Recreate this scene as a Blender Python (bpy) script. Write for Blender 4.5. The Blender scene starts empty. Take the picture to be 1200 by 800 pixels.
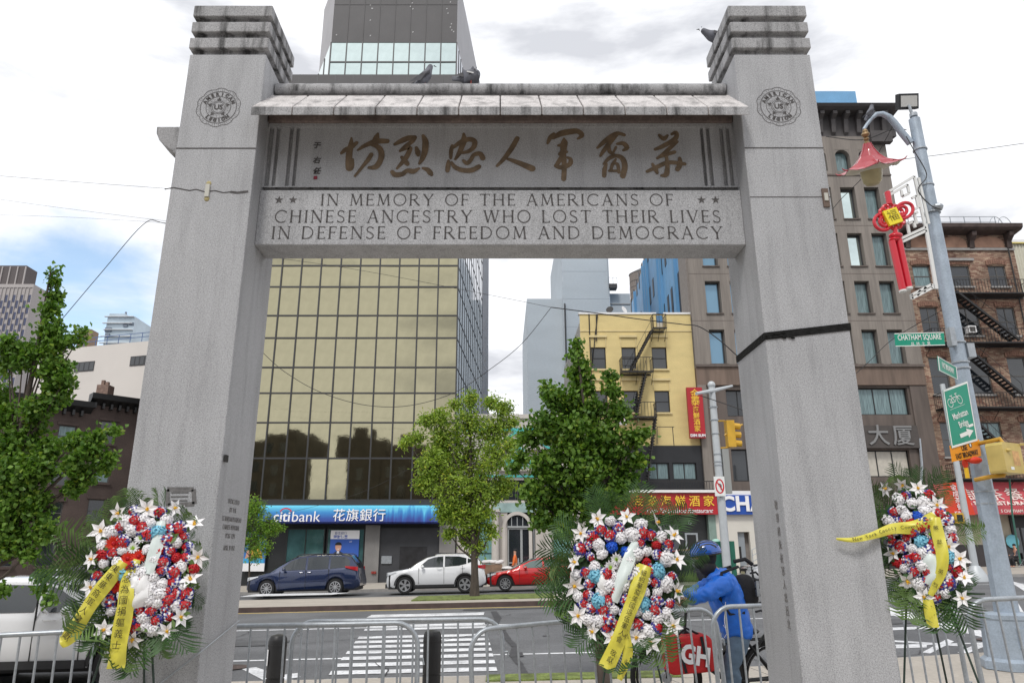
import bpy, math, random
from mathutils import Vector, Matrix, noise, Euler
R = math.radians
rnd = random.Random(7)
scene = bpy.context.scene
COL = scene.collection

# ---------------------------------------------------------------- camera
F_PX, PXC, PYC, PITCH, CAMH = 845.0, 587.0, 400.0, R(16.6), 1.58
cam = bpy.data.cameras.new("camera")
cam.sensor_width = 36.0
cam.lens = F_PX / 1200 * 36
cam.shift_x = (600 - PXC) / 1200
cam.clip_end = 5000
cam_o = bpy.data.objects.new("camera", cam)
COL.objects.link(cam_o)
cam_o.location = (0, 0, CAMH)
cam_o.rotation_euler = (R(90) + PITCH, 0, 0)
scene.camera = cam_o

# ---------------------------------------------------------------- world and sun
world = bpy.data.worlds.new("World")
scene.world = world
world.use_nodes = True
wn, wl = world.node_tree.nodes, world.node_tree.links
wn.clear()
CLX = 1.3
SUN_EL, SUN_ROT = R(52), R(200)      # sun high behind the camera
out = wn.new('ShaderNodeOutputWorld'); bg = wn.new('ShaderNodeBackground')
sky = wn.new('ShaderNodeTexSky'); sky.sky_type = 'NISHITA'; sky.sun_disc = False
sky.sun_elevation = SUN_EL; sky.sun_rotation = SUN_ROT; sky.air_density = 1.0; sky.dust_density = 1.0
tc = wn.new('ShaderNodeTexCoord'); mp = wn.new('ShaderNodeMapping')
mp.inputs['Scale'].default_value = (1.0, 1.0, 2.9)
mp.inputs['Location'].default_value = (0.35, 0.1, 0.0)
n1 = wn.new('ShaderNodeTexNoise'); n1.inputs['Scale'].default_value = 2.3; n1.inputs['Detail'].default_value = 9; n1.inputs['Roughness'].default_value = .56
n1.inputs['Distortion'].default_value = .25
n2 = wn.new('ShaderNodeTexNoise'); n2.inputs['Scale'].default_value = 3.4; n2.inputs['Detail'].default_value = 8; n2.inputs['Roughness'].default_value = .55
# an opening in the cloud deck low on the left
vd = wn.new('ShaderNodeVectorMath'); vd.operation = 'DISTANCE'; vd.inputs[1].default_value = Vector((-.565, .945, .331)).normalized()
gap = wn.new('ShaderNodeMapRange'); gap.inputs[1].default_value = .05; gap.inputs[2].default_value = .21; gap.inputs[3].default_value = -.30; gap.inputs[4].default_value = .12
add = wn.new('ShaderNodeMath'); add.operation = 'ADD'
cov = wn.new('ShaderNodeMapRange'); cov.interpolation_type = 'SMOOTHSTEP'; cov.inputs[1].default_value = .24; cov.inputs[2].default_value = .46
cr = wn.new('ShaderNodeValToRGB')
cr.color_ramp.elements[0].position = .36; cr.color_ramp.elements[0].color = (6.1, 6.25, 6.7, 1)
cr.color_ramp.elements[1].position = .50; cr.color_ramp.elements[1].color = (9.6, 9.7, 10.0, 1)
skyb = wn.new('ShaderNodeMix'); skyb.data_type = 'RGBA'; skyb.blend_type = 'MULTIPLY'; skyb.inputs[0].default_value = 1; skyb.inputs[7].default_value = (2.6, 2.4, 2.1, 1)
mix = wn.new('ShaderNodeMix'); mix.data_type = 'RGBA'
wl.new(tc.outputs['Generated'], mp.inputs['Vector'])
wl.new(mp.outputs[0], n1.inputs['Vector']); mp2 = wn.new('ShaderNodeMapping'); mp2.inputs['Scale'].default_value = (1.0, 1.0, 3.6); mp2.inputs['Location'].default_value = (CLX, 0.4, 0.0)
wl.new(tc.outputs['Generated'], mp2.inputs['Vector']); wl.new(mp2.outputs[0], n2.inputs['Vector'])
wl.new(tc.outputs['Generated'], vd.inputs[0]); wl.new(vd.outputs['Value'], gap.inputs[0])
wl.new(n1.outputs[0], add.inputs[0]); wl.new(gap.outputs[0], add.inputs[1])
wl.new(add.outputs[0], cov.inputs[0]); wl.new(n2.outputs[0], cr.inputs[0])
wl.new(sky.outputs[0], skyb.inputs[6])
wl.new(cov.outputs[0], mix.inputs[0]); wl.new(skyb.outputs[2], mix.inputs[6]); wl.new(cr.outputs[0], mix.inputs[7])
wl.new(mix.outputs[2], bg.inputs[0]); wl.new(bg.outputs[0], out.inputs[0])
bg.inputs[1].default_value = 0.1
sun = bpy.data.lights.new("sun", 'SUN'); sun.energy = 1.5; sun.angle = R(12); sun.color = (1, .96, .9)
sun_o = bpy.data.objects.new("sun", sun); COL.objects.link(sun_o)
# sun_rotation: clockwise from +Y; 200 degrees = behind the camera, a little to the left
sd = Vector((math.sin(SUN_ROT) * math.cos(SUN_EL), math.cos(SUN_ROT) * math.cos(SUN_EL), math.sin(SUN_EL)))
sun_o.rotation_euler = sd.to_track_quat('Z', 'Y').to_euler()
sun_o.location = (0, 0, 60)
scene.view_settings.view_transform = 'Standard'; scene.view_settings.look = 'None'
scene.view_settings.exposure = 0.26; scene.view_settings.gamma = 1
scene.cycles.max_bounces = 6; scene.cycles.diffuse_bounces = 3

# ---------------------------------------------------------------- helpers
def at(px, py, Y=None, Z=None):
    """point of the place seen at photo position px, py on the plane at distance Y (or height Z)"""
    dx = (px - PXC) / F_PX; dy = (PYC - py) / F_PX
    d = (dx, math.cos(PITCH) - dy * math.sin(PITCH), math.sin(PITCH) + dy * math.cos(PITCH))
    t = Y / d[1] if Y is not None else (Z - CAMH) / d[2]
    return Vector((d[0] * t, d[1] * t, CAMH + d[2] * t))
def zat(py, Y): return at(PXC, py, Y)[2]
def xat(px, py, Y): return at(px, py, Y)[0]

def sstep(a, b, t):
    t = min(1, max(0, (t - a) / (b - a))); return t * t * (3 - 2 * t)
def gz(x, y):
    """height of the road surface: the square rises gently to the right"""
    xx = max(-60, min(60, x))
    return -.12 + .022 * xx + .15 * sstep(12, 30, y) + .004 * max(0, min(30, y - 30))

class MB:
    def __init__(s): s.v = []; s.f = []; s.m = []; s.c = []
    def add(s, vs, fs, mi=0):
        n = len(s.v); s.v += [tuple(v) for v in vs]
        for f in fs: s.f.append(tuple(i + n for i in f)); s.m.append(mi)
    def box(s, x0, x1, y0, y1, z0, z1, mi=0, M=None):
        if x0 > x1: x0, x1 = x1, x0
        if y0 > y1: y0, y1 = y1, y0
        if z0 > z1: z0, z1 = z1, z0
        vs = [(x0,y0,z0),(x1,y0,z0),(x1,y1,z0),(x0,y1,z0),(x0,y0,z1),(x1,y0,z1),(x1,y1,z1),(x0,y1,z1)]
        if M is not None: vs = [M @ Vector(v) for v in vs]
        s.add(vs, [(0,3,2,1),(4,5,6,7),(0,1,5,4),(1,2,6,5),(2,3,7,6),(3,0,4,7)], mi)
    def quad(s, a, b, c, d, mi=0): s.add([a, b, c, d], [(0,1,2,3)], mi)
    def prism(s, pts, axis, a0, a1, mi=0):
        """extrude a 2D outline; axis 'x': pts=(y,z), 'y': pts=(x,z), 'z': pts=(x,y)"""
        def P(p, a): return (a, p[0], p[1]) if axis == 'x' else (p[0], a, p[1]) if axis == 'y' else (p[0], p[1], a)
        n = len(pts); vs = [P(p, a0) for p in pts] + [P(p, a1) for p in pts]
        fs = [tuple(range(n)), tuple(range(2*n-1, n-1, -1))] + [(i, i+n, (i+1) % n + n, (i+1) % n) for i in range(n)]
        s.add(vs, fs, mi)
    def tube(s, path, r, n=8, mi=0, cap=True, up=None, closed=False):
        path = [Vector(p) for p in path]; k = len(path)
        rs = r if isinstance(r, (list, tuple)) else [r] * k
        base = len(s.v); prev = None; vs = []
        for i, p in enumerate(path):
            if closed: t = path[(i+1) % k] - path[i-1]
            else: t = path[min(i+1, k-1)] - path[max(i-1, 0)]
            if t.length < 1e-9: t = Vector((0,0,1))
            t.normalize()
            if prev is None:
                a = Vector(up) if up else (Vector((0,0,1)) if abs(t.z) < .9 else Vector((0,1,0)))
                u = (a - t * a.dot(t)).normalized()
            else:
                u = prev - t * prev.dot(t)
                if u.length < 1e-6: u = t.orthogonal()
                u.normalize()
            prev = u; w = t.cross(u)
            for j in range(n):
                a = 2 * math.pi * (j + .5) / n
                vs.append(p + (u * math.cos(a) + w * math.sin(a)) * rs[i])
        fs = []
        for i in range(k if closed else k - 1):
            i2 = (i + 1) % k
            for j in range(n):
                fs.append((i*n+j, i*n+(j+1) % n, i2*n+(j+1) % n, i2*n+j))
        if cap and not closed:
            fs.append(tuple(range(n-1, -1, -1))); fs.append(tuple((k-1)*n + j for j in range(n)))
        s.add(vs, fs, mi)
    def cyl(s, p0, p1, r0, r1=None, n=12, mi=0): s.tube([p0, p1], [r0, r0 if r1 is None else r1], n, mi)
    def lathe(s, prof, c=(0,0,0), n=24, mi=0, axis='z', cap=True):
        vs = []
        for r, z in prof:
            for j in range(n):
                a = 2 * math.pi * j / n; x, y = r * math.cos(a), r * math.sin(a)
                vs.append((c[0]+x, c[1]+y, c[2]+z) if axis == 'z' else (c[0]+x, c[1]+z, c[2]+y) if axis == 'y' else (c[0]+z, c[1]+x, c[2]+y))
        fs = [(i*n+j, i*n+(j+1) % n, (i+1)*n+(j+1) % n, (i+1)*n+j) for i in range(len(prof)-1) for j in range(n)]
        if cap: fs.append(tuple(range(n-1, -1, -1))); fs.append(tuple((len(prof)-1)*n + j for j in range(n)))
        s.add(vs, fs, mi)
    def ball(s, c, r, n=8, m=6, mi=0, sc=(1,1,1)):
        prof = [(max(1e-4, r*math.sin(math.pi*i/m)), -r*math.cos(math.pi*i/m)) for i in range(m+1)]
        vs = []
        for q, z in prof:
            for j in range(n):
                a = 2*math.pi*j/n; vs.append((c[0]+q*math.cos(a)*sc[0], c[1]+q*math.sin(a)*sc[1], c[2]+z*sc[2]))
        s.add(vs, [(i*n+j, i*n+(j+1) % n, (i+1)*n+(j+1) % n, (i+1)*n+j) for i in range(m) for j in range(n)], mi)
    def strip(s, pts, nrm, off=0, mi=0):
        """flat ribbon along pts = [(Vector, width)], lying square to nrm"""
        nrm = Vector(nrm); vs = []; k = len(pts)
        for i, (p, w) in enumerate(pts):
            t = (pts[min(i+1, k-1)][0] - pts[max(i-1, 0)][0]).normalized(); sd_ = nrm.cross(t).normalized() * w / 2
            vs += [p - sd_ + nrm * off, p + sd_ + nrm * off]
        s.add(vs, [(2*i, 2*i+2, 2*i+3, 2*i+1) for i in range(k-1)], mi)
    def build(s, name, mats, parent=None, smooth=False, loc=None, rot=None, **props):
        if not isinstance(mats, (list, tuple)): mats = [mats]
        o0 = ORG.get(parent.name, Vector((0,0,0))) if (parent and loc is None) else Vector((0,0,0))
        me = bpy.data.meshes.new(name)
        vs = [(v[0]-o0[0], v[1]-o0[1], v[2]-o0[2]) for v in s.v] if o0.length else s.v
        me.from_pydata(vs, [], s.f)
        for m_ in mats: me.materials.append(m_)
        if len(mats) > 1: me.polygons.foreach_set('material_index', s.m)
        if s.c:
            ca = me.color_attributes.new('tint', 'FLOAT_COLOR', 'POINT')
            ca.data.foreach_set('color', [q for c in s.c for q in c])
        if smooth: me.polygons.foreach_set('use_smooth', [True] * len(me.polygons))
        me.update()
        if smooth and smooth != 'all':
            try: me.set_sharp_from_angle(angle=R(40))
            except Exception: pass
        return place(name, me, parent, loc, rot, **props)
ORG = {}
def place(name, me, parent=None, loc=None, rot=None, **props):
    o = bpy.data.objects.new(name, me); COL.objects.link(o)
    if parent is not None:
        o.parent = parent
        ORG[o.name] = ORG.get(parent.name, Vector((0,0,0))) if loc is None else Vector((0,0,0))
    else: ORG[o.name] = Vector((0,0,0))
    if loc is not None: o.location = loc
    if rot is not None: o.rotation_euler = rot
    for k, v in props.items(): o[k] = v
    return o
def thing(name, label, cat, loc=(0,0,0), rz=0, group=None, local=False):
    o = bpy.data.objects.new(name, None); COL.objects.link(o); o.empty_display_size = .2
    o.location = loc; o.rotation_euler = (0, 0, rz); o['label'] = label; o['category'] = cat
    if group: o['group'] = group
    ORG[o.name] = Vector((0,0,0)) if (local or rz) else Vector(loc)
    return o
def tag(o, label, cat, group=None):
    o['label'] = label; o['category'] = cat
    if group: o['group'] = group
    return o
def dup(o, parent=None):
    c = o.copy(); COL.objects.link(c)
    if parent: c.parent = parent
    for ch in list(o.children): dup(ch, c)
    return c

def mat(name, col, rough=.7, metal=0.0, var=.0, scale=4.0, bump=0.0, bscale=60.0, emit=None, stretch=(1,1,1), spec=.5, var2=0.0, scale2=40., coat=0, trans=0, alpha=1, tint=False, dirt=None, sss=0):
    m = bpy.data.materials.new(name); m.use_nodes = True
    n, l = m.node_tree.nodes, m.node_tree.links
    b = n['Principled BSDF']; b.inputs['Roughness'].default_value = rough; b.inputs['Metallic'].default_value = metal
    b.inputs['Base Color'].default_value = (*col, 1); b.inputs['Specular IOR Level'].default_value = spec
    b.inputs['Coat Weight'].default_value = coat; b.inputs['Transmission Weight'].default_value = trans
    if alpha < 1: b.inputs['Alpha'].default_value = alpha
    if emit: b.inputs['Emission Color'].default_value = (*emit[:3], 1); b.inputs['Emission Strength'].default_value = emit[3]
    m.diffuse_color = (*col, 1)
    src = None
    if var or var2 or bump or dirt:
        t = n.new('ShaderNodeTexCoord'); mp = n.new('ShaderNodeMapping'); mp.inputs['Scale'].default_value = stretch
        l.new(t.outputs['Object'], mp.inputs['Vector'])
    def layer(src, v, sc, det=5):
        nz = n.new('ShaderNodeTexNoise'); nz.inputs['Scale'].default_value = sc; nz.inputs['Detail'].default_value = det
        l.new(mp.outputs[0], nz.inputs['Vector'])
        mr = n.new('ShaderNodeMapRange'); mr.inputs[1].default_value = .3; mr.inputs[2].default_value = .7
        mr.inputs[3].default_value = 1 - v; mr.inputs[4].default_value = 1 + v; l.new(nz.outputs[0], mr.inputs[0])
        mx = n.new('ShaderNodeVectorMath'); mx.operation = 'SCALE'
        if src is None: mx.inputs[0].default_value = col
        else: l.new(src, mx.inputs[0])
        l.new(mr.outputs[0], mx.inputs['Scale']); return mx.outputs[0]
    if var: src = layer(src, var, scale)
    if var2: src = layer(src, var2, scale2, 3)
    if tint:
        a = n.new('ShaderNodeAttribute'); a.attribute_name = 'tint'
        mx = n.new('ShaderNodeVectorMath'); mx.operation = 'MULTIPLY'
        if src is None: mx.inputs[0].default_value = col
        else: l.new(src, mx.inputs[0])
        l.new(a.outputs['Color'], mx.inputs[1]); src = mx.outputs[0]
    if src is not None: l.new(src, b.inputs['Base Color'])
    if bump:
        nz = n.new('ShaderNodeTexNoise'); nz.inputs['Scale'].default_value = bscale; nz.inputs['Detail'].default_value = 4
        l.new(mp.outputs[0], nz.inputs['Vector'])
        bp = n.new('ShaderNodeBump'); bp.inputs['Strength'].default_value = bump; bp.inputs['Distance'].default_value = .02
        l.new(nz.outputs[0], bp.inputs['Height']); l.new(bp.outputs[0], b.inputs['Normal'])
    return m

def text(body, size, m, name='lettering', parent=None, loc=(0,0,0), rot=(R(90),0,0), align='CENTER', sx=1.0, extrude=.002, bold=0.0, shear=0, space=1.0, world_loc=True, **props):
    """flat or slightly raised lettering, built as real faces; size is the em height"""
    c = bpy.data.curves.new(name, 'FONT'); c.body = body; c.size = size; c.align_x = align; c.align_y = 'CENTER'
    c.extrude = extrude; c.offset = bold; c.resolution_u = 3; c.shear = shear; c.space_character = space; c.fill_mode = 'FRONT' if extrude == 0 else 'BOTH'
    t = bpy.data.objects.new(name, c); COL.objects.link(t)
    bpy.context.view_layer.update()
    me = bpy.data.meshes.new_from_object(t.evaluated_get(bpy.context.evaluated_depsgraph_get()))
    bpy.data.objects.remove(t); bpy.data.curves.remove(c)
    me.materials.clear(); me.materials.append(m); me.name = name
    for v in me.vertices: v.co.x *= sx
    L = Vector(loc)
    if parent is not None and world_loc: L = L - ORG.get(parent.name, Vector((0,0,0)))
    o = place(name, me, parent, L, rot, **props)
    return o

def wall(name, m, x0, x1, z0, z1, holes, y, depth, parent, back=None, flip=False, loc=None, **props):
    """front wall square to Y with real openings: holes=(x0,x1,z0,z1); reveals go back by depth"""
    xs = sorted(set([x0, x1] + [min(max(h[k], x0), x1) for h in holes for k in (0, 1)]))
    zs = sorted(set([z0, z1] + [min(max(h[k], z0), z1) for h in holes for k in (2, 3)]))
    b = MB()
    for i in range(len(xs)-1):
        for j in range(len(zs)-1):
            cx, cz = (xs[i]+xs[i+1])/2, (zs[j]+zs[j+1])/2
            if any(h[0] < cx < h[1] and h[2] < cz < h[3] for h in holes): continue
            b.quad((xs[i],y,zs[j]),(xs[i+1],y,zs[j]),(xs[i+1],y,zs[j+1]),(xs[i],y,zs[j+1]))
    for h in holes:
        a, c, e, g = max(h[0],x0), min(h[1],x1), max(h[2],z0), min(h[3],z1); d = y + depth
        b.quad((a,y,e),(a,d,e),(a,d,g),(a,y,g)); b.quad((c,y,e),(c,y,g),(c,d,g),(c,d,e))
        b.quad((a,y,g),(a,d,g),(c,d,g),(c,y,g)); b.quad((a,y,e),(c,y,e),(c,d,e),(a,d,e))
    return b.build(name, m, parent, loc=loc, **props)
# ================================================================ materials
def granite(name, base, grime=0.0):
    m = mat(name, base, rough=.72, var=.08, scale=1.6, var2=.20, scale2=110, bump=.12, bscale=160)
    n, l = m.node_tree.nodes, m.node_tree.links
    b = n['Principled BSDF']; src = b.inputs['Base Color'].links[0].from_socket
    t = n.new('ShaderNodeTexCoord')
    # fine dark mica specks
    vo = n.new('ShaderNodeTexNoise'); vo.inputs['Scale'].default_value = 190; vo.inputs['Detail'].default_value = 1
    l.new(t.outputs['Object'], vo.inputs['Vector'])
    r1 = n.new('ShaderNodeMapRange'); r1.inputs[1].default_value = .32; r1.inputs[2].default_value = .46; r1.inputs[3].default_value = .50; r1.inputs[4].default_value = 1
    l.new(vo.outputs[0], r1.inputs[0])
    # rain streaks and soot: thin vertical stains
    mp = n.new('ShaderNodeMapping'); mp.inputs['Scale'].default_value = (6.5, 6.5, .8); l.new(t.outputs['Object'], mp.inputs['Vector'])
    st = n.new('ShaderNodeTexNoise'); st.inputs['Scale'].default_value = 1.6; st.inputs['Detail'].default_value = 7; st.inputs['Roughness'].default_value = .62
    l.new(mp.outputs[0], st.inputs['Vector'])
    r2 = n.new('ShaderNodeMapRange'); r2.inputs[1].default_value = .47; r2.inputs[2].default_value = .66; r2.inputs[3].default_value = 1; r2.inputs[4].default_value = 1 - grime
    l.new(st.outputs[0], r2.inputs[0])
    mu = n.new('ShaderNodeMath'); mu.operation = 'MULTIPLY'; l.new(r1.outputs[0], mu.inputs[0]); l.new(r2.outputs[0], mu.inputs[1])
    sc_ = n.new('ShaderNodeVectorMath'); sc_.operation = 'SCALE'; l.new(src, sc_.inputs[0]); l.new(mu.outputs[0], sc_.inputs['Scale'])
    l.new(sc_.outputs[0], b.inputs['Base Color'])
    return m
M = {}
M['granite'] = granite('granite', (.41, .415, .432), .15)
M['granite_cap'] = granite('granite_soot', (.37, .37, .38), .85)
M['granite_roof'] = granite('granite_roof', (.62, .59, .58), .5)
M['letter'] = mat('letter_soot_shade', (.075, .07, .07), .85, var=.35, scale=30)  # dirt and shade of the cut letters, both put into one dark colour
M['faint'] = mat('shallow_letter', (.20, .195, .195), .85, var=.4, scale=50)
M['gilt'] = mat('faded_gilt', (.15, .105, .065), .75, var=.35, scale=14, bump=.2)
M['asphalt'] = mat('asphalt', (.125, .128, .135), .92, var=.20, scale=.55, var2=.20, scale2=24, bump=.25, bscale=90)
M['tar'] = mat('tar_patch', (.055, .055, .06), .8, var=.15, scale=6)
M['patch'] = mat('asphalt_patch', (.085, .087, .092), .9, var=.15, scale=2, var2=.15, scale2=30)
M['paint'] = mat('road_paint', (.64, .65, .67), .8, var=.22, scale=2.2, var2=.25, scale2=22)
M['ypaint'] = mat('yellow_kerb_line', (.55, .40, .12), .8, var=.15, scale=4)
M['concrete'] = mat('concrete', (.40, .365, .32), .9, var=.10, scale=.8, var2=.10, scale2=18, bump=.1)
M['kerb'] = mat('kerb_steel', (.075, .05, .045), .7, var=.25, scale=3)
M['kerbstone'] = mat('kerb_stone', (.30, .29, .28), .85, var=.15, scale=3)
M['grass'] = mat('grass', (.15, .19, .05), .95, var=.45, scale=4, var2=.3, scale2=30, bump=.8, bscale=60)
M['black'] = mat('black_paint', (.012, .012, .013), .45, var=.1, scale=8)
M['iron'] = mat('black_iron', (.018, .017, .018), .6, var=.2, scale=9)
M['dark'] = mat('dark_interior', (.012, .012, .014), .6)
M['mullion'] = mat('anodised_mullion', (.055, .055, .058), .45, .3)
M['white'] = mat('white_paint', (.78, .78, .78), .5, var=.04, scale=3)
M['galv'] = mat('galvanised_steel', (.38, .41, .44), .42, .55, var=.14, scale=9, var2=.10, scale2=60)
M['silverpole'] = mat('silver_painted_pole', (.34, .40, .47), .5, .25, var=.12, scale=5, var2=.1, scale2=45)
def glassy(name, col, rough=.04, bump=0.02, bs=1.2, metal=1.0):
    bump = bump*2.2
    m = mat(name, col, rough, metal, bump=bump, bscale=bs, var=.06, scale=2)
    return m
M['gold_glass'] = glassy('gold_mirror_glass', (.385, .355, .235), .03, .03, 1.3)
M['side_glass'] = glassy('grey_mirror_glass', (.50, .53, .58), .05, .02, 1)
M['pale_glass'] = glassy('pale_green_glass', (.62, .72, .70), .07, .02, 1)
M['dkglass'] = mat('dark_window_glass', (.02, .024, .03), .06, 0, spec=.9, bump=.02, bscale=2)
M['window'] = mat('window_glass', (.022, .026, .03), .05, 0, spec=1.0, bump=.02, bscale=2)
M['bluewin'] = mat('blue_window_glass', (.16, .30, .42), .06, .35, spec=.9, bump=.02, bscale=2)
M['curtain'] = mat('curtained_glass', (.16, .23, .24), .15, .1, var=.35, scale=3, stretch=(6, 6, .4))
M['tealglass'] = mat('teal_shop_glass', (.05, .12, .125), .06, .1, spec=.9, var=.3, scale=1)

# ================================================================ ground
def sheet(name, x0, x1, yf, yb, dz, m, step=2.0, ny=None, drop=0.0, edge=None, **props):
    """a slab that follows the slope; yf(x), yb(x) are its front and back edges"""
    if not callable(yf): a_ = yf; yf = lambda x: a_
    if not callable(yb): b_ = yb; yb = lambda x: b_
    nx = max(1, int((x1-x0)/step)); ny = ny or max(1, int((yb(x0)-yf(x0))/step)); b = MB(); vs = []
    for i in range(nx+1):
        x = x0 + (x1-x0)*i/nx
        for j in range(ny+1):
            y = yf(x) + (yb(x)-yf(x))*j/ny; vs.append((x, y, gz(x, y)+dz))
    b.add(vs, [(i*(ny+1)+j, (i+1)*(ny+1)+j, (i+1)*(ny+1)+j+1, i*(ny+1)+j+1) for i in range(nx) for j in range(ny)])
    if drop:
        e = len(b.v)
        for (jj, sgn) in ((0, 1), (ny, -1)):
            for i in range(nx):
                p = vs[i*(ny+1)+jj]; q = vs[(i+1)*(ny+1)+jj]
                b.add([p, q, (q[0],q[1],q[2]-drop), (p[0],p[1],p[2]-drop)], [(0,3,2,1) if sgn > 0 else (0,1,2,3)], 1 if edge else 0)
        for ii, s_ in ((0, 1), (nx, 1)):
            for j in range(ny):
                p = vs[ii*(ny+1)+j]; q = vs[ii*(ny+1)+j+1]
                b.add([p, q, (q[0],q[1],q[2]-drop), (p[0],p[1],p[2]-drop)], [(0,1,2,3)], 1 if edge else 0)
    return b.build(name, [m, edge] if edge else m, smooth=False, **props)
def big_ground():
    xs = [-1500, -400, -150] + [-60+4*i for i in range(31)] + [150, 400, 1500]
    ys = [-300, -60, -20] + [2*i-10 for i in range(41)] + [100, 200, 600, 3000]
    b = MB(); n = len(ys)
    for x in xs:
        for y in ys: b.v.append((x, y, gz(x, y)))
    for i in range(len(xs)-1):
        for j in range(n-1): b.f.append((i*n+j, (i+1)*n+j, (i+1)*n+j+1, i*n+j+1)); b.m.append(0)
    return b.build('road', M['asphalt'], kind='structure')
big_ground()
kerb_y = lambda x: 10.9 + .22*max(0, x-2.5)
sheet('plaza_pavement', -14, 20, -8, kerb_y, .13, M['concrete'], 1.0, ny=18, drop=.3, edge=M['kerbstone'], kind='structure')
med_f = lambda x: 25.2; med_b = lambda x: 29.6
sheet('median', -40, 4.2, med_f, med_b, .16, M['concrete'], 2, ny=3, drop=.3, edge=M['kerb'], kind='structure')
g_ = sheet('median_grass', -3.1, 1.9, 26.4, 28.9, .20, M['grass'], .5, ny=4, drop=.1, kind='stuff')
side_f = lambda x: 37.4 if x < 20 else 37.4 + (x-20)*.45
sheet('far_pavement', -60, 60, 37.4, 58, .14, M['concrete'], 2, ny=10, drop=.3, edge=M['kerbstone'], kind='structure')
def mark(name, pts, dz=.006, m='paint'):
    """painted marking: polygon strip given as two lists of (x,y) edges"""
    a, c = pts; b = MB(); k = 12
    A = []; C_ = []
    for i in range(k+1):
        t = i/k; A.append((a[0][0]+(a[1][0]-a[0][0])*t, a[0][1]+(a[1][1]-a[0][1])*t)); C_.append((c[0][0]+(c[1][0]-c[0][0])*t, c[0][1]+(c[1][1]-c[0][1])*t))
    for i in range(k):
        q = [A[i], A[i+1], C_[i+1], C_[i]]
        b.add([(x, y, gz(x, y)+dz) for x, y in q], [(0,1,2,3)])
    return b.build(name, M[m], kind='structure')
def gp(px, py, dz=.006):
    """ground point under a photo position"""
    z = 0
    for _ in range(8):
        p = at(px, py, Z=z); z = gz(p[0], p[1]) + dz
    return p
def pmark(name, quad, m='paint', dz=.006):
    q = [gp(*c) for c in quad]
    return mark(name, ([q[0][:2], q[1][:2]], [q[3][:2], q[2][:2]]), dz, m)
# long lane lines (photo rows), then the zebra bars and the arrows
def hline(x0, x1, y, w): return mark('lane_line', ([(x0, y), (x1, y)], [(x0, y+w), (x1, y+w)]))
hline(-26, 14, 19.4, .16); hline(-26, 12, 14.0, .15)
mark('yellow_line', ([(-40, 24.75), (4.3, 24.75)], [(-40, 24.95), (4.3, 24.95)]), m='ypaint')
mark('stop_line', ([(-3.9, 22.3), (-.5, 22.3)], [(-3.9, 23.2), (-.5, 23.2)]))
for i in range(11):
    y = 11.35 + i*.82; w = .40 + .006*i
    if i in (8,): continue
    t = (y-11)/7.5
    mark('crosswalk_bar', ([(-2.55-.75*t, y), (.0-.35*t, y)], [(-2.6-.75*t, y+w), (-.02-.35*t, y+w)]), .010)
pmark('arrow_marking', [(283, 783), (300, 781), (352, 799), (318, 801)]); pmark('arrow_marking', [(318, 792), (350, 788), (352, 793), (320, 798)], dz=.010)
pmark('arrow_marking', [(196, 790), (258, 780), (262, 784), (200, 796)])
# markings of the side road on the right
pmark('lane_marking', [(1000, 700), (1190, 748), (1186, 754), (996, 708)])
pmark('lane_marking', [(1040, 735), (1120, 732), (1120, 735), (1040, 738)]); pmark('lane_marking', [(1040, 749), (1130, 755), (1130, 757), (1040, 751)])
pmark('arrow_marking', [(1110, 748), (1118, 751), (1090, 765), (1080, 764)]); pmark('arrow_marking', [(1146, 753), (1158, 755), (1134, 765), (1122, 764)])
pmark('lane_marking', [(1050, 756), (1086, 755), (1086, 758), (1050, 759)])
pmark('lane_marking', [(1176, 698), (1300, 695), (1300, 698), (1176, 701)]); pmark('lane_marking', [(1176, 671), (1300, 669), (1300, 671), (1176, 673)]); pmark('lane_marking', [(1180, 675), (1300, 673), (1300, 675), (1180, 677)])
pmark('lane_marking', [(280, 704.5), (388, 702), (410, 699.5), (300, 701)], dz=.2)
hline(-28, 34, 31.4, .14)
# tar seam wandering across the near lanes
tp = [(578, 716), (583, 724), (579, 731), (588, 738), (594, 748), (603, 757), (600, 768), (609, 778), (616, 792)]
for a, c in zip(tp, tp[1:]):
    pmark('tar_seam', [(a[0]-3, a[1]), (a[0]+4, a[1]), (c[0]+5, c[1]), (c[0]-4, c[1])], 'tar', .008 if tp.index(a) % 2 else .012)
pmark('tar_seam', [(600, 765), (612, 764), (614, 769), (598, 770)], 'tar', .016)
for px, py in ((640, 744), (664, 743)): pmark('road_patch', [(px-4, py), (px+4, py), (px+4, py+1.2), (px-4, py+1.2)], 'tar', .008)
rc_ = random.Random(12)
for k in range(26):
    x, y = rc_.uniform(-9, 9), rc_.uniform(11.2, 24); a = rc_.choice([0, 0, 1.4]) + rc_.uniform(-.2, .2); pts = []
    for i in range(9): pts.append((x, y)); a += rc_.uniform(-.5, .5); x += math.cos(a)*.28; y += math.sin(a)*.28
    b = MB(); b.strip([(Vector((u, v, gz(u, v)+.0135+k*.0001)), rc_.uniform(.012, .03)) for u, v in pts], (0,0,1)); b.build('road_crack', M['tar'], kind='structure')
for x, y, w, h in ((-6.2, 16.2, 1.6, .9), (3.6, 20.4, 2.2, 1.1), (5.8, 15.2, .9, .9), (-1.2, 24.0, 2.6, .5), (8.5, 17.5, 1.8, 1.0), (-10, 21, 2.5, .8)):
    mark('road_patch', ([(x, y), (x+w, y+.05)], [(x+.04, y+h), (x+w, y+h)]), .0135, 'patch')
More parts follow.
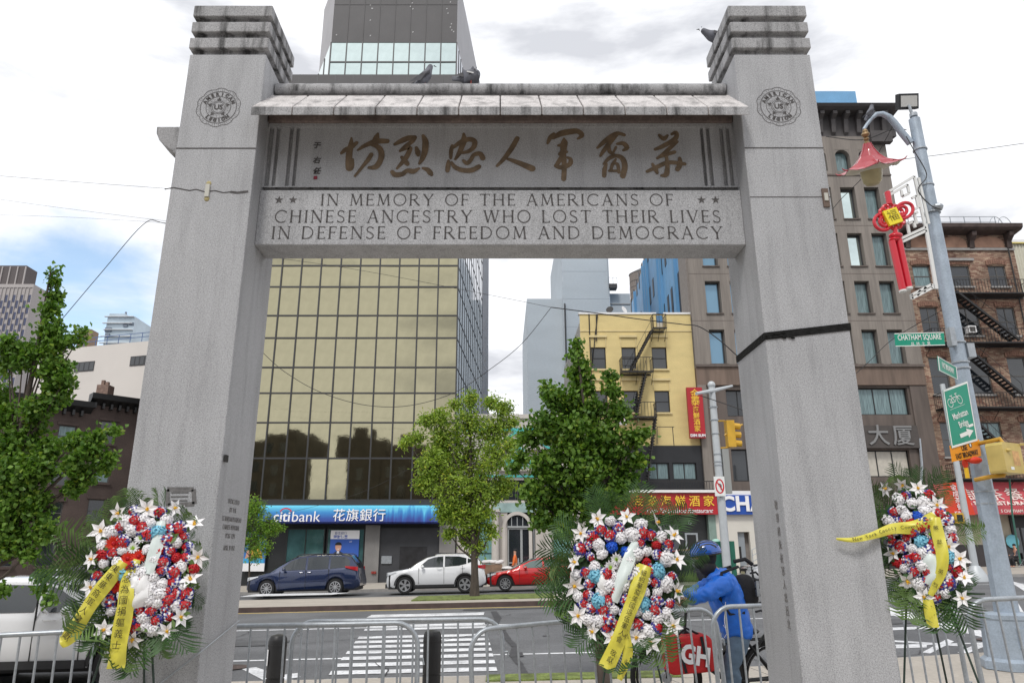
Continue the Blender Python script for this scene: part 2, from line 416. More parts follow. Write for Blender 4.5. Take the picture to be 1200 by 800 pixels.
for x, y, r in ((-4.6, 13.2, .34), (4.6, 22.2, .36), (9.2, 14.4, .33)):
    b = MB(); n_ = 22; b.add([(x+r*math.cos(2*math.pi*i/n_), y+r*math.sin(2*math.pi*i/n_), gz(x, y)+.017+.022*r*math.cos(2*math.pi*i/n_)) for i in range(n_)], [tuple(range(n_))]); tag(b.build('manhole_cover', M['kerb']), 'round iron manhole cover %s' % ('near the first black bollard' if x < 0 else 'beyond the lamp post side of the road' if x > 8 else 'behind the middle wreath'), 'manhole cover')
# strip of kerbside grass just beyond the barricades
sheet('kerbside_grass', -.2, 2.4, 10.35, 10.85, .15, M['grass'], .3, ny=2, drop=.05, kind='stuff')

# ================================================================ the memorial arch
YF, YB, YM = 4.7, 5.3, 5.0
arch = thing('memorial_arch', 'grey granite memorial archway with inscribed beam and stone slab roof', 'memorial arch', (0, YF, 0))
def pillar(x0, x1, mirror):
    zt = [zat(p, YF) for p in (8, 20.6, 27, 38.5, 45.5, 57.5, 64)]
    b = MB(); b.box(x0, x1, YF, YB, -.2, zt[6])
    P_ = b.build('pillar', M['granite'], arch)
    for k in (0, 2, 4):
        c = MB(); e = .012 if k else .014
        c.box(x0-e, x1+e, YF-e, YB+e, zt[k+1], zt[k]); c.build('cap_band', M['granite_cap'], P_)
    for k in (1, 3, 5):
        c = MB(); c.box(x0+.03, x1-.03, YF+.03, YB-.03, zt[k+1], zt[k]); c.build('cap_groove', M['granite_cap'], P_)
    return P_
pl = pillar(-2.40, -1.81, False); pr_ = pillar(1.80, 2.385, True)
def thinline(pts, w, m, name, par, y=YF, off=.0015):
    b = MB()
    for a, c in zip(pts, pts[1:]):
        b.strip([(Vector((a[0], y-off, a[1])), w), (Vector((c[0], y-off, c[1])), w)], (0, -1, 0))
    return b.build(name, m, par)
thinline([(-2.40, zat(174, YF)), (-1.81, zat(174, YF))], .011, M['letter'], 'joint', pl)
thinline([(1.80, zat(173.5, YF)), (2.385, zat(173.5, YF))], .010, M['letter'], 'joint', pr_)
thinline([(1.80, zat(231, YF)), (2.385, zat(231, YF))], .007, M['letter'], 'joint', pr_)
ck = [(193, 222), (203, 220), (212, 221.5), (222, 223.5), (230, 222), (240, 225), (252, 223.5), (262, 226), (270, 225), (278, 226), (291, 224.5)]
thinline([(xat(x, y, YF), zat(y, YF)) for x, y in ck], .009, M['letter'], 'crack', pl)
thinline([(xat(x, y, YF), zat(y, YF)) for x, y in ck[-3:]], .016, M['letter'], 'crack', pl, off=.003)
# worn plaque mark low on the left pillar
pq = [(196, 573), (227, 573), (228, 590), (197, 592)]
b = MB(); q = [(xat(x, y, YF), zat(y, YF)) for x, y in pq]
for i in range(4):
    a, c = q[i], q[(i+1) % 4]; b.strip([(Vector((a[0], YF-.002, a[1])), .028), (Vector((c[0], YF-.002, c[1])), .028)], (0,-1,0))
for k in range(4):
    z = q[3][1] + .03 + k*.025; b.strip([(Vector((q[0][0]+.03, YF-.003, z)), .008), (Vector((q[1][0]-.03, YF-.003, z+.002)), .008)], (0,-1,0))
b.build('adhesive_stain', mat('adhesive_stain', (.16, .155, .155), .9, var=.3, scale=40), pl)
# small dark square and holes
b = MB(); b.box(-1.805, -1.79, 4.72, 4.76, zat(541, 4.74), zat(533, 4.74)); b.build('bolt_plate', M['iron'], pl)
# lower beam with the inscription, upper beam with the calligraphy
zl0, zl1, zu0, zu1 = zat(287, 4.87), zat(222.5, 4.87), zat(219.5, 4.9), 5.02
lb = MB(); lb.box(-1.81, 1.80, 4.87, 5.13, zl0, zl1); LB = lb.build('inscribed_beam', M['granite'], arch)
b = MB(); b.box(-1.80, 1.79, 4.93, 5.12, zl1, zu0); b.build('bed_joint', M['letter'], arch)
fl = [(313, 318.3), (321.5, 325.8), (337, 341.5), (345, 349)]
fr = [(822.5, 826.5), (829.5, 834), (845.5, 850), (853, 857.5)]
holes = [(xat(a, 182, 4.9), xat(c, 182, 4.9), zu0+.012, zat(147, 4.9)) for a, c in fl+fr]
UB = wall('calligraphy_beam', M['granite'], -1.81, 1.80, zu0, zu1, holes, 4.9, .03, arch)
b = MB(); b.box(-1.81, 1.80, 4.93, 5.13, zu0, zu1); b.build('beam_core', M['granite_cap'], arch)
# roof: twelve sloping slabs each side, bed moulding, ridge roll
zb = zat(142.5, 4.86); b = MB(); b.box(-1.805, 1.795, 4.86, 5.14, zb, zb+.10); b.build('bed_moulding', mat('dark_brown_moulding', (.16, .125, .115), .85, var=.3, scale=9, var2=.2, scale2=60), arch)  # moulding in a darker brown than the slabs and beams
b = MB(); b.box(-1.80, 1.79, 4.885, 5.115, zb-.03, zb+.01); b.build('fillet', M['granite'], arch)
ze1, ze0 = zat(125, 4.55), zat(135, 4.55); zr = zat(108.5, 4.9)
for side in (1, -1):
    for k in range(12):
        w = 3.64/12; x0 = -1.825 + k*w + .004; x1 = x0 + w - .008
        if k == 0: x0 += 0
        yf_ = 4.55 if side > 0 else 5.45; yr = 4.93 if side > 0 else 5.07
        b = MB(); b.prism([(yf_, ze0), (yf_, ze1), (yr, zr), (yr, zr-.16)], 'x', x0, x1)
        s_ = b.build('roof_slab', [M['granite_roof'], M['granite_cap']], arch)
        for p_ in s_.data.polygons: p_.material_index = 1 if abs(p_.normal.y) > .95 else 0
b = MB(); b.box(-1.79, 1.78, 4.90, 5.10, zr-.2, zr-.02); b.build('roof_core', M['letter'], arch)
b = MB(); b.tube([(-1.80, 4.98, zat(103, 4.93)), (1.79, 4.98, zat(103, 4.93))], .062, 14); b.build('ridge_roll', M['granite_cap'], arch, smooth=True)
# curved stone corbel standing out behind the left pillar
cb = MB(); zc = zat(163, 5.2)
cb.prism([(-2.40, zc), (-2.745, zc), (-2.74, zc-.06), (-2.71, zc-.12), (-2.65, zc-.18), (-2.59, zc-.22), (-2.59, zc-.24), (-2.57, zc-.24), (-2.55, zc-.32), (-2.40, zc-.9)], 'y', 5.02, 5.22)
cb.build('corbel', M['granite_cap'], pl)
# ---- incised serif capitals of the inscription
TK, TN = .125, .062
def arc(cx, cy, rx, ry, a0, a1, k=12): return [(cx+rx*math.cos(R(a0+(a1-a0)*i/k)), cy+ry*math.sin(R(a0+(a1-a0)*i/k))) for i in range(k+1)]
def serif(x, y, w=.20): return (TN*.8, [(x-w/2, y), (x+w/2, y)])
GL = {
 'I': (.22, [(TK, [(.11,0),(.11,1)]), serif(.11,.02), serif(.11,.98)]),
 'N': (.80, [(TN, [(.12,0),(.12,1)]), (TK, [(.12,1),(.70,0)]), (TN, [(.70,0),(.70,1)]), serif(.12,.02), serif(.08,.98), serif(.70,.98)]),
 'M': (.92, [(TN, [(.12,0),(.18,1)]), (TK, [(.18,1),(.46,.08)]), (TN, [(.46,.08),(.74,1)]), (TK, [(.74,1),(.82,0)]), serif(.12,.02), serif(.82,.02), serif(.14,.98,.16), serif(.78,.98,.16)]),
 'E': (.54, [(TK, [(.10,0),(.10,1)]), (TN, [(.04,.975),(.48,.975)]), (TN, [(.04,.025),(.50,.025)]), (TN, [(.10,.52),(.42,.52)]), (TN, [(.48,.99),(.48,.88)]), (TN, [(.50,.01),(.50,.14)]), (TN,[(.42,.58),(.42,.46)])]),
 'F': (.52, [(TK, [(.10,0),(.10,1)]), (TN, [(.04,.975),(.48,.975)]), (TN, [(.10,.52),(.42,.52)]), (TN, [(.48,.99),(.48,.86)]), serif(.10,.02), (TN,[(.42,.58),(.42,.46)])]),
 'O': (.90, [(.085, arc(.45,.5,.40,.49,0,360,26))]),
 'C': (.80, [(.085, arc(.46,.5,.41,.48,48,312,20)), (TN, [(.74,.93),(.74,.78)])]),
 'R': (.72, [(TK, [(.10,0),(.10,1)]), (TN,[(.04,.975),(.30,.975)]), (.08, arc(.29,.74,.23,.235,90,-90,10)), (TN,[(.30,.505),(.10,.505)]), (TK, [(.32,.50),(.66,.02)]), serif(.10,.02), (TN,[(.62,.02),(.74,.02)])]),
 'Y': (.76, [(TK, [(.08,.98),(.38,.46)]), (TN, [(.68,.98),(.38,.46)]), (TK, [(.38,.50),(.38,0)]), serif(.38,.02), serif(.09,.98), serif(.67,.98)]),
 'T': (.70, [(TK, [(.35,0),(.35,1)]), (TN, [(.04,.975),(.66,.975)]), serif(.35,.02), (TN,[(.05,.99),(.05,.86)]), (TN,[(.65,.99),(.65,.86)])]),
 'H': (.80, [(TK, [(.12,0),(.12,1)]), (TK, [(.68,0),(.68,1)]), (TN, [(.12,.52),(.68,.52)]), serif(.12,.02), serif(.12,.98), serif(.68,.02), serif(.68,.98)]),
 'A': (.76, [(TN, [(.08,0),(.38,1.02)]), (TK, [(.38,1.02),(.68,0)]), (TN, [(.19,.36),(.57,.36)]), serif(.08,.02), serif(.68,.02)]),
 'S': (.56, [(.085, arc(.28,.75,.20,.215,35,225,10) + arc(.28,.25,.215,.225,60,-145,12)), (TN,[(.46,.95),(.46,.82)]), (TN,[(.08,.05),(.08,.20)])]),
 'L': (.54, [(TK, [(.10,0),(.10,1)]), (TN, [(.04,.025),(.50,.025)]), (TN, [(.50,.01),(.50,.16)]), serif(.10,.98)]),
 'V': (.76, [(TK, [(.08,.98),(.38,0)]), (TN, [(.68,.98),(.38,0)]), serif(.08,.98), serif(.68,.98)]),
 'W': (1.06, [(TK, [(.08,.98),(.30,.02)]), (TN, [(.30,.02),(.53,.98)]), (TK, [(.53,.98),(.76,.02)]), (TN, [(.76,.02),(.98,.98)]), serif(.08,.98), serif(.53,.98), serif(.98,.98)]),
 'D': (.82, [(TK, [(.10,0),(.10,1)]), (.08, [(.04,.97),(.30,.97)] + arc(.32,.5,.40,.47,90,-90,14) + [(.30,.03),(.04,.03)])]),
 ' ': (.36, []), '*': (.5, []),
}
def inscribe(line, x0, x1, zb_, h, y, gap=.19):
    ws = [GL[c][0] for c in line]; tot = sum(ws) + gap*(len(line)-1); s = (x1-x0)/tot; b = MB(); x = x0
    for c in line + ' ':
        if c == ' ' and b.v: b.build('inscribed_word', M['letter'], LB); b = MB()
        for w, pts in GL[c][1]:
            P3 = [Vector((x+px*s, y-.0016, zb_+pz*h)) for px, pz in pts]
            b.strip([(p, w*h) for p in P3], (0,-1,0))
        x += (GL[c][0]+gap)*s
Yi = 4.87
for ln, xa, xb, yt, yb_ in (("IN MEMORY OF THE AMERICANS OF", 376, 789, 227.5, 241), ("CHINESE ANCESTRY WHO LOST THEIR LIVES", 322, 844.5, 246.5, 261), ("IN DEFENSE OF FREEDOM AND DEMOCRACY", 318.5, 847, 265.5, 280)):
    inscribe(ln, xat(xa, (yt+yb_)/2, Yi), xat(xb, (yt+yb_)/2, Yi), zat(yb_, Yi), zat(yt, Yi)-zat(yb_, Yi), Yi)
def star(cx, cz, r, y, m, par, name='star'):
    b = MB(); pts = []
    for k in range(10):
        a = R(90+36*k); q = r if k % 2 == 0 else r*.42; pts.append((cx+q*math.cos(a), y, cz+q*math.sin(a)))
    b.add(pts+[(cx, y, cz)], [(k, 10, (k+1) % 10) for k in range(10)]); return b.build(name, m, par)
for sx_ in (327, 343.5, 822, 838.5): star(xat(sx_, 234.5, Yi), zat(234.5, Yi), .034, Yi-.0016, M['letter'], LB)
# ---- brushed characters cut in the upper beam (photo-traced strokes laid on the beam's face)
S1 = [ # x,y,width in a grid of 5.714 per photo pixel from (390,140)
 [(125,125,10),(122,170,28),(110,230,34),(108,290,36),(112,325,40)], [(135,268,12),(128,310,26),(118,330,30)], [(58,228,16),(85,205,26),(120,190,28),(160,158,20)],
 [(302,98,14),(292,125,32),(285,155,36)], [(168,208,12),(215,178,24),(290,150,32),(365,148,26)], [(258,238,24),(235,275,24),(200,318,18),(150,380,14)], [(262,172,18),(305,188,28),(326,225,30),(322,270,30),(290,318,30),(242,325,16)],
 [(416,168,18),(450,150,28),(500,128,32),(545,122,26)], [(548,122,26),(530,150,24),(490,178,22),(452,212,16)], [(465,208,14),(515,190,24),(508,225,26),(480,272,26),(430,330,14)], [(462,255,18),(488,285,26),(500,300,24)],
 [(560,192,18),(570,225,28),(572,242,18)], [(605,112,18),(620,150,32),(618,210,32),(600,265,26),(580,298,14)], [(398,352,20),(418,372,28),(465,368,26),(500,345,24),(540,350,28),(578,330,12)], [(605,328,16),(635,338,26),(655,362,28),(662,372,18)],
 [(877,98,14),(878,140,32),(862,190,28),(842,235,24),(820,268,14)], [(800,178,18),(792,215,22),(790,262,14)], [(808,190,16),(850,158,26),(910,135,28),(948,148,28),(945,185,26),(910,215,22),(865,225,16)],
 [(775,280,16),(772,315,26),(768,345,22)], [(795,290,14),(820,322,24),(870,342,26),(930,342,28),(978,318,26)], [(875,278,16),(900,296,24),(925,272,22),(945,240,22),(985,232,26),(1005,262,28)],
 [(1235,128,26),(1200,190,28),(1150,260,24),(1100,312,16)], [(1165,265,14),(1200,275,22),(1270,302,30),(1335,330,36)],
 [(1438,162,14),(1455,125,24),(1480,100,20)], [(1475,128,16),(1525,98,34),(1590,84,34),(1640,82,30),(1668,108,26),(1640,132,12)], [(1548,132,14),(1550,155,34),(1545,190,34),(1545,230,28)], [(1510,178,14),(1540,172,24)],
 [(1520,236,20),(1545,212,22),(1565,220,16)], [(1545,235,26),(1512,285,24),(1495,308,18)], [(1492,312,20),(1530,322,28),(1585,302,26),(1592,270,22),(1572,256,14)], [(1546,240,26),(1550,320,26),(1546,400,26)],
 [(1772,192,14),(1810,158,24),(1860,118,26),(1905,95,22),(1950,106,20)], [(1900,105,20),(1850,165,24),(1815,210,22),(1792,246,14)], [(1850,175,14),(1852,215,22),(1880,236,16)], [(1878,225,12),(1895,188,14)], [(1905,165,16),(1945,162,26),(1970,190,26),(1945,208,14)],
 [(1832,300,14),(1820,335,24),(1817,380,22)], [(1815,300,14),(1850,262,22),(1900,245,22),(1940,265,28),(1955,315,30),(1942,380,30)], [(1895,268,12),(1872,305,18),(1860,345,16)], [(1868,300,12),(1905,300,18),(1915,355,18)], [(1850,346,14),(1915,346,16)],
 [(2185,108,16),(2215,132,26),(2240,110,14)], [(2270,100,16),(2298,88,22),(2300,120,26),(2265,150,26),(2200,185,24),(2158,202,16)], [(2305,150,18),(2255,195,22),(2205,240,20),(2172,262,14)], [(2178,258,14),(2230,238,20),(2288,220,20)],
 [(2105,350,18),(2160,325,22),(2235,292,24),(2300,292,22),(2355,300,20)], [(2140,300,14),(2160,335,24),(2172,360,16)], [(2232,245,16),(2240,310,22),(2232,370,28),(2200,378,14)], [(2322,262,18),(2325,300,26),(2308,335,26)]]
cals = {}
def smooth_stroke(st, k=4):
    pts = []
    for i in range(len(st)-1):
        p0 = st[max(i-1,0)]; p1 = st[i]; p2 = st[i+1]; p3 = st[min(i+2, len(st)-1)]
        for j in range(k):
            t = j/k; pts.append(tuple(.5*((2*p1[d]) + (-p0[d]+p2[d])*t + (2*p0[d]-5*p1[d]+4*p2[d]-p3[d])*t*t + (-p0[d]+3*p1[d]-3*p2[d]+p3[d])*t**3) for d in range(3)))
    pts.append(st[-1]); return pts
for si, st in enumerate(S1):
    off = .0015 + (si % 7)*.0006; pp = smooth_stroke(st); P3 = []
    for x, y, w in pp:
        P3.append((at(390+x/5.714, 140+y/5.714, 4.9), w/5.714*4.9*1.13/845*1.32))
    mx_ = sum(q[0] for q in st)/len(st); cal = cals.setdefault(sum(mx_ > v for v in (385, 700, 1050, 1390, 1720, 2050)), MB())
    cal.strip(P3, (0,-1,0), off)
    for e in (P3[0], P3[-1]):
        if e[1] > .012:
            c = e[0] + Vector((0,-1,0))*(off+.0002); n_ = 10
            cal.add([c + Vector((math.cos(2*math.pi*k/n_), 0, math.sin(2*math.pi*k/n_)))*e[1]*.5 for k in range(n_)], [tuple(range(n_))])
for c_ in cals.values(): c_.build('brushed_character', M['gilt'], UB)
for ch, yy in (("于", 171), ("右", 188.5), ("任", 201)):
    text(ch, .058, M['letter'], 'signature', UB, at(371, yy, 4.9)+Vector((0,-.002,0)), bold=.002, extrude=.001, shear=.2)
b = MB(); p = at(369.8, 208.5, 4.9); b.box(p.x-.013, p.x+.013, 4.894, 4.899, p.z-.013, p.z+.013); b.build('seal_stamp', mat('seal_red', (.22, .02, .04), .7), UB)
# ---- emblems at the pillar heads
def ring(b, cx, cz, r0, r1, y, k=40, f=None):
    vs = []
    for i in range(k):
        a = 2*math.pi*i/k; g = f(a) if f else 1
        vs += [(cx+r0*g*math.cos(a), y, cz+r0*g*math.sin(a)), (cx+r1*g*math.cos(a), y, cz+r1*g*math.sin(a))]
    b.add(vs, [(2*i, (2*i+2) % (2*k), (2*i+3) % (2*k), 2*i+1) for i in range(k)])
def emblem(px, py, par):
    c = at(px, py, YF); r = .163; cx, cz = c.x, c.z; y = YF-.0015
    b = MB()
    sc_ = lambda a: 1 + .045*abs(math.sin(5*a+.3)) * 1.6 - .03
    ring(b, cx, cz, r*.975, r*.998, y, 100, sc_)
    ring(b, cx, cz, r*.83, r*.855, y); ring(b, cx, cz, r*.80, r*.80+.0006, y)
    ring(b, cx, cz, r*.56, r*.582, y); ring(b, cx, cz, r*.33, r*.35, y-.0004); ring(b, cx, cz, r*.265, r*.285, y-.0004)
    for k in range(60):
        a = 2*math.pi*k/60; r0 = r*.88; r1 = r*.96*sc_(a)
        if k % 3: b.strip([(Vector((cx+r0*math.cos(a), y, cz+r0*math.sin(a))), .0016), (Vector((cx+r1*math.cos(a+.02), y, cz+r1*math.sin(a+.02))), .0016)], (0,-1,0))
    for k in range(40):
        a = 2*math.pi*(k+.5)/40; r0 = r*.38; r1 = r*(.54 if k % 2 else .47)
        b.strip([(Vector((cx+r0*math.cos(a), y, cz+r0*math.sin(a))), .0014), (Vector((cx+r1*math.cos(a), y, cz+r1*math.sin(a))), .0014)], (0,-1,0))
    for k in range(5):
        a = R(90+72*k); t = Vector((math.cos(a), 0, math.sin(a))); s_ = Vector((-t.z, 0, t.x)); c0 = Vector((cx, y-.0006, cz))
        b.add([c0+t*r*.54, c0+t*r*.37+s_*r*.10, c0+t*r*.37-s_*r*.10], [(0,1,2)])
    E_ = b.build('emblem', M['letter'], par)
    text("US", .058, M['letter'], 'lettering', E_, (cx, YF-.002, cz), bold=.0015, extrude=.0008)
    for word, a0, a1, up in (("AMERICAN", 157, 23, 1), ("LEGION", 228, 312, -1)):
        for i, ch in enumerate(word):
            a = a0 + (a1-a0)*i/(len(word)-1); q = r*.69
            rot_a = R(a-90) if up > 0 else R(a+90)
            text(ch, .037, M['letter'], 'lettering', E_, (cx+q*math.cos(R(a)), YF-.002, cz+q*math.sin(R(a))), rot=(R(90), -rot_a, 0), bold=.002, extrude=.0008)
emblem(256, 126, pl); emblem(912.5, 125, pr_)
# dedication on the inner face of the left pillar, vertical line of characters on the right one
for i, (s_, yy) in enumerate((("DEDICATED", 588), ("BY THE", 598), ("LT BENJ RALPH KIMLAU", 608.5), ("CHINESE MEMORIAL", 618), ("POST 1291", 628), ("APRIL 28 1962", 642))):
    text(s_, .046, M['faint'], 'dedication', pl, (-1.808, 4.99, zat(yy, 4.99)), rot=(R(90), 0, R(90)), bold=-.0004, extrude=.001, sx=.74 if len(s_) > 12 else .85)
for i, ch in enumerate("敬華裔先在軍人忠烈立"):
    text(ch, .062, M['faint'], 'carved_character', pr_, (1.797, 4.82, zat(592+i*15.5, 4.82)), rot=(R(90), 0, R(-90)), extrude=.001, bold=.001, sx=.8)

for o_ in [arch] + list(arch.children_recursive):
    if o_.name.split('.')[0] in ('pillar', 'cap_band', 'inscribed_beam', 'roof_slab', 'corbel', 'bed_moulding'):
        bv = o_.modifiers.new('worn_edge', 'BEVEL'); bv.width = .007; bv.segments = 2; bv.limit_method = 'ANGLE'
# crack gauges taped on the pillars, strap and wire
gc = mat('gauge_plastic', (.50, .49, .44), .5); gy = mat('gauge_putty', (.42, .36, .18), .8)
g = thing('crack_gauge', 'white crack gauge with yellow putty ends across the crack on the left pillar', 'gauge', (xat(243.5, 224, YF), YF, zat(224, YF)))
b = MB(); p = at(243.5, 224, YF); b.box(p.x-.015, p.x+.015, YF-.016, YF, p.z-.05, p.z+.05); b.build('gauge_body', gc, g)
for dz in (-.062, .062): b = MB(); b.ball((p.x, YF, p.z+dz), .02, 8, 5, sc=(1,.5,1)); b.build('putty', gy, g, smooth=True)
g = thing('crack_gauge', 'white crack gauge with brown ends on the outer edge of the right pillar', 'gauge', (xat(967, 234, YF), YF, zat(234, YF)))
b = MB(); p = at(967, 232, YF); b.box(p.x-.022, p.x+.022, YF-.014, YF, p.z-.075, p.z+.07); b.build('putty', mat('brown_putty', (.14,.10,.08), .8), g)
b = MB(); b.box(p.x-.013, p.x+.013, YF-.022, YF-.014, p.z-.03, p.z+.03); b.build('gauge_body', gc, g)
b = MB(); e = .007
zz = [(1.80, zat(390, YF)), (2.385, zat(378.5, YF))]; hh = .05
def band(x0, x1, zA, zB, y0, y1):
    b.add([(x0,y0,zA-hh),(x1,y0,zB-hh),(x1,y0,zB),(x0,y0,zA),(x0,y1,zA-hh),(x1,y1,zB-hh),(x1,y1,zB),(x0,y1,zA)],
          [(0,1,2,3),(5,4,7,6),(3,2,6,7),(4,5,1,0),(0,3,7,4),(1,5,6,2)])
band(1.80-e, 2.385+e, zz[0][1], zz[1][1], YF-e, YB+e)
for k in range(16):
    x = 1.81 + rnd.random()*.18; z0_ = zz[0][1]-.02
    b.ball((x, YF-e-.002, z0_+rnd.uniform(-.02,.02)), .010, 6, 4, sc=(1.6,.5,.8))
tag(b.build('strap', mat('matt_black_tape', (.012,.012,.012), .8, spec=.15, var=.3, scale=30, bump=.6, bscale=40)), 'black tape strap wrapped round the middle of the right pillar', 'strap')
b = MB(); b.tube([(-2.41, 4.69, .62), (-2.1, 4.685, .80), (-1.82, 4.69, 1.02), (-1.79, 4.72, 1.05), (-1.795, 5.28, 1.16)], .004, 5)
tag(b.build('tie_wire', M['galv']), 'thin wire tied round the foot of the left pillar', 'wire')
# ================================================================ buildings
def window(x0, x1, z0, z1, y, par, glass, fr, fw=.05, mulls=(), bars=(), meshcache={}, depth=.06, pane_name='pane', sill=None, name='window'):
    """frame with its pane behind it, shared between alike windows"""
    w, h = round(x1-x0, 3), round(z1-z0, 3); key = (w, h, glass.name, fr.name, fw, tuple(mulls), tuple(bars))
    if key not in meshcache:
        b = MB(); b.box(-w/2, w/2, 0, depth, 0, fw); b.box(-w/2, w/2, 0, depth, h-fw, h); b.box(-w/2, -w/2+fw, .001, depth-.001, fw, h-fw); b.box(w/2-fw, w/2, .001, depth-.001, fw, h-fw)
        for m_ in mulls: b.box(-w/2+w*m_-fw*.4, -w/2+w*m_+fw*.4, .006, depth-.004, fw, h-fw)
        for m_ in bars: b.box(-w/2+fw, w/2-fw, .003, depth-.003, h*m_-fw*.45, h*m_+fw*.45)
        f = b.build(name, fr); b2 = MB(); b2.quad((-w/2+fw*.5, depth*.6, fw*.5), (w/2-fw*.5, depth*.6, fw*.5), (w/2-fw*.5, depth*.6, h-fw*.5), (-w/2+fw*.5, depth*.6, h-fw*.5))
        p_ = b2.build(pane_name, glass); meshcache[key] = (f.data, p_.data)
        bpy.data.objects.remove(f); bpy.data.objects.remove(p_)
    fm, pm = meshcache[key]
    o = ORG.get(par.name, Vector((0,0,0)))
    W_ = place(name, fm, par, Vector(((x0+x1)/2, y, z0)) - o)
    place(pane_name, pm, W_, Vector((0,0,0)))
    return W_

# ---- mirror-glass bank building
XR, YC = -2.93, 46.0
bank = thing('bank_building', 'tall bank building clad in gold mirror glass with dark grey top storeys', 'building', (XR, YC, 0))
rows = [4.96, 7.56, 9.84, 11.78, 13.51, 15.53, 17.10, 19.16, 20.71]
while rows[-1] < 34: rows += [rows[-1] + 2.02, rows[-1] + 3.66]
rows = [r for r in rows if r < 34.9]; CW = 1.342; NC = 14; XL = XR - NC*CW
sdx = math.sin(R(3.95)); sdy = math.cos(R(3.95)); NS = 13
M['gold_low'] = M['gold_glass']
pane_mesh = {}
def pane_at(w, h, m):
    k = (round(w, 3), round(h, 3), m.name)
    if k not in pane_mesh:
        b = MB(); b.quad((-w/2, 0, -h/2), (w/2, 0, -h/2), (w/2, 0, h/2), (-w/2, 0, h/2)); o = b.build('glass_pane', m); pane_mesh[k] = o.data; bpy.data.objects.remove(o)
    return pane_mesh[k]
curt = MB()
for c in range(NC+1):
    x = XR - c*CW; curt.box(x-.045, x+.045, YC-.07, YC+.05, 4.75, 36.07)
for r in rows: curt.box(XL, XR, YC-.055, YC+.04, r-.05, r+.05)
for c in range(NS+1):
    t = c*CW; p = Vector((XR+sdx*t, YC+sdy*t, 0)); Mx = Matrix.Translation(p) @ Matrix.Rotation(R(-3.95), 4, 'Z')
    if c: curt.box(-.05, .022, -.04, .04, 4.0, 36.07, 0, Mx)
Ms = Matrix.Translation((XR, YC, 0)) @ Matrix.Rotation(R(-3.95), 4, 'Z')
for r in rows: curt.box(-.04, .018, 0, NS*CW, r-.05, r+.05, 0, Ms)
CURT = curt.build('mullion_grid', M['mullion'], bank)
hi = MB(); O_ = Vector((XR, YC, 0))
for i in range(len(rows)-1):
    z0, z1 = rows[i], rows[i+1]
    for c in range(NC):
        xc = XR - (c+.5)*CW
        if z0 < 20.5:
            place('glass_pane', pane_at(CW-.09, z1-z0-.1, M['gold_glass']), bank, Vector((xc, YC, (z0+z1)/2))-O_, (R(rnd.gauss(0, .33)), 0, R(rnd.gauss(0, .33))))
        else: hi.quad((xc-.62, YC, z0+.05), (xc+.62, YC, z0+.05), (xc+.62, YC, z1-.05), (xc-.62, YC, z1-.05))
    for c in range(NS):
        t = (c+.5)*CW; p = Vector((XR+sdx*t, YC+sdy*t, (z0+z1)/2))
        if z0 < 20.5: place('glass_pane', pane_at(CW-.1, z1-z0-.1, M['side_glass']), bank, p-O_, (0, 0, R(90-3.95+rnd.gauss(0, .15))))
        else:
            q = Vector((sdx, sdy, 0))*.62; a, c2 = p-q, p+q
            hi.quad((a.x,a.y,z0+.05), (c2.x,c2.y,z0+.05), (c2.x,c2.y,z1-.05), (a.x,a.y,z1-.05), 1)
hi.build('upper_glazing', [M['gold_glass'], M['side_glass']], bank, kind='stuff')
cladd = mat('dark_grey_cladding', (.075, .072, .075), .6, var=.08, scale=.8, var2=.08, scale2=20)
cladp = mat('pale_grey_cladding', (.42, .41, .42), .6, var=.06, scale=.6)
b = MB(); b.box(XL, XR-.001, YC-.06, YC+.3, rows[-1]+.05, 36.07)
for k in range(NC):
    x = XL + k*CW
b.build('roof_parapet', cladd, bank)
# solid core: dark body behind the glass
b = MB(); e = .12
pts = [(XL, YC+e), (XR-.1, YC+e), (XR-.1+sdx*NS*CW, YC+NS*CW), (XL, YC+NS*CW)]; b.prism(pts, 'z', 4.6, 35.9)
b.build('core', M['dark'], bank)
b = MB(); p0 = Vector((XR+sdx*(NS*CW+.05), YC+sdy*(NS*CW+.05), 0)); p1 = p0 + Vector((sdx, sdy, 0))*6.6
b.prism([(p0.x, p0.y), (p1.x, p1.y), (p1.x-6, p1.y), (p0.x-6, p0.y)], 'z', 0, 36.2); b.build('rear_stair_wall', cladp, bank)
# roof-top storeys with splayed left side
X0, X1, YT = xat(387.5, 60, 47), xat(535, 60, 47), 47.0
ztop, zg1, zgm, zg0 = zat(-29, 47), zat(50, 47), zat(73, 47), zat(90, 47)
XB, YB2 = -15.05, 50.8
def side_r(t): return (X1+.10*t, YT+t)
b = MB(); b.box(X0, X1, YT, YT+.3, zg1, ztop)
for k in range(1, 8):
    x = X0+(X1-X0)*k/8; b.box(x-.02, x+.02, YT-.03, YT, zg1, ztop, 0)
b.box(X0, X1, YT-.02, YT, ztop-2.9, ztop-2.84)
TW = b.build('top_storey_cladding', cladd, bank)
b = MB(); b.prism([(X1, YT+.01), side_r(14), (X0, YT+14), (XB, YB2), (X0, YT+.01)], 'z', zg1, ztop-.01); b.build('top_storey_side', cladp, bank)
b = MB(); b.prism([(X1, YT+.1), side_r(14), (X0, YT+14), (XB, YB2), (X0, YT+.1)], 'z', 35.9, zg1); b.build('top_storey_core', M['dark'], bank)
for k in range(8):
    w = (X1-X0)/8
    for z0, z1 in ((zgm, zg1), (zg0, zgm)):
        place('glass_pane', pane_at(w-.1, z1-z0-.1, M['pale_glass']), bank, Vector((X0+(k+.5)*w, YT, (z0+z1)/2))-O_, (R(rnd.gauss(0,.15)), 0, R(rnd.gauss(0,.15))))
b = MB()
for k in range(9): x = X0+(X1-X0)*k/8; b.box(x-.04, x+.04, YT-.06, YT+.04, zg0, zg1)
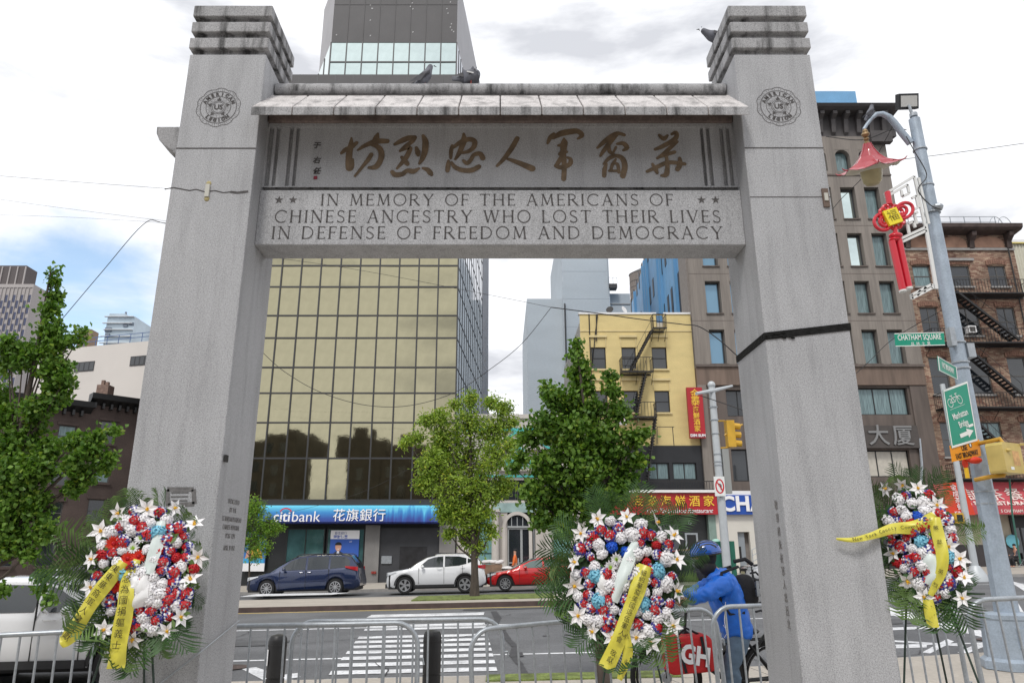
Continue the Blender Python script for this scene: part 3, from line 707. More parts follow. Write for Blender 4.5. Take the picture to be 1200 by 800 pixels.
for z in (zgm, zg0): b.box(X0, X1, YT-.05, YT+.03, z-.05, z+.05)
b.build('top_mullion_grid', M['mullion'], bank)
for (a, c) in (((X0-.02, YT), (XB-.02, YB2)), ((X1+.02, YT), (X1+.32, YT+3))):
    b = MB(); mid = zgm
    b.quad((a[0], a[1], zg0), (c[0], c[1], zg0), (c[0], c[1], zg1), (a[0], a[1], zg1)); b.build('side_glazing', M['pale_glass'] if a[0] < -10 else M['side_glass'], bank)
    b = MB()
    for t in ((0, .5, 1) if a[0] < -10 else (0, .33, .66, 1)): x, y = a[0]+(c[0]-a[0])*t, a[1]+(c[1]-a[1])*t; b.box(x-.04, x+.03, y-.04, y+.04, zg0, zg1)
    b.build('side_mullion', M['mullion'], bank)
b = MB(); sp = random.Random(3)
for _ in range(26):
    x = sp.choice([X0+.4, X1-.5, X1-.6, X1-1.0, X0+3, X0+6]) + sp.uniform(-.25, .25); z = sp.uniform(zg1+.5, zg1+5)
    b.quad((x, YT-.012, z), (x+.09, YT-.012, z+.02), (x+.1, YT-.012, z+.12), (x+.02, YT-.012, z+.1))
b.build('flaked_patch', mat('flaked_paint', (.5, .5, .5), .8), TW)
# ground floor
ZG = .18
shopdark = mat('dark_shopfront', (.022, .024, .026), .4, var=.1); pierc = mat('grey_stone_pier', (.20, .195, .19), .85, var=.14, scale=1.2, var2=.1, scale2=20)
def gx(px, py=650): return xat(px, py, YC)
b = MB(); b.box(XL, XR, YC+.3, YC+.6, -.3, 4.75, 0); b.build('ground_floor_wall', shopdark, bank)
b = MB(); b.box(XL, XR, YC-.12, YC+.12, 4.62, 4.90); b.build('base_fascia', M['mullion'], bank)
for a, c in ((427, 444), (514.5, 533)):
    b = MB(); b.box(gx(a), gx(c), YC-.05, YC+.4, -.2, 3.45); b.build('stone_pier', pierc, bank)
b = MB(); b.box(gx(444), gx(514.5), YC+.12, YC+.3, -.2, 3.3)
rl = mat('roller_shutter', (.04, .042, .048), .55, var=.12, scale=2, var2=.1)
RS = b.build('roller_shutter', rl, bank)
for k in range(9): b = MB(); b.box(gx(444), gx(514.5), YC+.09, YC+.12, 3.3-k*.1-.085, 3.3-k*.1); b.build('shutter_slat', rl, RS)
b = MB(); b.box(gx(468), gx(500), YC+.10, YC+.12, .15, zat(640, YC)); b.build('door_panel', mat('shutter_recess', (.015,.015,.018), .5, var=.5, scale=3), RS)
b = MB(); b.box(gx(447), gx(459), YC+.04, YC+.12, zat(660, YC), zat(651, YC)); b.build('letter_box', M['galv'], bank)
b = MB()
for kx in (436.5, 439.3): b.box(gx(kx), gx(kx)+.14, YC-.12, YC-.05, zat(672, YC), zat(669, YC)); b.tube([(gx(kx)+.07, YC-.12, zat(670.5, YC)), (gx(kx)+.07, YC-.18, zat(670.5, YC))], .05, 8)
b.build('standpipe', mat('red_standpipe', (.30, .04, .03), .5), bank)
# shop windows
for x0, x1, z0, z1, tr in ((gx(286), gx(311.5), .75, 3.2, 0), (gx(334), gx(379), .55, 3.25, 1), (gx(381.5), gx(426), .55, 3.25, 0)):
    w_ = window(x0, x1, z0, z1, YC+.05, bank, M['tealglass'], shopdark, .06, mulls=(.5,) if tr else (), name='shop_window')
b = MB(); b.box(gx(335), gx(378.5), YC+.15, YC+.2, zat(634, YC), zat(623, YC)); b.build('frosted_band', mat('frosted_film', (.22,.40,.40), .5, var=.1), bank)
# awning (cloud-blue gradient print) and its lettering
aw = bpy.data.materials.new('awning_print'); aw.use_nodes = True
n_, l_ = aw.node_tree.nodes, aw.node_tree.links; bs = n_['Principled BSDF']; bs.inputs['Roughness'].default_value = .45
t_ = n_.new('ShaderNodeTexCoord'); sx_ = n_.new('ShaderNodeSeparateXYZ'); l_.new(t_.outputs['Object'], sx_.inputs[0])
mr_ = n_.new('ShaderNodeMapRange'); mr_.inputs[1].default_value = 3.45; mr_.inputs[2].default_value = 4.6; l_.new(sx_.outputs['Z'], mr_.inputs[0])
mpp = n_.new('ShaderNodeMapping'); mpp.inputs['Scale'].default_value = (3.2, 1, .25); l_.new(t_.outputs['Object'], mpp.inputs['Vector'])
nn = n_.new('ShaderNodeTexNoise'); nn.inputs['Scale'].default_value = 1; l_.new(mpp.outputs[0], nn.inputs['Vector'])
xm = n_.new('ShaderNodeMapRange'); xm.inputs[1].default_value = 7.4; xm.inputs[2].default_value = 8.0; xm.inputs[3].default_value = 0; xm.inputs[4].default_value = .55; l_.new(sx_.outputs['X'], xm.inputs[0])
sb = n_.new('ShaderNodeMath'); sb.operation = 'SUBTRACT'; l_.new(nn.outputs[0], sb.inputs[0]); sb.inputs[1].default_value = .5
ml = n_.new('ShaderNodeMath'); ml.operation = 'MULTIPLY'; l_.new(sb.outputs[0], ml.inputs[0]); l_.new(xm.outputs[0], ml.inputs[1])
m3 = n_.new('ShaderNodeMath'); m3.operation = 'MULTIPLY_ADD'; l_.new(ml.outputs[0], m3.inputs[0]); m3.inputs[1].default_value = 3.0; l_.new(mr_.outputs[0], m3.inputs[2])
rp = n_.new('ShaderNodeValToRGB'); e0 = rp.color_ramp.elements
e0[0].position = 0.0; e0[0].color = (.008, .012, .16, 1); e0[1].position = 1; e0[1].color = (.10, .52, .75, 1)
for ps, c_ in ((.3, (.01, .06, .32, 1)), (.62, (.02, .22, .55, 1)), (.85, (.10, .50, .74, 1))): e = e0.new(ps); e.color = c_
l_.new(m3.outputs[0], rp.inputs[0]); l_.new(rp.outputs[0], bs.inputs['Base Color'])
xa0, xa1 = xat(302, 600, 45.0), xat(515, 600, 45.0)
b = MB(); b.prism([(45.1, 3.52), (45.0, 3.60), (45.15, 4.46), (45.35, 4.60), (YC-.1, 4.60), (YC-.1, 3.52)], 'x', 0, xa1-xa0)
for f_ in range(1): pass
AW = b.build('awning', aw, bank, loc=Vector((xa0, 0, 0))-O_)
ORG[AW.name] = Vector((0,0,0))
wt = mat('sign_white', (.82, .82, .84), .5)
def aw_text(s, px, py, size, **k):
    p = at(px, py, 45.04); return text(s, size, k.pop('m', wt), 'lettering', AW, (p.x-xa0, 45.02-.0, p.z), rot=(R(90-9), 0, 0), extrude=.03, world_loc=False, **k)
aw_text("citi", 330.5, 605.5, .88, bold=.010)
aw_text("bank", 358.5, 605.5, .92, bold=-.004)
aw_text("花旗銀行", 421, 604.3, .80, bold=.001, space=1.04)
b = MB(); c = at(334.8, 600.0, 44.97)
b.strip([(Vector((c.x-xa0+.36*math.cos(R(a)), 44.97, c.z-.06+.30*math.sin(R(a)))), .075) for a in range(160, 19, -10)], (0,-1,0)); b.build('red_arc', mat('sign_red', (.62, .03, .05), .5), AW)
# posters in the windows: flat print
def poster(name, px0, px1, py0, py1, blocks, label_y=YC+.02):
    b = MB(); x0, x1 = gx(px0), gx(px1); z0, z1 = zat(py1, YC), zat(py0, YC); b.box(x0, x1, label_y-.02, label_y, z0, z1)
    P_ = b.build('poster', blocks[0], bank); return P_, x0, x1, z0, z1
P_, x0, x1, z0, z1 = poster('poster', 386, 420, 621, 652, [mat('poster_blue', (.03, .10, .42), .5)])
def flat(pts, m, par, name, y): b = MB(); b.add([(x, y, z) for x, z in pts], [tuple(range(len(pts)))]); return b.build(name, m, par)
w_, h_ = x1-x0, z1-z0; skin = mat('poster_skin', (.55, .30, .22), .6)
flat([(x0, z1-.33*h_), (x1, z1-.33*h_), (x1, z1), (x0, z1)], wt, P_, 'poster_header', YC-.004)
cx = x0+.29*w_
flat([(cx-.33, z0), (cx+.38, z0), (cx+.34, z0+.20), (cx+.12, z0+.33), (cx-.12, z0+.33), (cx-.30, z0+.2)], mat('poster_suit', (.02,.025,.06), .6), P_, 'suit', YC-.004)
flat([(cx-.09, z0), (cx+.09, z0), (cx+.06, z0+.33), (cx-.06, z0+.33)], wt, P_, 'shirt', YC-.006)
flat([(cx-.03, z0), (cx+.03, z0), (cx+.02, z0+.28), (cx-.02, z0+.28)], mat('poster_tie', (.02,.15,.5), .6), P_, 'tie', YC-.008)
flat([(cx+.19*math.cos(a/8*math.pi), z0+.58+.26*math.sin(a/8*math.pi)) for a in range(16)], skin, P_, 'face', YC-.008)
flat([(cx+.21*math.cos(a/8*math.pi), z0+.68+.19*math.sin(a/8*math.pi)) for a in range(9)], mat('poster_hair', (.01,.01,.012), .7), P_, 'hair', YC-.010)
flat([(cx-.10, z0+.47), (cx+.02, z0+.43), (cx+.10, z0+.50), (cx+.0, z0+.46)], wt, P_, 'smile', YC-.010)
text("最佳銀行", .19, mat('poster_text', (.08,.1,.3), .6), 'lettering', P_, (x0+.62, YC-.006, z1-.18), extrude=.001); text("理財優惠", .22, mat('poster_text2', (.04,.1,.45), .6), 'lettering', P_, (x0+.62, YC-.006, z1-.40), extrude=.001, bold=.004)
text("citi", .13, wt, 'lettering', P_, (x0+1.25, YC-.006, z0+.9), extrude=.001)
P_, x0, x1, z0, z1 = poster('poster', 285, 311, 633, 669, [mat('poster_sky', (.05, .17, .45), .5)])
w_, h_ = x1-x0, z1-z0
flat([(x0, z0), (x1, z0), (x1, z0+.26*h_), (x0, z0+.26*h_)], wt, P_, 'poster_footer', YC-.004)
flat([(x0, z0+.26*h_), (x1-.05, z0+.26*h_), (x1-.1, z0+.42*h_), (x0, z0+.42*h_)], mat('poster_cyan', (.05,.35,.65), .5), P_, 'poster_panel', YC-.005)
flat([(x0+.1, z0+.42*h_), (x1-.15, z0+.42*h_), (x1-.25, z0+.62*h_), (x1-.5, z0+.8*h_), (x0+.55, z0+.76*h_), (x0+.3, z0+.6*h_)], mat('poster_yellow', (.60,.36,.05), .6), P_, 'jumper', YC-.006)
flat([(x0+.55+.15*math.cos(a/6*math.pi), z0+.82*h_+.17*math.sin(a/6*math.pi)) for a in range(12)], skin, P_, 'face', YC-.008)
flat([(x0+.15, z0+.42*h_), (x0+.5, z0+.42*h_), (x0+.45, z0+.72*h_), (x0+.2, z0+.66*h_)], skin, P_, 'arm', YC-.0075)

# ---- low stone building with the pediment, right of the bank
ped = thing('stone_building', 'pale stone building with teal-trimmed gable and arched glass entrance', 'building', (-.5, 46.5, 0))
stone = mat('pale_stone', (.50, .47, .44), .85, var=.08, scale=1.0, var2=.07, scale2=25); teal = mat('teal_trim', (.06, .42, .40), .5)
YP = 46.5
def px_(x, y=600): return xat(x, y, YP)
X0, X1 = XR+.15, px_(693); zt = zat(490, YP); ac = (px_(606), zat(617, YP)); ar = .62
holes = [(px_(560), px_(577), .9, zat(598, YP)), (px_(594.5), px_(627), .25, zat(598, YP)), (px_(648), px_(668), .9, zat(598, YP)), (px_(552), px_(632), zat(586, YP), zat(562, YP)), (px_(640), px_(690), zat(586, YP), zat(562, YP))]
wall('wall', stone, X0, X1, 0, zt, holes, YP, .35, ped)
b = MB(); b.box(X0, X1, YP+.36, YP+8, 0, zt-.02); b.build('core', M['dark'], ped)
b = MB(); b.box(X0-.02, X1+.1, YP-.15, YP+.1, zt-.02, zt+.25); b.box(X0, X1, YP-.09, YP, zat(505.5, YP), zat(501.5, YP), 1); b.build('parapet', [stone, teal], ped)
apx, apz = px_(609.5), zat(503.5, YP); hw = 2.1; bz = zat(527, YP)
b = MB(); b.prism([(apx-hw, bz), (apx+hw, bz), (apx, apz)], 'y', YP-.35, YP-.001); b.build('gable', stone, ped)
b = MB()
for s_ in (1, -1): b.prism([(apx, apz), (apx+s_*hw, bz), (apx+s_*hw, bz-.16), (apx, apz-.16)][::s_], 'y', YP-.45, YP-.36)
b.build('gable_trim', teal, ped)
b = MB(); b.tube([(apx, YP-.40, zat(530, YP)), (apx, YP-.30, zat(530, YP))], .42, 24); EM = b.build('medallion', mat('medallion_white', (.6,.66,.64), .5), ped)
b = MB()
for k in range(6):
    a = R(60*k+30); c0 = Vector((apx+.22*math.cos(a), YP-.41, zat(530, YP)+.22*math.sin(a)))
    b.add([c0+Vector((.11*math.cos(t*math.pi/4), 0, .11*math.sin(t*math.pi/4))) for t in range(8)], [tuple(range(8))])
b.build('medallion_petals', teal, EM)
b = MB(); b.box(px_(583), px_(630), YP-.30, YP-.01, zat(552, YP), zat(537, YP)); FR = b.build('name_frieze', stone, ped)
text("中華會館", .62, teal, 'lettering', FR, (px_(603), YP-.32, zat(545, YP)), extrude=.02, bold=.01, space=1.15)
b = MB(); b.box(px_(560), px_(660), YP-.10, YP-.01, zat(559, YP), zat(556.5, YP), 0); b.build('string_course', teal, ped)
for a, c in ((552, 578), (579, 605), (606, 632), (640, 664), (665, 690)): window(px_(a), px_(c), zat(586, YP), zat(562, YP), YP+.2, ped, M['dkglass'], M['mullion'], .06, mulls=(.5,))
b = MB(); b.box(px_(577.5), px_(646), YP-.06, YP-.002, zat(600, YP), zat(589, YP)); b.build('entrance_lintel', mat('verdigris_panel', (.27, .38, .37), .6, var=.15, scale=2), ped)
# arch surround and doors
b = MB(); k = 20
for i in range(k):
    a0, a1 = math.pi*i/k, math.pi*(i+1)/k; ri, ro = .72, .93
    P4 = [(ac[0]+r*math.cos(a), ac[1]+r*math.sin(a)) for r, a in ((ri,a0),(ro,a0),(ro,a1),(ri,a1))]
    b.prism(P4, 'y', YP-.12, YP-.004)
for s_ in (1, -1): b.box(ac[0]+s_*.72, ac[0]+s_*.93, YP-.12, YP-.004, .2, ac[1])
b.build('arch_surround', stone, ped, smooth=False)
b = MB()
for i in range(k):
    a0, a1 = math.pi*i/k, math.pi*(i+1)/k
    b.add([(ac[0], YP+.05, ac[1]), (ac[0]+.72*math.cos(a0), YP+.05, ac[1]+.72*math.sin(a0)), (ac[0]+.72*math.cos(a1), YP+.05, ac[1]+.72*math.sin(a1))], [(0,1,2)])
b.build('fanlight', M['dkglass'], ped)
fr_ = mat('aluminium_frame', (.42, .44, .45), .4, .5)
for s_ in (0, 1): window(px_(595)+s_*.85, px_(595)+.85+s_*.82, .25, ac[1]-.08, YP+.1, ped, M['dkglass'], fr_, .07, bars=(.32,), name='door')
b = MB(); b.box(px_(594), px_(627.5), YP+.0, YP+.09, ac[1]-.06, ac[1]+.06)
for s_ in (-1, 0, 1): a = math.pi/2 + s_*.7; b.box(ac[0]+.35*s_-.025, ac[0]+.35*s_+.025, YP+.02, YP+.045, ac[1], ac[1]+.6)
b.build('transom', fr_, ped)
b = MB(); b.box(ac[0]+.02, ac[0]+.10, YP-.05, YP+.02, .9, 1.5); b.build('door_handle', M['galv'], ped)
for x in (580.5, 642, 671): b = MB(); b.tube([(px_(x), YP-.35, .15), (px_(x), YP-.35, zat(600, YP))], [.24, .21], 16); b.box(px_(x)-.3, px_(x)+.3, YP-.65, YP-.1, zat(600, YP), zat(600, YP)+.15); b.build('column', stone, ped)
tg = mat('teal_glass_tile', (.22, .42, .43), .15, .2, var=.12, scale=1.5)
for a, c in ((560, 577), (648, 668)):
    for i in range(2):
        for j in range(4):
            wx = (px_(c)-px_(a))/2; wz = (zat(598, YP)-.9)/4; b = MB(); b.box(px_(a)+i*wx+.02, px_(a)+(i+1)*wx-.02, YP+.1, YP+.14, .9+j*wz+.03, .9+(j+1)*wz-.03); b.build('glass_tile', tg, ped)
b = MB(); b.box(px_(536), px_(547), YP-.2, YP-.002, 0, zat(560, YP)); b.build('pier', stone, ped)
# low rear block whose roof shows over it
b = MB(); b.box(px_(560)+.2, px_(600), YP+7, YP+12, 0, zat(488, YP+7)+.2); b.build('rear_block', mat('grey_roof_block', (.32,.33,.34), .8), ped)

# ---- pale blank-walled tower behind
YT = 92.0; blk = mat('pale_grey_render', (.46, .51, .55), .85, var=.05, scale=.15, var2=.04, scale2=3, stretch=(1, 1, 3))
tw = thing('blank_tower', 'windowless pale grey rendered tower block behind the yellow building', 'building', (15, YT, 0))
def tx(p, y=330): return xat(p, y, YT)
z1_ = zat(347, YT)
b = MB(); b.box(tx(617.5), tx(659), YT+1, YT+22, 0, z1_); b.build('lower_wing', blk, tw)
b = MB(); b.box(tx(659), tx(714), YT, YT+22, 0, 47); b.build('tower_wall', blk, tw)
b = MB(); b.box(tx(714), tx(739), YT+1, YT+20, 0, zat(341, YT)); b.build('lower_wing', blk, tw)
b = MB(); b.box(tx(714), tx(739), YT+.9, YT+1, zat(354, YT), zat(353, YT)); b.build('string_course', M['kerbstone'], tw)
b = MB()
for z in range(3, 46, 4): b.box(tx(659), tx(714), YT-.012, YT, z, z+.06)
b.build('render_joint', mat('render_joint', (.38,.42,.46), .9), tw)
b = MB(); b.tube([(tx(661), YT-.2, 0), (tx(661), YT-.2, zat(356, YT))], .10, 6); b.build('drain_pipe', M['mullion'], tw)
b = MB(); x = tx(717.5); z = zat(338, YT); b.box(x-.5, x+.6, YT-.3, YT+.9, z, z+.6)
b.build('roof_tank', M['mullion'], tw)
b = MB()
for dx in (-.5, .05, .6): b.tube([(x+dx, YT-.3, z+.6), (x+dx, YT-.3, z+1.5)], .03, 5)
b.tube([(x-.5, YT-.3, z+1.5), (x+.6, YT-.3, z+1.5)], .03, 5); b.tube([(x-.6, YT-.3, z-.8), (x-.6, YT-.3, z+5)], .03, 5); b.build('railing', M['galv'], tw)

# ---- blue tower and the wooden water tank behind the yellow and brown buildings
YB_ = 70.0; bl = mat('blue_cladding', (.15, .35, .58), .55, var=.12, scale=.5, var2=.08, scale2=10); bld = mat('dark_slot', (.01,.012,.02), .5)
bt = thing('blue_tower', 'bright blue clad tower with narrow slot windows behind the yellow building', 'building', (22, YB_, 0))
def bx_(p, y=340): return xat(p, y, YB_)
# its left side face runs away towards the left
A_ = at(738, 366, 100); Xf = bx_(806); B = (bx_(806), YB_)
Ax, Ay = 23.4, 125.0
B = (19.6, YB_)
zb_top = 44.4
x757 = bx_(757)
blr = mat('blue_rib', (.11, .29, .50), .55)
b = MB(); b.prism([(B[0], B[1]), (B[0]+9, B[1]), (B[0]+13, Ay), (Ax, Ay)], 'z', 0, zb_top); b.build('wall', bl, bt)
dirv = Vector((Ax-B[0], Ay-B[1], 0)); Lf = dirv.length; dirv.normalize(); nv = Vector((-dirv.y, dirv.x, 0))
if nv.x > 0: nv = -nv
for t in (.12, .30, .34, .52, .56, .60, .8):
    b = MB()
    c = Vector((B[0], B[1], 0)) + dirv*Lf*t
    Mx = Matrix.Translation(c) @ Matrix.Rotation(math.atan2(dirv.y, dirv.x), 4, 'Z'); b.box(-.25, .25, -.25, .35, 0, zb_top-.1, 0, Mx); b.build('pilaster', blr, bt)
k = 0
for t in (.04, .10, .19, .24, .30, .36, .44, .50, .57, .63, .70, .76, .84, .92):
    for j in range(6):
        c = Vector((B[0], B[1], 0)) + dirv*Lf*t; z = 14 + j*5.2 + (k % 3)*1.4; k += 1
        Mx = Matrix.Translation(c) @ Matrix.Rotation(math.atan2(dirv.y, dirv.x), 4, 'Z'); b = MB(); b.box(-.55, .55, -.06, .06, z, z+2.6, 0, Mx); b.build('slot_window', bld, bt)
# roof mass that rises above the brown building
b = MB(); yy = 58.0; b.box(xat(930, 120, yy), xat(1002.5, 108, yy), yy, yy+14, 30, zat(107, yy)); 
hb = b.build('blue_tower', bl); tag(hb, 'plain blue roof block rising above the cornice of the brown building', 'roof block')
tk = thing('water_tank', 'round wooden rooftop water tank beside the blue tower', 'water tank', (xat(752, 330, 132), 132, 0))
wd = mat('weathered_wood', (.20, .17, .15), .85, var=.3, scale=3, stretch=(6,6,.5)); c = at(752, 330, 132); rr = 2.35
b = MB(); b.tube([(c.x, 132, zat(368, 132)-2), (c.x, 132, zat(322, 132))], rr, 24); b.build('tank', wd, tk, smooth=True)
b = MB(); b.lathe([(rr*1.05, zat(322, 132)), (.1, zat(322, 132)+1.4)], (c.x, 132, 0), 24); b.build('lid', M['mullion'], tk)
b = MB()
for i in range(6): z = zat(366, 132)+i*1.2; b.lathe([(rr*1.01, z), (rr*1.01, z+.08)], (c.x, 132, 0), 24)
b.build('hoop', M['iron'], tk)
b = MB()
for s_ in (-1, 1): b.box(c.x+s_*1.1-.1, c.x+s_*1.1+.1, 131, 133, 20, zat(368, 132)-1.5)
b.build('tank_leg', M['iron'], tk)
# ---- yellow walk-up with the fire escape
Y5 = 50.0
def z5(p): return zat(p, Y5)
def x5(p, y=500): return xat(p, y, Y5)
yel = thing('yellow_building', 'yellow painted brick building with black fire escape and red restaurant sign', 'building', (5.75, Y5, 0))
ym = mat('yellow_paint', (.66, .53, .245), .8, var=.06, scale=.9, var2=.06, scale2=12, bump=.8, bscale=9, stretch=(1, 1, 2.2)); yt_ = mat('yellow_trim', (.64, .53, .28), .75, var=.06, scale=2)
YX0, YX1 = 5.75, 13.85
wx = [(6.5, 7.55), (8.69, 9.72), (10.87, 11.93)]; wz = [(14.45, 16.05), (11.3, 12.85)]
holes = [(a, c, e, g) for a, c in wx for e, g in wz] + [(YX0+7.0-.35, YX0+7.0+.45, z5(379), 19.0)]
dgx0, dgx1 = x5(769, 372), x5(777.5, 372)
holes[-1] = (dgx0, dgx1, z5(383), 19.5)
YW = wall('wall', ym, YX0, YX1, 8.95, 18.55, holes, Y5, .25, yel)
b = MB(); b.box(YX0+.01, YX1-.01, Y5+.26, Y5+14, -.5, 18.0); b.build('core', mat('side_render', (.55,.53,.48), .9), yel)
b = MB(); b.box(YX0-.08, dgx0, Y5-.08, Y5+.35, 18.55, 18.68); b.box(dgx1, YX1, Y5-.08, Y5+.35, 18.55, 18.68); b.build('coping', M['white'], yel)
b = MB(); b.box(YX0, YX1, Y5-.05, Y5, z5(388.5), z5(387)); b.build('string_course', yt_, yel)
for a, c in wx:
    for e, g in wz:
        b = MB(); b.box(a-.1, c+.1, Y5-.12, Y5-.002, e-.14, e-.02); b.build('sill', yt_, yel)
        b = MB(); b.box(a-.12, c+.12, Y5-.13, Y5-.002, g+.72, g+.88); b.box(a-.05, a, Y5-.05, Y5-.002, g, g+.72); b.box(c, c+.05, Y5-.05, Y5-.002, g, g+.72); b.build('lintel', yt_, yel)
        window(a, c, e, g, Y5+.14, yel, M['window'], M['iron'], .06, bars=(.5,))
# black first floor and shopfront
b5 = mat('black_shopfront', (.016, .017, .02), .4, var=.15, scale=2)
wh = [(x5(756.6, 550), x5(784, 550), z5(562), z5(542)), (x5(788, 550), x5(816, 550), z5(562), z5(542))]
wall('shopfront_wall', b5, YX0, YX1+.55, 5.75, 8.95, wh, Y5-.06, .25, yel)
for h in wh: window(h[0], h[1], h[2], h[3], Y5+.05, yel, M['curtain'], M['black'], .08, mulls=(.5,))
b = MB(); b.box(YX0, YX1+.6, Y5-.9, Y5-.07, z5(578), z5(575)); b.build('ledge', M['white'], yel)
b = MB()
for i in range(46): x = YX0+.1+i*.185; b.box(x, x+.03, Y5-.85, Y5-.82, z5(575), z5(565.5))
b.box(YX0, YX1+.6, Y5-.86, Y5-.81, z5(565.5), z5(564.6)); b.box(YX0, YX1+.6, Y5-.86, Y5-.81, z5(574.4), z5(573.8)); b.build('balcony_rail', M['iron'], yel)
red = mat('sign_red_board', (.40, .012, .02), .45, var=.06, scale=1); gold = mat('sign_gold', (.85, .55, .05), .45)
b = MB(); b.box(YX0, x5(837, 590), Y5-.7, Y5-.45, z5(603), z5(578.6)); SG = b.build('restaurant_sign', red, yel)
text("金泰海鮮酒家", .76, gold, 'lettering', SG, (x5(786, 588), Y5-.73, z5(588.5)), extrude=.02, bold=.006, space=1.5)
text("Kam Tai Seafood Restaurant", .42, wt, 'lettering', SG, (x5(793, 599), Y5-.73, z5(599)), extrude=.01, shear=.35, space=.92)
b = MB(); b.box(YX0, YX1, Y5+.1, Y5+.3, 0, z5(603)); b.build('shopfront', shopdark, yel)
gx5 = lambda p: x5(p, 630)
b = MB(); b.box(gx5(830), gx5(838.5), Y5-.35, Y5+.09, .2, z5(603)); b.build('green_pier', mat('verdigris_pier', (.19, .27, .24), .7, var=.1, scale=2), yel)
DR = window(gx5(803), gx5(818), .8, z5(624), Y5+.02, yel, M['dark'], M['galv'], .12, name='door')
b = MB(); b.box(gx5(809), gx5(813), Y5+.0, Y5+.03, z5(641), z5(635)); b.build('notice', wt, DR)
text("6", .5, M['galv'], 'lettering', yel, (gx5(810), Y5+.08, z5(611.5)), extrude=.01)
window(gx5(700), gx5(798), .8, z5(612), Y5+.03, yel, M['dkglass'], M['black'], .1, mulls=(.33, .66), name='shop_window')
# vertical sign
b = MB(); vx0, vx1 = x5(801.5, 458), x5(819.3, 458); b.box(vx0, vx1, Y5-.75, Y5-.5, z5(515), z5(456.5)); VS = b.build('vertical_sign', [red], yel)
for i, ch in enumerate("金泰海鮮酒家"):
    s_ = (.66, .64, .46, .46, .46, .46)[i]; yy = (464.5, 473.5, 482.5, 489.5, 497, 504.5)[i]
    text(ch, s_*1.0, gold, 'lettering', VS, ((vx0+vx1)/2, Y5-.77, z5(yy)), extrude=.01, bold=.004)
b = MB(); b.box(vx0+.03, vx1-.03, Y5-.76, Y5-.751, z5(514.5), z5(510)); b.build('sign_band', mat('sign_band', (.3,.01,.02), .5), VS)
text("DIM SUM", .26, wt, 'lettering', VS, ((vx0+vx1)/2, Y5-.78, z5(512.2)), extrude=.004, bold=.01)
# fire escape
fe = MB()
def rail(b, x0, x1, y0, y1, z, h=1.0, step=.22, n3=True):
    for i in range(int((x1-x0)/step)+1): x = x0+i*step; b.box(x-.012, x+.012, y0-.012, y0+.012, z, z+h)
    for yy in (y0,): b.box(x0, x1, yy-.02, yy+.02, z+h-.02, z+h+.02)
    for xx in (x0, x1):
        b.box(xx-.015, xx+.015, y0, y1, z+h-.02, z+h+.02)
        for j in range(int((y1-y0)/.22)+1): b.box(xx-.012, xx+.012, y0+j*.22-.012, y0+j*.22+.012, z, z+h)
def platform(x0, x1, z, par, d=1.0, y=Y5, mname='iron'):
    b = MB()
    for i in range(int((x1-x0)/.09)): b.box(x0+i*.09, x0+i*.09+.05, y-d, y-.02, z-.03, z)
    b.box(x0, x1, y-d-.03, y-d+.02, z-.09, z+.01); b.box(x0, x1, y-.06, y-.01, z-.09, z+.01)
    for x in (x0, x1, (x0+x1)/2): b.tube([(x, y-.02, z-.75), (x, y-d*.8, z-.05)], .02, 5)
    P_ = b.build('fire_escape_platform', M[mname], par); r_ = MB(); rail(r_, x0, x1, y-d, y, z); r_.build('balcony_rail', M[mname], P_); return P_
def stair(x0, z0, x1, z1, par, y0=Y5-.85, y1=Y5-.35, n=None, hand=True, thick=.055):
    b = MB(); n = n or int(abs(z1-z0)/.2); mx = .055
    for yy in (y0, y1): b.tube([(x0, yy, z0), (x1, yy, z1)], thick, 4)
    for i in range(1, n): t = i/n; x = x0+(x1-x0)*t; z = z0+(z1-z0)*t; b.box(x-.13, x+.13, y0, y1, z-thick*.4, z+thick*.4)
    if hand:
        b.tube([(x0, y0-.05, z0+.8), (x1, y0-.05, z1+.8)], .016, 4)
        for t in (0, .33, .66, 1): x = x0+(x1-x0)*t; z = z0+(z1-z0)*t; b.tube([(x, y0-.05, z), (x, y0-.05, z+.8)], .013, 4)
    return b.build('fire_escape_stair', M['iron'], par)
fy = 49.0
def fx(px, py): return xat(px, py, fy)
def fz(py): return zat(py, fy)
PL = [(fx(729, 435), fx(766, 435), fz(434.5)), (fx(726, 487), fx(770, 487), fz(487.5)), (fx(766, 383), fx(781.5, 383), fz(383.5))]
for a, c, z in PL: platform(a, c, z, yel)
stair(fx(739, 431), PL[0][2], fx(766, 383), PL[2][2], yel)
stair(fx(746, 485), PL[1][2], fx(758, 437), PL[0][2], yel)
stair(fx(760, 563), z5(565), fx(770, 500), PL[1][2], yel)
b = MB()
for px_0, py0, px1, py1 in ((770, 500, 770, 520), (788, 500, 790, 523), (770, 500, 790, 500)): b.tube([(fx(px_0, py0), fy, fz(py0)), (fx(px1, py1), fy, fz(py1))], .03, 4)
b.tube([(fx(692, 364), Y5-.05, 18.6), (fx(692, 364), Y5-.05, 9)], .04, 5); b.build('conduit', M['iron'], yel)
b = MB(); b.tube([(x5(700, 369), Y5-.1, z5(369)), (x5(697, 395), Y5-.1, z5(395)), (x5(694, 430), Y5-.1, z5(430))], .035, 5)
b.tube([(x5(700, 369), Y5-.1, z5(369)), (x5(698.5, 369), Y5-.1, z5(369)), (x5(698, 380), Y5-.1, z5(400))], .035, 5); b.build('hanging_cable', M['iron'], yel)
b = MB(); b.box(fx(720, 492), fx(733.5, 492), fy-.15, fy-.06, fz(498), fz(487.5)); BN = b.build('white_banner', M['white'], yel)
b = MB(); cx, cz = fx(726.8, 491), fz(492); b.add([(cx+.25*math.cos(a*math.pi/6), fy-.155, cz+.12*math.sin(a*math.pi/6)) for a in range(12)], [tuple(range(12))]); b.build('red_mark', red, BN)
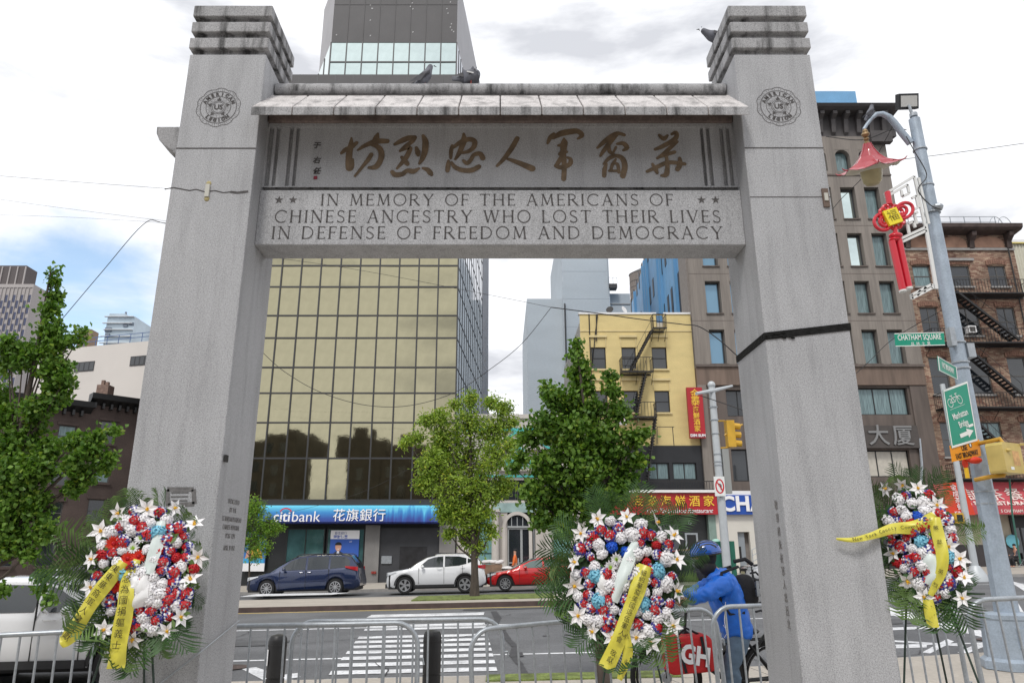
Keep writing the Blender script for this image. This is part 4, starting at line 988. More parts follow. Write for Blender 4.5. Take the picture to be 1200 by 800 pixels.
um = tag(None or (lambda b: (b.lathe([(.62, 0), (.35, .14), (.02, .22)], (fx(719, 485), fy-.3, fz(486)), 8), b.build('parasol', mat('faded_red', (.55,.09,.10), .7)))[1])(MB()), 'small faded red parasol above the white banner on the fire escape', 'parasol')
# satellite dishes on the coping
for (px, rz, lab, m_) in ((733, .6, 'white satellite dish on the roof edge of the yellow building', 'white'), (717, -.5, 'dark thin satellite dish left of the white one on the yellow building', 'iron')):
    b = MB(); c = Vector((x5(px-1, 362), Y5+.5, 18.95)); b.tube([(c.x, c.y, 18.0), tuple(c)], .03, 5); n0 = len(b.v); b.lathe([(.02, 0), (.18, .03), (.28, .09)], (0,0,0), 14)
    Q = Matrix.Translation(c + Vector((0,0,.1))) @ Euler((R(70), R(20), rz)).to_matrix().to_4x4()
    b.v[n0:] = [tuple(Q @ Vector(v)) for v in b.v[n0:]]; tag(b.build('satellite_dish', M[m_]), lab, 'satellite dish')

# ---- brown clad mid-rise
bro = thing('brown_building', 'brown grey clad mid-rise with deep square windows and bracketed cornice', 'building', (13.9, Y5, 0))
bm = mat('brown_cladding', (.215, .19, .168), .75, var=.16, scale=.5, var2=.10, scale2=3, stretch=(4, 4, .25)); bm2 = mat('dark_brown_band', (.115, .092, .08), .7, var=.2, scale=1, stretch=(3,3,.4))
crn = mat('cornice_paint', (.075, .068, .068), .7, var=.15, scale=1.5)
GX0, GX1 = 13.88, 30.1; cols = [15.02+1.835*k for k in range(8)]; gw = 1.12
rws = [(14.75, 17.3), (18.55, 21.05), (22.25, 24.9), (26.1, 28.75)]
holes = [(x, x+gw, a, c) for x in cols for a, c in rws] + [(x, x+gw, 30.15, 32.0) for x in cols]
BW_ = wall('wall', bm, GX0, GX1, 14.65, 33.2, holes, Y5-.3, .55, bro)
b = MB(); b.box(GX0+.01, GX1-.01, Y5+.26, Y5+2.4, 0, 35.0); b.box(GX0+3.5, GX1-.01, Y5+2.4, Y5+14, 0, 35.0); b.build('core', mat('party_wall', (.30,.27,.25), .9, var=.1), bro)
gl = [M['curtain'], M['window'], M['bluewin']]
for ci, x in enumerate(cols):
    for ri, (a, c) in enumerate(rws):
        g_m = M['bluewin'] if ci < 3 and ri < 3 else (M['curtain'] if (ri < 2 or ci % 2) else M['pale_glass'])
        window(x, x+gw-.0, a, c, Y5+.12, bro, g_m, M['mullion'], .10)
        b = MB(); b.box(x-.08, x+gw+.08, Y5-.40, Y5-.31, a-.10, a-.01); b.build('sill', bm2, bro)
    window(x, x+gw, 30.15, 32.0, Y5+.12, bro, M['curtain'], M['mullion'], .08)
# arched heads (filled spandrels)
b = MB()
for x in cols:
    k = 8; r = gw/2; cx, cz = x+r, 31.45
    for s_ in (0, 1):
        for i in range(k):
            a0 = math.pi/2*i/k + (math.pi/2 if s_ else 0); a1 = math.pi/2*(i+1)/k + (math.pi/2 if s_ else 0)
            p0 = (cx+r*math.cos(a0), Y5-.28, cz+r*math.sin(a0)); p1 = (cx+r*math.cos(a1), Y5-.28, cz+r*math.sin(a1))
            q0 = (p0[0], Y5-.28, 32.01); q1 = (p1[0], Y5-.28, 32.01); b.add([p0, p1, q1, q0], [(0,1,2,3)])
            b.add([p0, p1, (p1[0], Y5+.2, p1[2]), (p0[0], Y5+.2, p0[2])], [(0,1,2,3)])
b.build('arch_head', bm, bro)
b = MB(); b.box(GX0, GX1+.03, Y5-.36, Y5-.302, 29.72, 29.86); b.box(GX0, GX1+.03, Y5-.42, Y5-.302, 14.5, 14.68); b.build('belt_course', bm2, bro)
b = MB()
for x in (cols+[GX1-1.0]):
    for zz in (22.0,): pass
for z in (17.95, 21.6, 25.5): b.box(GX0, GX1, Y5-.306, Y5-.301, z, z+.035)
b.build('panel_joint', bm2, bro)
b = MB(); b.box(GX0, GX1, Y5-.28, Y5+.3, 13.2, 14.5); b.build('brown_band', mat('rust_brown_band', (.16, .115, .09), .7, var=.25, scale=1, stretch=(3,3,.4)), bro)
# cornice with brackets
CZ0, CZ1 = 33.2, 35.35
b = MB(); b.prism([(Y5-.3, CZ1-.35), (Y5-1.1, CZ1-.30), (Y5-1.45, CZ1-.18), (Y5-1.6, CZ1), (Y5+1, CZ1), (Y5+1, CZ0+.2), (Y5-.3, CZ0)], 'x', GX0-.2, GX1+1.0)
CO = b.build('cornice', crn, bro)
n_b = 17
for i in range(n_b):
    x = GX0+.3+i*(GX1-GX0-.3)/(n_b-1); b = MB(); b.prism([(Y5-.31, CZ0+.1), (Y5-.31, CZ1-.36), (Y5-1.15, CZ1-.36), (Y5-1.15, CZ1-.62), (Y5-.7, CZ1-.85), (Y5-.5, CZ0+.25)], 'x', x-.16, x+.16); b.build('cornice_bracket', crn, CO)
b = MB(); b.box(GX1-1.3, GX1+.35, Y5-.8, Y5-.31, CZ0-.75, CZ0+.2); b.build('end_bracket', crn, CO)
# lower storeys
lw = [(25.25, 28.75, 11.1, 13.05), (24.9, 28.2, 6.8, 8.65), (15.9, 17.6, 11.0, 12.9), (18.2, 19.9, 11.0, 12.9), (15.9, 18.1, 6.5, 8.7), (18.9, 24, 6.8, 8.65), (20.6, 24.6, 11.1, 13.05)]
wall('lower_wall', bm2, GX0+.6, GX1-.02, 4.6, 13.2, lw, Y5-.1, .4, bro)
for i, h in enumerate(lw): window(*h, Y5+.15, bro, M['curtain'] if i == 0 else (M['window'] if i != 1 else mat('blind_glass', (.50,.47,.41), .4, var=.1)), M['black'], .09, mulls=(.33, .66) if h[1]-h[0] > 2.5 else (.5,), bars=())
b = MB(); b.box(GX0, GX0+.62, Y5-.29, Y5, 4.6, 13.2); b.build('edge_pier', bm, bro)
b = MB(); b.box(GX1-1.2, GX1, Y5-.22, Y5-.101, .5, 13.15); b.build('dark_pier', bm2, bro)
b = MB(); b.tube([(28.95, Y5-.3, 9.4), (28.8, Y5-.3, 7.5), (28.3, Y5-.3, 5.2)], .09, 6); b.build('downpipe', M['galv'], bro)
b = MB(); b.box(22, 28.9, Y5-.35, Y5-.11, 8.75, 10.3); NM = b.build('name_panel', mat('name_panel', (.07,.06,.055), .6, var=.1), bro)
text("华埠大厦", 1.5, mat('dull_metal_letters', (.24,.24,.24), .5, .3), 'lettering', NM, (25.25, Y5-.40, 9.52), extrude=.04, bold=.012, space=1.24)
# bank branch at street level
cb_ = mat('blue_sign_board', (.012, .07, .36), .4)
b = MB(); b.box(x5(837.6, 590), 24, Y5-.62, Y5-.3, z5(603), z5(580.5)); CS = b.build('blue_sign', cb_, bro)
text("CHASE", 1.35, wt, 'lettering', CS, (x5(841, 590), Y5-.66, z5(591.5)), extrude=.04, bold=.045, align='LEFT', space=1.04)
b = MB(); b.box(x5(837, 590), 24, Y5-.5, Y5-.31, z5(580.4), z5(575.5)); b.build('sign_hood', M['white'], bro)
ivory = mat('ivory_panel', (.60, .58, .53), .7, var=.05, scale=.6)
hole = [(gx5(863), gx5(877), .7, z5(623))]
wall('branch_wall', ivory, gx5(838), 24, 0, z5(603), hole, Y5-.3, .3, bro)
b = MB(); b.box(gx5(863), gx5(872), Y5-.05, Y5, .7, z5(623)); D_ = b.build('door', mat('grey_door', (.25,.28,.31), .5), bro)
b = MB(); b.box(gx5(864), gx5(867), Y5-.07, Y5-.051, z5(656), z5(640)); b.build('door_window', M['black'], D_)
b = MB(); b.box(24, GX1, Y5-.25, Y5, 0, 4.6); b.build('shopfront', shopdark, bro)
b = MB()
for t in (0, .5, 1): x = gx5(868+12*t); b.tube([(x, Y5-2, .5), (x, Y5-2, 2.0+.35*t)], .03, 5)
for dz in (0, .35, .7): b.tube([(gx5(868), Y5-2, 2.0-dz), (gx5(882), Y5-2, 2.4-dz)], .025, 5)
tag(b.build('stair_railing', M['galv']), 'low metal handrail in front of the ivory bank branch', 'railing')
# street door green booth
# ---- brick tenement
bri = thing('brick_building', 'soot-stained mixed brick tenement with black fire escapes and red awning', 'building', (30.1, Y5, 0))
bk = bpy.data.materials.new('tenement_brick'); bk.use_nodes = True
n_, l_ = bk.node_tree.nodes, bk.node_tree.links; bs = n_['Principled BSDF']; bs.inputs['Roughness'].default_value = .9
t_ = n_.new('ShaderNodeTexCoord'); sx_ = n_.new('ShaderNodeSeparateXYZ'); cx_ = n_.new('ShaderNodeCombineXYZ'); l_.new(t_.outputs['Object'], sx_.inputs[0]); l_.new(sx_.outputs['X'], cx_.inputs[0]); l_.new(sx_.outputs['Z'], cx_.inputs[1])
br = n_.new('ShaderNodeTexBrick'); br.inputs['Scale'].default_value = 1; br.inputs['Brick Width'].default_value = .30; br.inputs['Row Height'].default_value = .105; br.inputs['Mortar Size'].default_value = .008
br.inputs['Color1'].default_value = (.46, .33, .235, 1); br.inputs['Color2'].default_value = (.20, .085, .06, 1); br.inputs['Mortar'].default_value = (.14, .11, .09, 1); br.inputs['Bias'].default_value = -.05
l_.new(cx_.outputs[0], br.inputs['Vector'])
nz = n_.new('ShaderNodeTexNoise'); nz.inputs['Scale'].default_value = .55; nz.inputs['Detail'].default_value = 7; l_.new(cx_.outputs[0], nz.inputs['Vector'])
mr_ = n_.new('ShaderNodeMapRange'); mr_.inputs[1].default_value = .35; mr_.inputs[2].default_value = .65; mr_.inputs[3].default_value = .5; mr_.inputs[4].default_value = 1.05; l_.new(nz.outputs[0], mr_.inputs[0])
sc_ = n_.new('ShaderNodeVectorMath'); sc_.operation = 'SCALE'; l_.new(br.outputs[0], sc_.inputs[0]); l_.new(mr_.outputs[0], sc_.inputs['Scale']); l_.new(sc_.outputs[0], bs.inputs['Base Color'])
bwx = [(30.72, 32.02), (33.3, 34.98), (36.35, 37.68)]; bwz = [(20.75, 22.4), (16.95, 19.1), (12.6, 15.3), (8.2, 10.6)]
holes = [(a, c, e, g) for a, c in bwx for e, g in bwz]
BX0, BX1 = 30.12, 38.6
wall('wall', bk, BX0, BX1, 6.2, 24.9, holes, Y5+.05, .22, bri)
b = MB(); b.box(BX0+.01, BX1-.01, Y5+.28, Y5+14, 0, 24.6); b.build('core', bk, bri)
wfr = mat('weathered_frame', (.10,.095,.09), .7, var=.2, scale=6)
for i, h in enumerate(holes):
    window(*h, Y5+.15, bri, (M['window'], M['dkglass'], M['dkglass'], M['curtain'])[(i*5+3) % 7 % 4], wfr, .08, bars=(.5,), mulls=(.5,) if i % 2 or i == 8 else ())
    if True:
        b = MB(); k = 6; a, c, z = h[0]-.1, h[1]+.1, h[3]
        for j in range(9): t = j/9; b.box(a+(c-a)*t+.01, a+(c-a)*(t+1/9)-.01, Y5-.03, Y5+.049, z+.02+.10*math.sin(math.pi*(t+.05)), z+.36+.10*math.sin(math.pi*(t+.05)))
        b.build('window_arch_bricks', mat('arch_brick', (.22,.12,.085), .9, var=.3, scale=6) if i == 0 else bpy.data.materials['arch_brick'], bri, kind='stuff')
        b = MB(); b.box(h[0]-.1, h[1]+.1, Y5-.08, Y5+.049, h[2]-.14, h[2]-.01); b.build('sill', M['kerbstone'], bri)
b = MB(); b.box(33.3-.35, 34.98+.35, Y5-.15, Y5-.031, 22.75, 22.95); b.build('lintel_hood', M['kerbstone'], bri)
b = MB(); b.prism([(Y5+.04, 24.9), (Y5-.75, 24.98), (Y5-.95, 25.12), (Y5-1.0, 25.4), (Y5+.5, 25.4), (Y5+.5, 24.9)], 'x', BX0-.1, BX1+.3); BC = b.build('cornice', mat('rusty_cornice', (.07,.05,.045), .8, var=.3, scale=2), bri)
for x in (30.6, 32.9, 35.4, 38.2): b = MB(); b.prism([(Y5+.04, 23.7), (Y5+.04, 24.89), (Y5-.7, 24.89), (Y5-.65, 24.6), (Y5-.25, 24.3), (Y5-.15, 23.8)], 'x', x-.17, x+.17); b.build('cornice_bracket', bpy.data.materials['rusty_cornice'], BC)
fz_m = mat('frieze_render', (.34,.20,.14), .9, var=.25, scale=1.5)
for a, c in ((30.9, 32.6), (33.2, 35.1), (35.7, 37.9)):
    b = MB(); k = 10; pts = [(a, 23.85), (c, 23.85)] + [((a+c)/2+(c-a)/2*math.cos(math.pi*i/k), 24.25+.5*math.sin(math.pi*i/k)) for i in range(k+1)]; b.prism(pts, 'y', Y5-.02, Y5+.045); b.build('frieze_panel', fz_m, bri)
b = MB(); b.box(BX0, BX1, Y5-.08, Y5+.045, 23.62, 23.80); b.build('string_course', M['kerbstone'], bri)
# rooftop railing
b = MB(); zr0, zr1 = 25.4, zat(254, Y5)
for px in (1065, 1096, 1114.5, 1131, 1149.5, 1167): x = x5(px, 262); b.tube([(x, Y5, zr0), (x, Y5, zr1)], .03, 4)
for z in (zr1, zr0+.55): b.tube([(x5(1060, 262), Y5, z), (x5(1168, 262), Y5, z)], .03, 4)
for cxp in (1168, 1178): c = x5(cxp, 265); b.tube([(c+.55*math.cos(R(a)), Y5, zr0+1.0*abs(math.sin(R(a)))) for a in range(0, 181, 15)], .025, 4)
b.build('roof_railing', M['galv'], bri)
# fire escapes
def bf(px, py): return xat(px, py, 48.8), zat(py, 48.8)
lv = [zat(342, 48.8), zat(400, 48.8), zat(476, 48.8), zat(560, 48.8)]
for i, z in enumerate(lv): platform(32.2-(1.6 if i else 0), 38.5, z, bri, 1.15, Y5+.03)
for (a, c) in (((1121, 340), (1196, 398)), ((1124, 398), (1200, 462)), ((1132, 480), (1200, 545)), ((1160, 346), (1130, 346))):
    if a[0] == 1160: continue
    (xa, za), (xb, zb_) = bf(*a), bf(*c); stair(xa, za, xb, zb_, bri, Y5-1.1, Y5-.35, thick=.10)
b = MB(); b.box(x5(1132, 388), x5(1141, 388), Y5-.35, Y5+.1, z5(391), z5(383)); AC = b.build('air_conditioner', M['white'], bri)
b = MB(); b.box(x5(1133, 388), x5(1139.5, 388), Y5-.36, Y5-.351, z5(390), z5(384.3)); b.build('grille', wfr, AC)
b = MB(); b.tube([(x5(1180, 290), Y5-.1, 24.5), (x5(1180, 290), Y5-.1, 6)], .05, 5); b.build('downpipe', M['iron'], bri)
# awning and shop front
aw2 = mat('awning_red_canvas', (.46, .07, .085), .75, var=.06, scale=1)
ax0 = xat(1106, 590, 48.6); b = MB()
b.add([(ax0+.2, Y5-.1, 6.45), (BX1+6, Y5-.1, 6.45), (BX1+6, 48.6, 4.75), (ax0, 48.6, 4.75), (ax0, 48.6, 4.25), (BX1+6, 48.6, 4.25), (ax0+.2, Y5-.1, 4.25)], [(0,3,2,1), (3,4,5,2), (0,6,4,3)])
A2 = b.build('awning', aw2, bri)
sl = math.atan2(1.7, 1.3)
text("金誠茶餐廳", 1.15, mat('awning_letters', (.75,.62,.58), .7), 'lettering', A2, (xat(1168, 584, 49), 49.12, 5.52), rot=(sl, 0, 0), extrude=.01, space=1.3)
text("KING SING RESTAURANT", .42, bpy.data.materials['awning_letters'], 'lettering', A2, (xat(1166, 595, 48.7), 48.66, 4.95), rot=(sl, 0, 0), extrude=.01, bold=.015, space=1.1)
text("5 CHATHAM SQ", .26, bpy.data.materials['awning_letters'], 'lettering', A2, (xat(1190, 601, 48.6), 48.59, 4.45), extrude=.004, bold=.006)
b = MB(); b.add([(ax0+.15, 48.57, 6.3), (ax0+1.5, 48.57, 6.3), (ax0+1.9, 48.5, 4.2), (ax0+.0, 48.5, 4.2)], [(0,1,2,3)][::1]); SB = b.build('corner_sign', mat('orange_red_sign', (.60,.045,.015), .6), bri)
for i, ch in enumerate("金成茶餐"): text(ch, .42, wt, 'lettering', SB, (ax0+.75+i*.07, 48.48, 5.95-i*.42), extrude=.004)
b = MB(); b.box(BX0, 46, Y5+.06, Y5+.3, .6, 6.2, 0); b.build('ground_floor_wall', mat('beige_render', (.42,.38,.30), .85, var=.06), bri)
b = MB(); b.box(BX0, x5(1188, 650), Y5-.05, Y5+.055, .6, z5(638)); b.build('plinth', mat('dark_plinth', (.045,.04,.042), .7, var=.1), bri)
b = MB(); b.box(x5(1187, 630), x5(1189.5, 630), Y5-.06, Y5+.05, 1, z5(604)); b.box(x5(1189.5, 630), 46, Y5+.0, Y5+.055, z5(616), z5(604)); b.build('shop_frame', M['black'], bri)
window(x5(1190, 640), x5(1215, 640), 1.0, z5(616), Y5-.0, bri, M['window'], M['black'], .12, mulls=(.4,), name='shop_window')
text("KING", .3, wt, 'lettering', A2, (ax0+.9, 48.47, 4.32), extrude=.004)
b = MB(); x = x5(1186, 638); b.ball((x, Y5-.12, z5(634)), .45, 8, 6, sc=(1,.15,1)); b.build('window_sticker', mat('cyan_sticker', (.15,.45,.55), .6), bri)
# cream corrugated shed at the right edge
cor = thing('corrugated_building', 'cream corrugated metal building beyond the right edge of the brick tenement', 'building', (38.9, 52, 0))
cm = mat('cream_metal', (.58,.56,.46), .6, var=.05); b = MB()
for i in range(40):
    x = 38.7+i*.25; b.prism([(x, 52), (x+.08, 51.93), (x+.17, 51.93), (x+.25, 52), (x+.25, 52.2), (x, 52.2)], 'z', 0, 25.1)
b.build('corrugated_wall', cm, cor); b = MB(); b.box(38.6, 50, 51.8, 60, 25.1, 25.35); b.box(38.65, 50, 52.2, 60, 0, 25.1); b.build('roof_edge', M['white'], cor)
b = MB(); b.box(38.6, 50, 51.78, 51.799, 25.0, 25.12); b.build('yellow_trim', mat('yellow_trim2', (.6,.5,.15), .6), cor)

# ---- dark brownstone row on the left
def brow(name, label, PA, PB, H0, H1, wpos, seed, cor_h=.7):
    """facade from PA to PB (x,y); local x runs along it"""
    d = Vector((PB[0]-PA[0], PB[1]-PA[1], 0)); L = d.length; rz = math.atan2(d.y, d.x)
    o = thing(name, label, 'building', (PA[0], PA[1], 0), rz)
    dm = bpy.data.materials.get('brownstone') or mat('brownstone', (.085, .062, .055), .9, var=.2, scale=.8, var2=.15, scale2=12)
    nfl = 4; fh = (H1-1.0)/nfl; holes = []
    nw = int(L/2.1)
    for f in range(nfl):
        for k in range(nw):
            x = (k+.5)*L/nw - .5; z = .9 + f*fh + (.2 if f else .1); holes.append((x, x+1.0, z, z+fh*.58))
    b0 = wall('wall', dm, 0, L, -.5, H1, holes, 0, .2, o, loc=(0,0,0))
    b = MB(); b.box(0.01, L-.01, .21, 12, -.5, H1-.05); b.build('core', M['dark'] if False else dm, o, loc=(0,0,0))
    rr = random.Random(seed)
    for i, h in enumerate(holes):
        wdw = window(h[0], h[1], h[2], h[3], .1, o, M['curtain'] if rr.random() < .35 else M['dkglass'], bpy.data.materials['weathered_frame'], .06, bars=(.5,)); 
        b = MB(); b.box(h[0]-.12, h[1]+.12, -.08, -.002, h[3]+.02, h[3]+.2); b.build('lintel', dm, o, loc=(0,0,0)); b = MB(); b.box(h[0]-.1, h[1]+.1, -.1, -.002, h[2]-.14, h[2]-.01); b.build('sill', dm, o, loc=(0,0,0))
    b = MB(); b.prism([(.0, H1-.001), (-.55, H1+.35), (-.62, H1+cor_h), (.3, H1+cor_h), (.3, H1-.001)], 'x', -.1, L+.1); C0 = b.build('cornice', M['black'], o, loc=(0,0,0))
    b = MB(); 
    for k in range(int(L/.5)): x = .2+k*.5; b.box(x-.07, x+.07, -.45, -.002, H1-.25, H1+.1)
    b.build('cornice_bracket', M['black'], C0, loc=(0,0,0))
    return o
LA, LBp, LC = (-33.5, 41.0), (-27.2, 47.0), (-21.5, 52.4)
H_a = zat(474, 46)
brow('row_house', 'dark brownstone row house with black cornice behind the ginkgo branches', LA, LBp, 0, zat(476, 46)-.3, None, 3)
brow('row_house', 'dark brownstone row house with black cornice nearest the left pillar', LBp, LC, 0, zat(482, 49.5), None, 5)
tag((lambda b: (b.box(-27.9, -27.1, 48.6, 49.4, 11, zat(452, 49)), b.box(-27.75, -27.55, 48.8, 49, 12, zat(446, 49)), b.box(-27.45, -27.25, 48.8, 49, 12, zat(448, 49)), b.build('chimney', mat('chimney_brick', (.22,.15,.12), .9, var=.3, scale=5)))[-1])(MB()), 'small brick chimney stack on the roof of the brownstone row', 'chimney')
# white rendered building behind
Y7 = 68.0; wr = mat('white_render', (.66,.62,.58), .85, var=.03, scale=.4)
wbd = thing('white_building', 'white rendered building with black strip windows and blue roof railing', 'building', (xat(75, 408, Y7+14), Y7, 0))
PA = Vector((xat(72, 408, 76), 76.0, 0)); PB = Vector((xat(170, 399, 73.1), 73.1, 0)); d_ = PB-PA; L_ = d_.length; rz = math.atan2(d_.y, d_.x); PB = PB + d_.normalized()*16
zt7 = zat(408.5, 76)
b = MB(); nrm = Vector((-d_.y, d_.x, 0)).normalized(); 
if nrm.y < 0: nrm = -nrm
q = [PA - d_.normalized()*3.5, PB, PB+nrm*16, PA+nrm*16 - d_.normalized()*3.5]; b.prism([(v.x, v.y) for v in q], 'z', 0, zt7-.02); b.build('wall', wr, wbd)
def onface(px, py):
    # intersect ray with facade plane
    dx = (px-PXC)/F_PX; dy = (PYC-py)/F_PX; dd = Vector((dx, math.cos(PITCH)-dy*math.sin(PITCH), math.sin(PITCH)+dy*math.cos(PITCH)))
    t = nrm.dot(PA - Vector((0,0,CAMH)))/nrm.dot(dd); return Vector((0,0,CAMH))+dd*t
MF = Matrix.Rotation(rz, 4, 'Z')
for (a, c) in (((86.5, 436), (111.5, 423)), ((152, 429), (176, 416.5))):
    p0, p1 = onface(*a), onface(*c); w = (Vector((p1.x,p1.y,0))-Vector((p0.x,p0.y,0))).length; z0, z1 = p0.z, onface(a[0], a[1]-11).z
    for s_ in ((0,) if True else ()):
        b = MB(); b.box(0, w, -.06, .02, z0, z1, 0, Matrix.Translation((p0.x, p0.y, 0)) @ MF); F_ = b.build('window', M['mullion'], wbd)
        b = MB()
        for k in range(4): b.quad(*[(Matrix.Translation((p0.x, p0.y, 0)) @ MF) @ Vector(v) for v in ((w*k/4+.1, -.07, z0+.1), (w*(k+1)/4-.05, -.07, z0+.1), (w*(k+1)/4-.05, -.07, z1-.1), (w*k/4+.1, -.07, z1-.1))])
        b.build('pane', M['window'], F_)
b = MB(); e_ = d_.normalized(); Lb = (PB-PA).length
for k in range(int(Lb/1.5)): p = PA + e_*k*1.5; b.tube([(p.x, p.y, zt7), (p.x, p.y, zt7+1.0)], .04, 4)
for hh_ in (.95, .5): b.tube([(PA.x, PA.y, zt7+hh_), (PB.x, PB.y, zt7+hh_)], .045, 4)
b.build('roof_railing', mat('blue_railing', (.10,.16,.32), .6), wbd)
b = MB(); p = onface(94, 401); b.box(p.x-.6, p.x+.7, p.y+.5, p.y+2, zt7, zt7+2.2); b.build('roof_vent', mat('rust_vent', (.25,.18,.13), .8), wbd)
b = MB(); p = PA + e_*1.0; b.prism([(v.x, v.y) for v in [PA - nrm*.06+e_*2, PB - nrm*.06, PB, PA+e_*2]], 'z', zat(462, 70)-.05, zat(462, 70)+.05); b.build('string_course', M['kerbstone'], wbd)
# distant glass tower with balconies
YG = 320.0; gt = thing('glass_tower', 'distant pale glass apartment tower with irregular balconies over the white building', 'building', (xat(141, 380, YG), YG, 0))
g1 = mat('hazy_glass', (.42,.50,.56), .3, .3, var=.15, scale=.12); g2 = mat('hazy_slab', (.62,.64,.66), .7); g3 = mat('hazy_dark', (.16,.19,.24), .6)
x0, x1 = xat(124, 385, YG), xat(156.5, 385, YG); z0, z1 = 0, zat(371, YG)
b = MB(); b.box(x0, x1, YG, YG+25, 0, z1); b.box(x0, xat(145, 370, YG), YG+1, YG+20, z1, zat(366.5, YG)); b.build('glass_wall', g1, gt)
rr = random.Random(4)
fhz = 3.2; nfl = 12
for k in range(nfl):
    z = z1 - k*fhz; o_ = rr.uniform(-1.5, 1.5); b = MB(); b.box(x0-.3+o_, x1+o_*.5, YG-1.2, YG-.01, z-.3, z); b.build('floor_slab', g2, gt)
b = MB()
for a, c, e, g in ((124, 131, 384, 389), (145, 150, 380, 383), (152, 157, 378, 381), (124, 129, 391, 395)): b.box(xat(a, e, YG), xat(c, e, YG), YG-.6, YG-.02, zat(g, YG), zat(e, YG))
b.build('balcony_recess', g3, gt)
b = MB(); b.tube([(xat(141, 365, YG), YG+5, z1), (xat(141, 365, YG), YG+5, zat(361.5, YG))], .5, 4); b.build('mast', g3, gt)
# office tower at the left edge
YO = 190.0; ot = thing('office_tower', 'tall office tower with checkered staggered windows at the far left edge', 'building', (xat(10, 400, YO), YO, 0))
ox1, oz1 = xat(39, 340, YO), zat(337, YO); op = mat('precast_panel', (.40,.37,.36), .85, var=.05); ow = mat('tower_window', (.06,.07,.13), .4)
fw_, fh_ = 1.08, 3.4; nc, nr = 34, 34; ox0 = ox1 - nc*fw_
b = MB(); b.box(ox0, ox1, YO, YO+7, 0, oz1); b.build('wall', op, ot)
b = MB(); ws_ = []
for r in range(nr):
    for c in range(nc):
        if c*fw_ > 20 and False: continue
        x = ox1 - (c+.75)*fw_; z = oz1 - 2.2 - r*fh_ - (fh_/2 if c % 2 else 0); b.box(x-.08, x+fw_*.55, YO-.10, YO+.1, z-2.1, z)
b.build('staggered_windows', ow, ot, kind='stuff')
b = MB(); 
for c in range(nc+1): x = ox1-c*fw_; b.box(x-.07, x+.07, YO-.3, YO-.001, 0, oz1)
b.build('vertical_fins', op, ot, kind='stuff')
b = MB(); b.box(ox0, xat(27, 318, YO), YO+1, YO+6, oz1, zat(309.5, YO)); OP = b.build('plant_storey', mat('plant_dark', (.10,.085,.085), .7), ot)
b = MB()
for k in range(12): x = xat(27, 318, YO) - k*2.2; b.box(x-.15, x+.15, YO+.7, YO+.99, oz1, zat(311, YO))
b.build('plant_fin', op, OP)
b = MB(); b.box(ox0, ox1, YO-.2, YO+7, oz1, oz1+1.0); b.build('parapet', op, ot)

# ---- buildings behind the camera, seen only as dark shapes in the mirror glass
bm_ = mat('rear_brick', (.10,.088,.08), .9, var=.2, scale=.6)
for i, (x0, x1, h, lab) in enumerate(((-64, -47, 21.5, 'brown brick block across the square behind the arch, far left'), (-46.9, -37, 23, 'brown brick block left of the gap, behind the arch'), (-30, -21, 22.5, 'brown brick block right of the gap in the street wall'), (-20.9, -13, 20.5, 'brown brick block near the middle of the street wall'), (-12.9, 8, 18.5, 'long low brown brick block behind the camera side'), (9, 30, 20, 'brown brick block at the right end of the street wall'))):
    t = thing('brick_block', lab, 'building', (x0, -42, 0))
    holes = [(x0+1+k*2.6, x0+2.2+k*2.6, 2+f*3.5, 4+f*3.5) for k in range(int((x1-x0-1)/2.6)) for f in range(int((h-2)/3.5))]
    b = MB(); b.box(x0, x1, -56, -42.2, 0, h); b.box((x0+x1)/2-1.3, (x0+x1)/2+1.2, -50, -47, h, h+2.6); b.build('wall', bm_, t)
    b = MB()
    for hh_ in holes: b.box(hh_[0], hh_[1], -42.2, -42.12, hh_[2], hh_[3])
    b.build('windows', M['dkglass'], t, kind='stuff')
# ================================================================ vehicles
def lerp_tab(tab, x):
    if x <= tab[0][0]: return tab[0][1]
    for (a, u), (c, v) in zip(tab, tab[1:]):
        if x <= c: return u + (v-u)*(x-a)/max(1e-6, c-a)
    return tab[-1][1]
tyre_m = mat('tyre_rubber', (.015, .015, .016), .85, var=.2, scale=20); rim_m = mat('alloy_rim', (.55, .56, .58), .28, .8)
carglass = mat('car_glass', (.02, .026, .03), .04, 0, spec=1.0, bump=.015, bscale=1); cargreen = mat('tinted_green_glass', (.10, .15, .14), .05, 0, spec=1.0)
head_m = mat('headlamp', (.62, .64, .66), .1, .3); tail_m = mat('tail_lamp', (.40, .01, .015), .15); trim_m = mat('black_plastic_trim', (.02, .02, .022), .6); chrome = mat('chrome', (.7,.7,.72), .12, 1)
plate_m = mat('number_plate', (.75, .70, .45), .5)
wheel_cache = {}
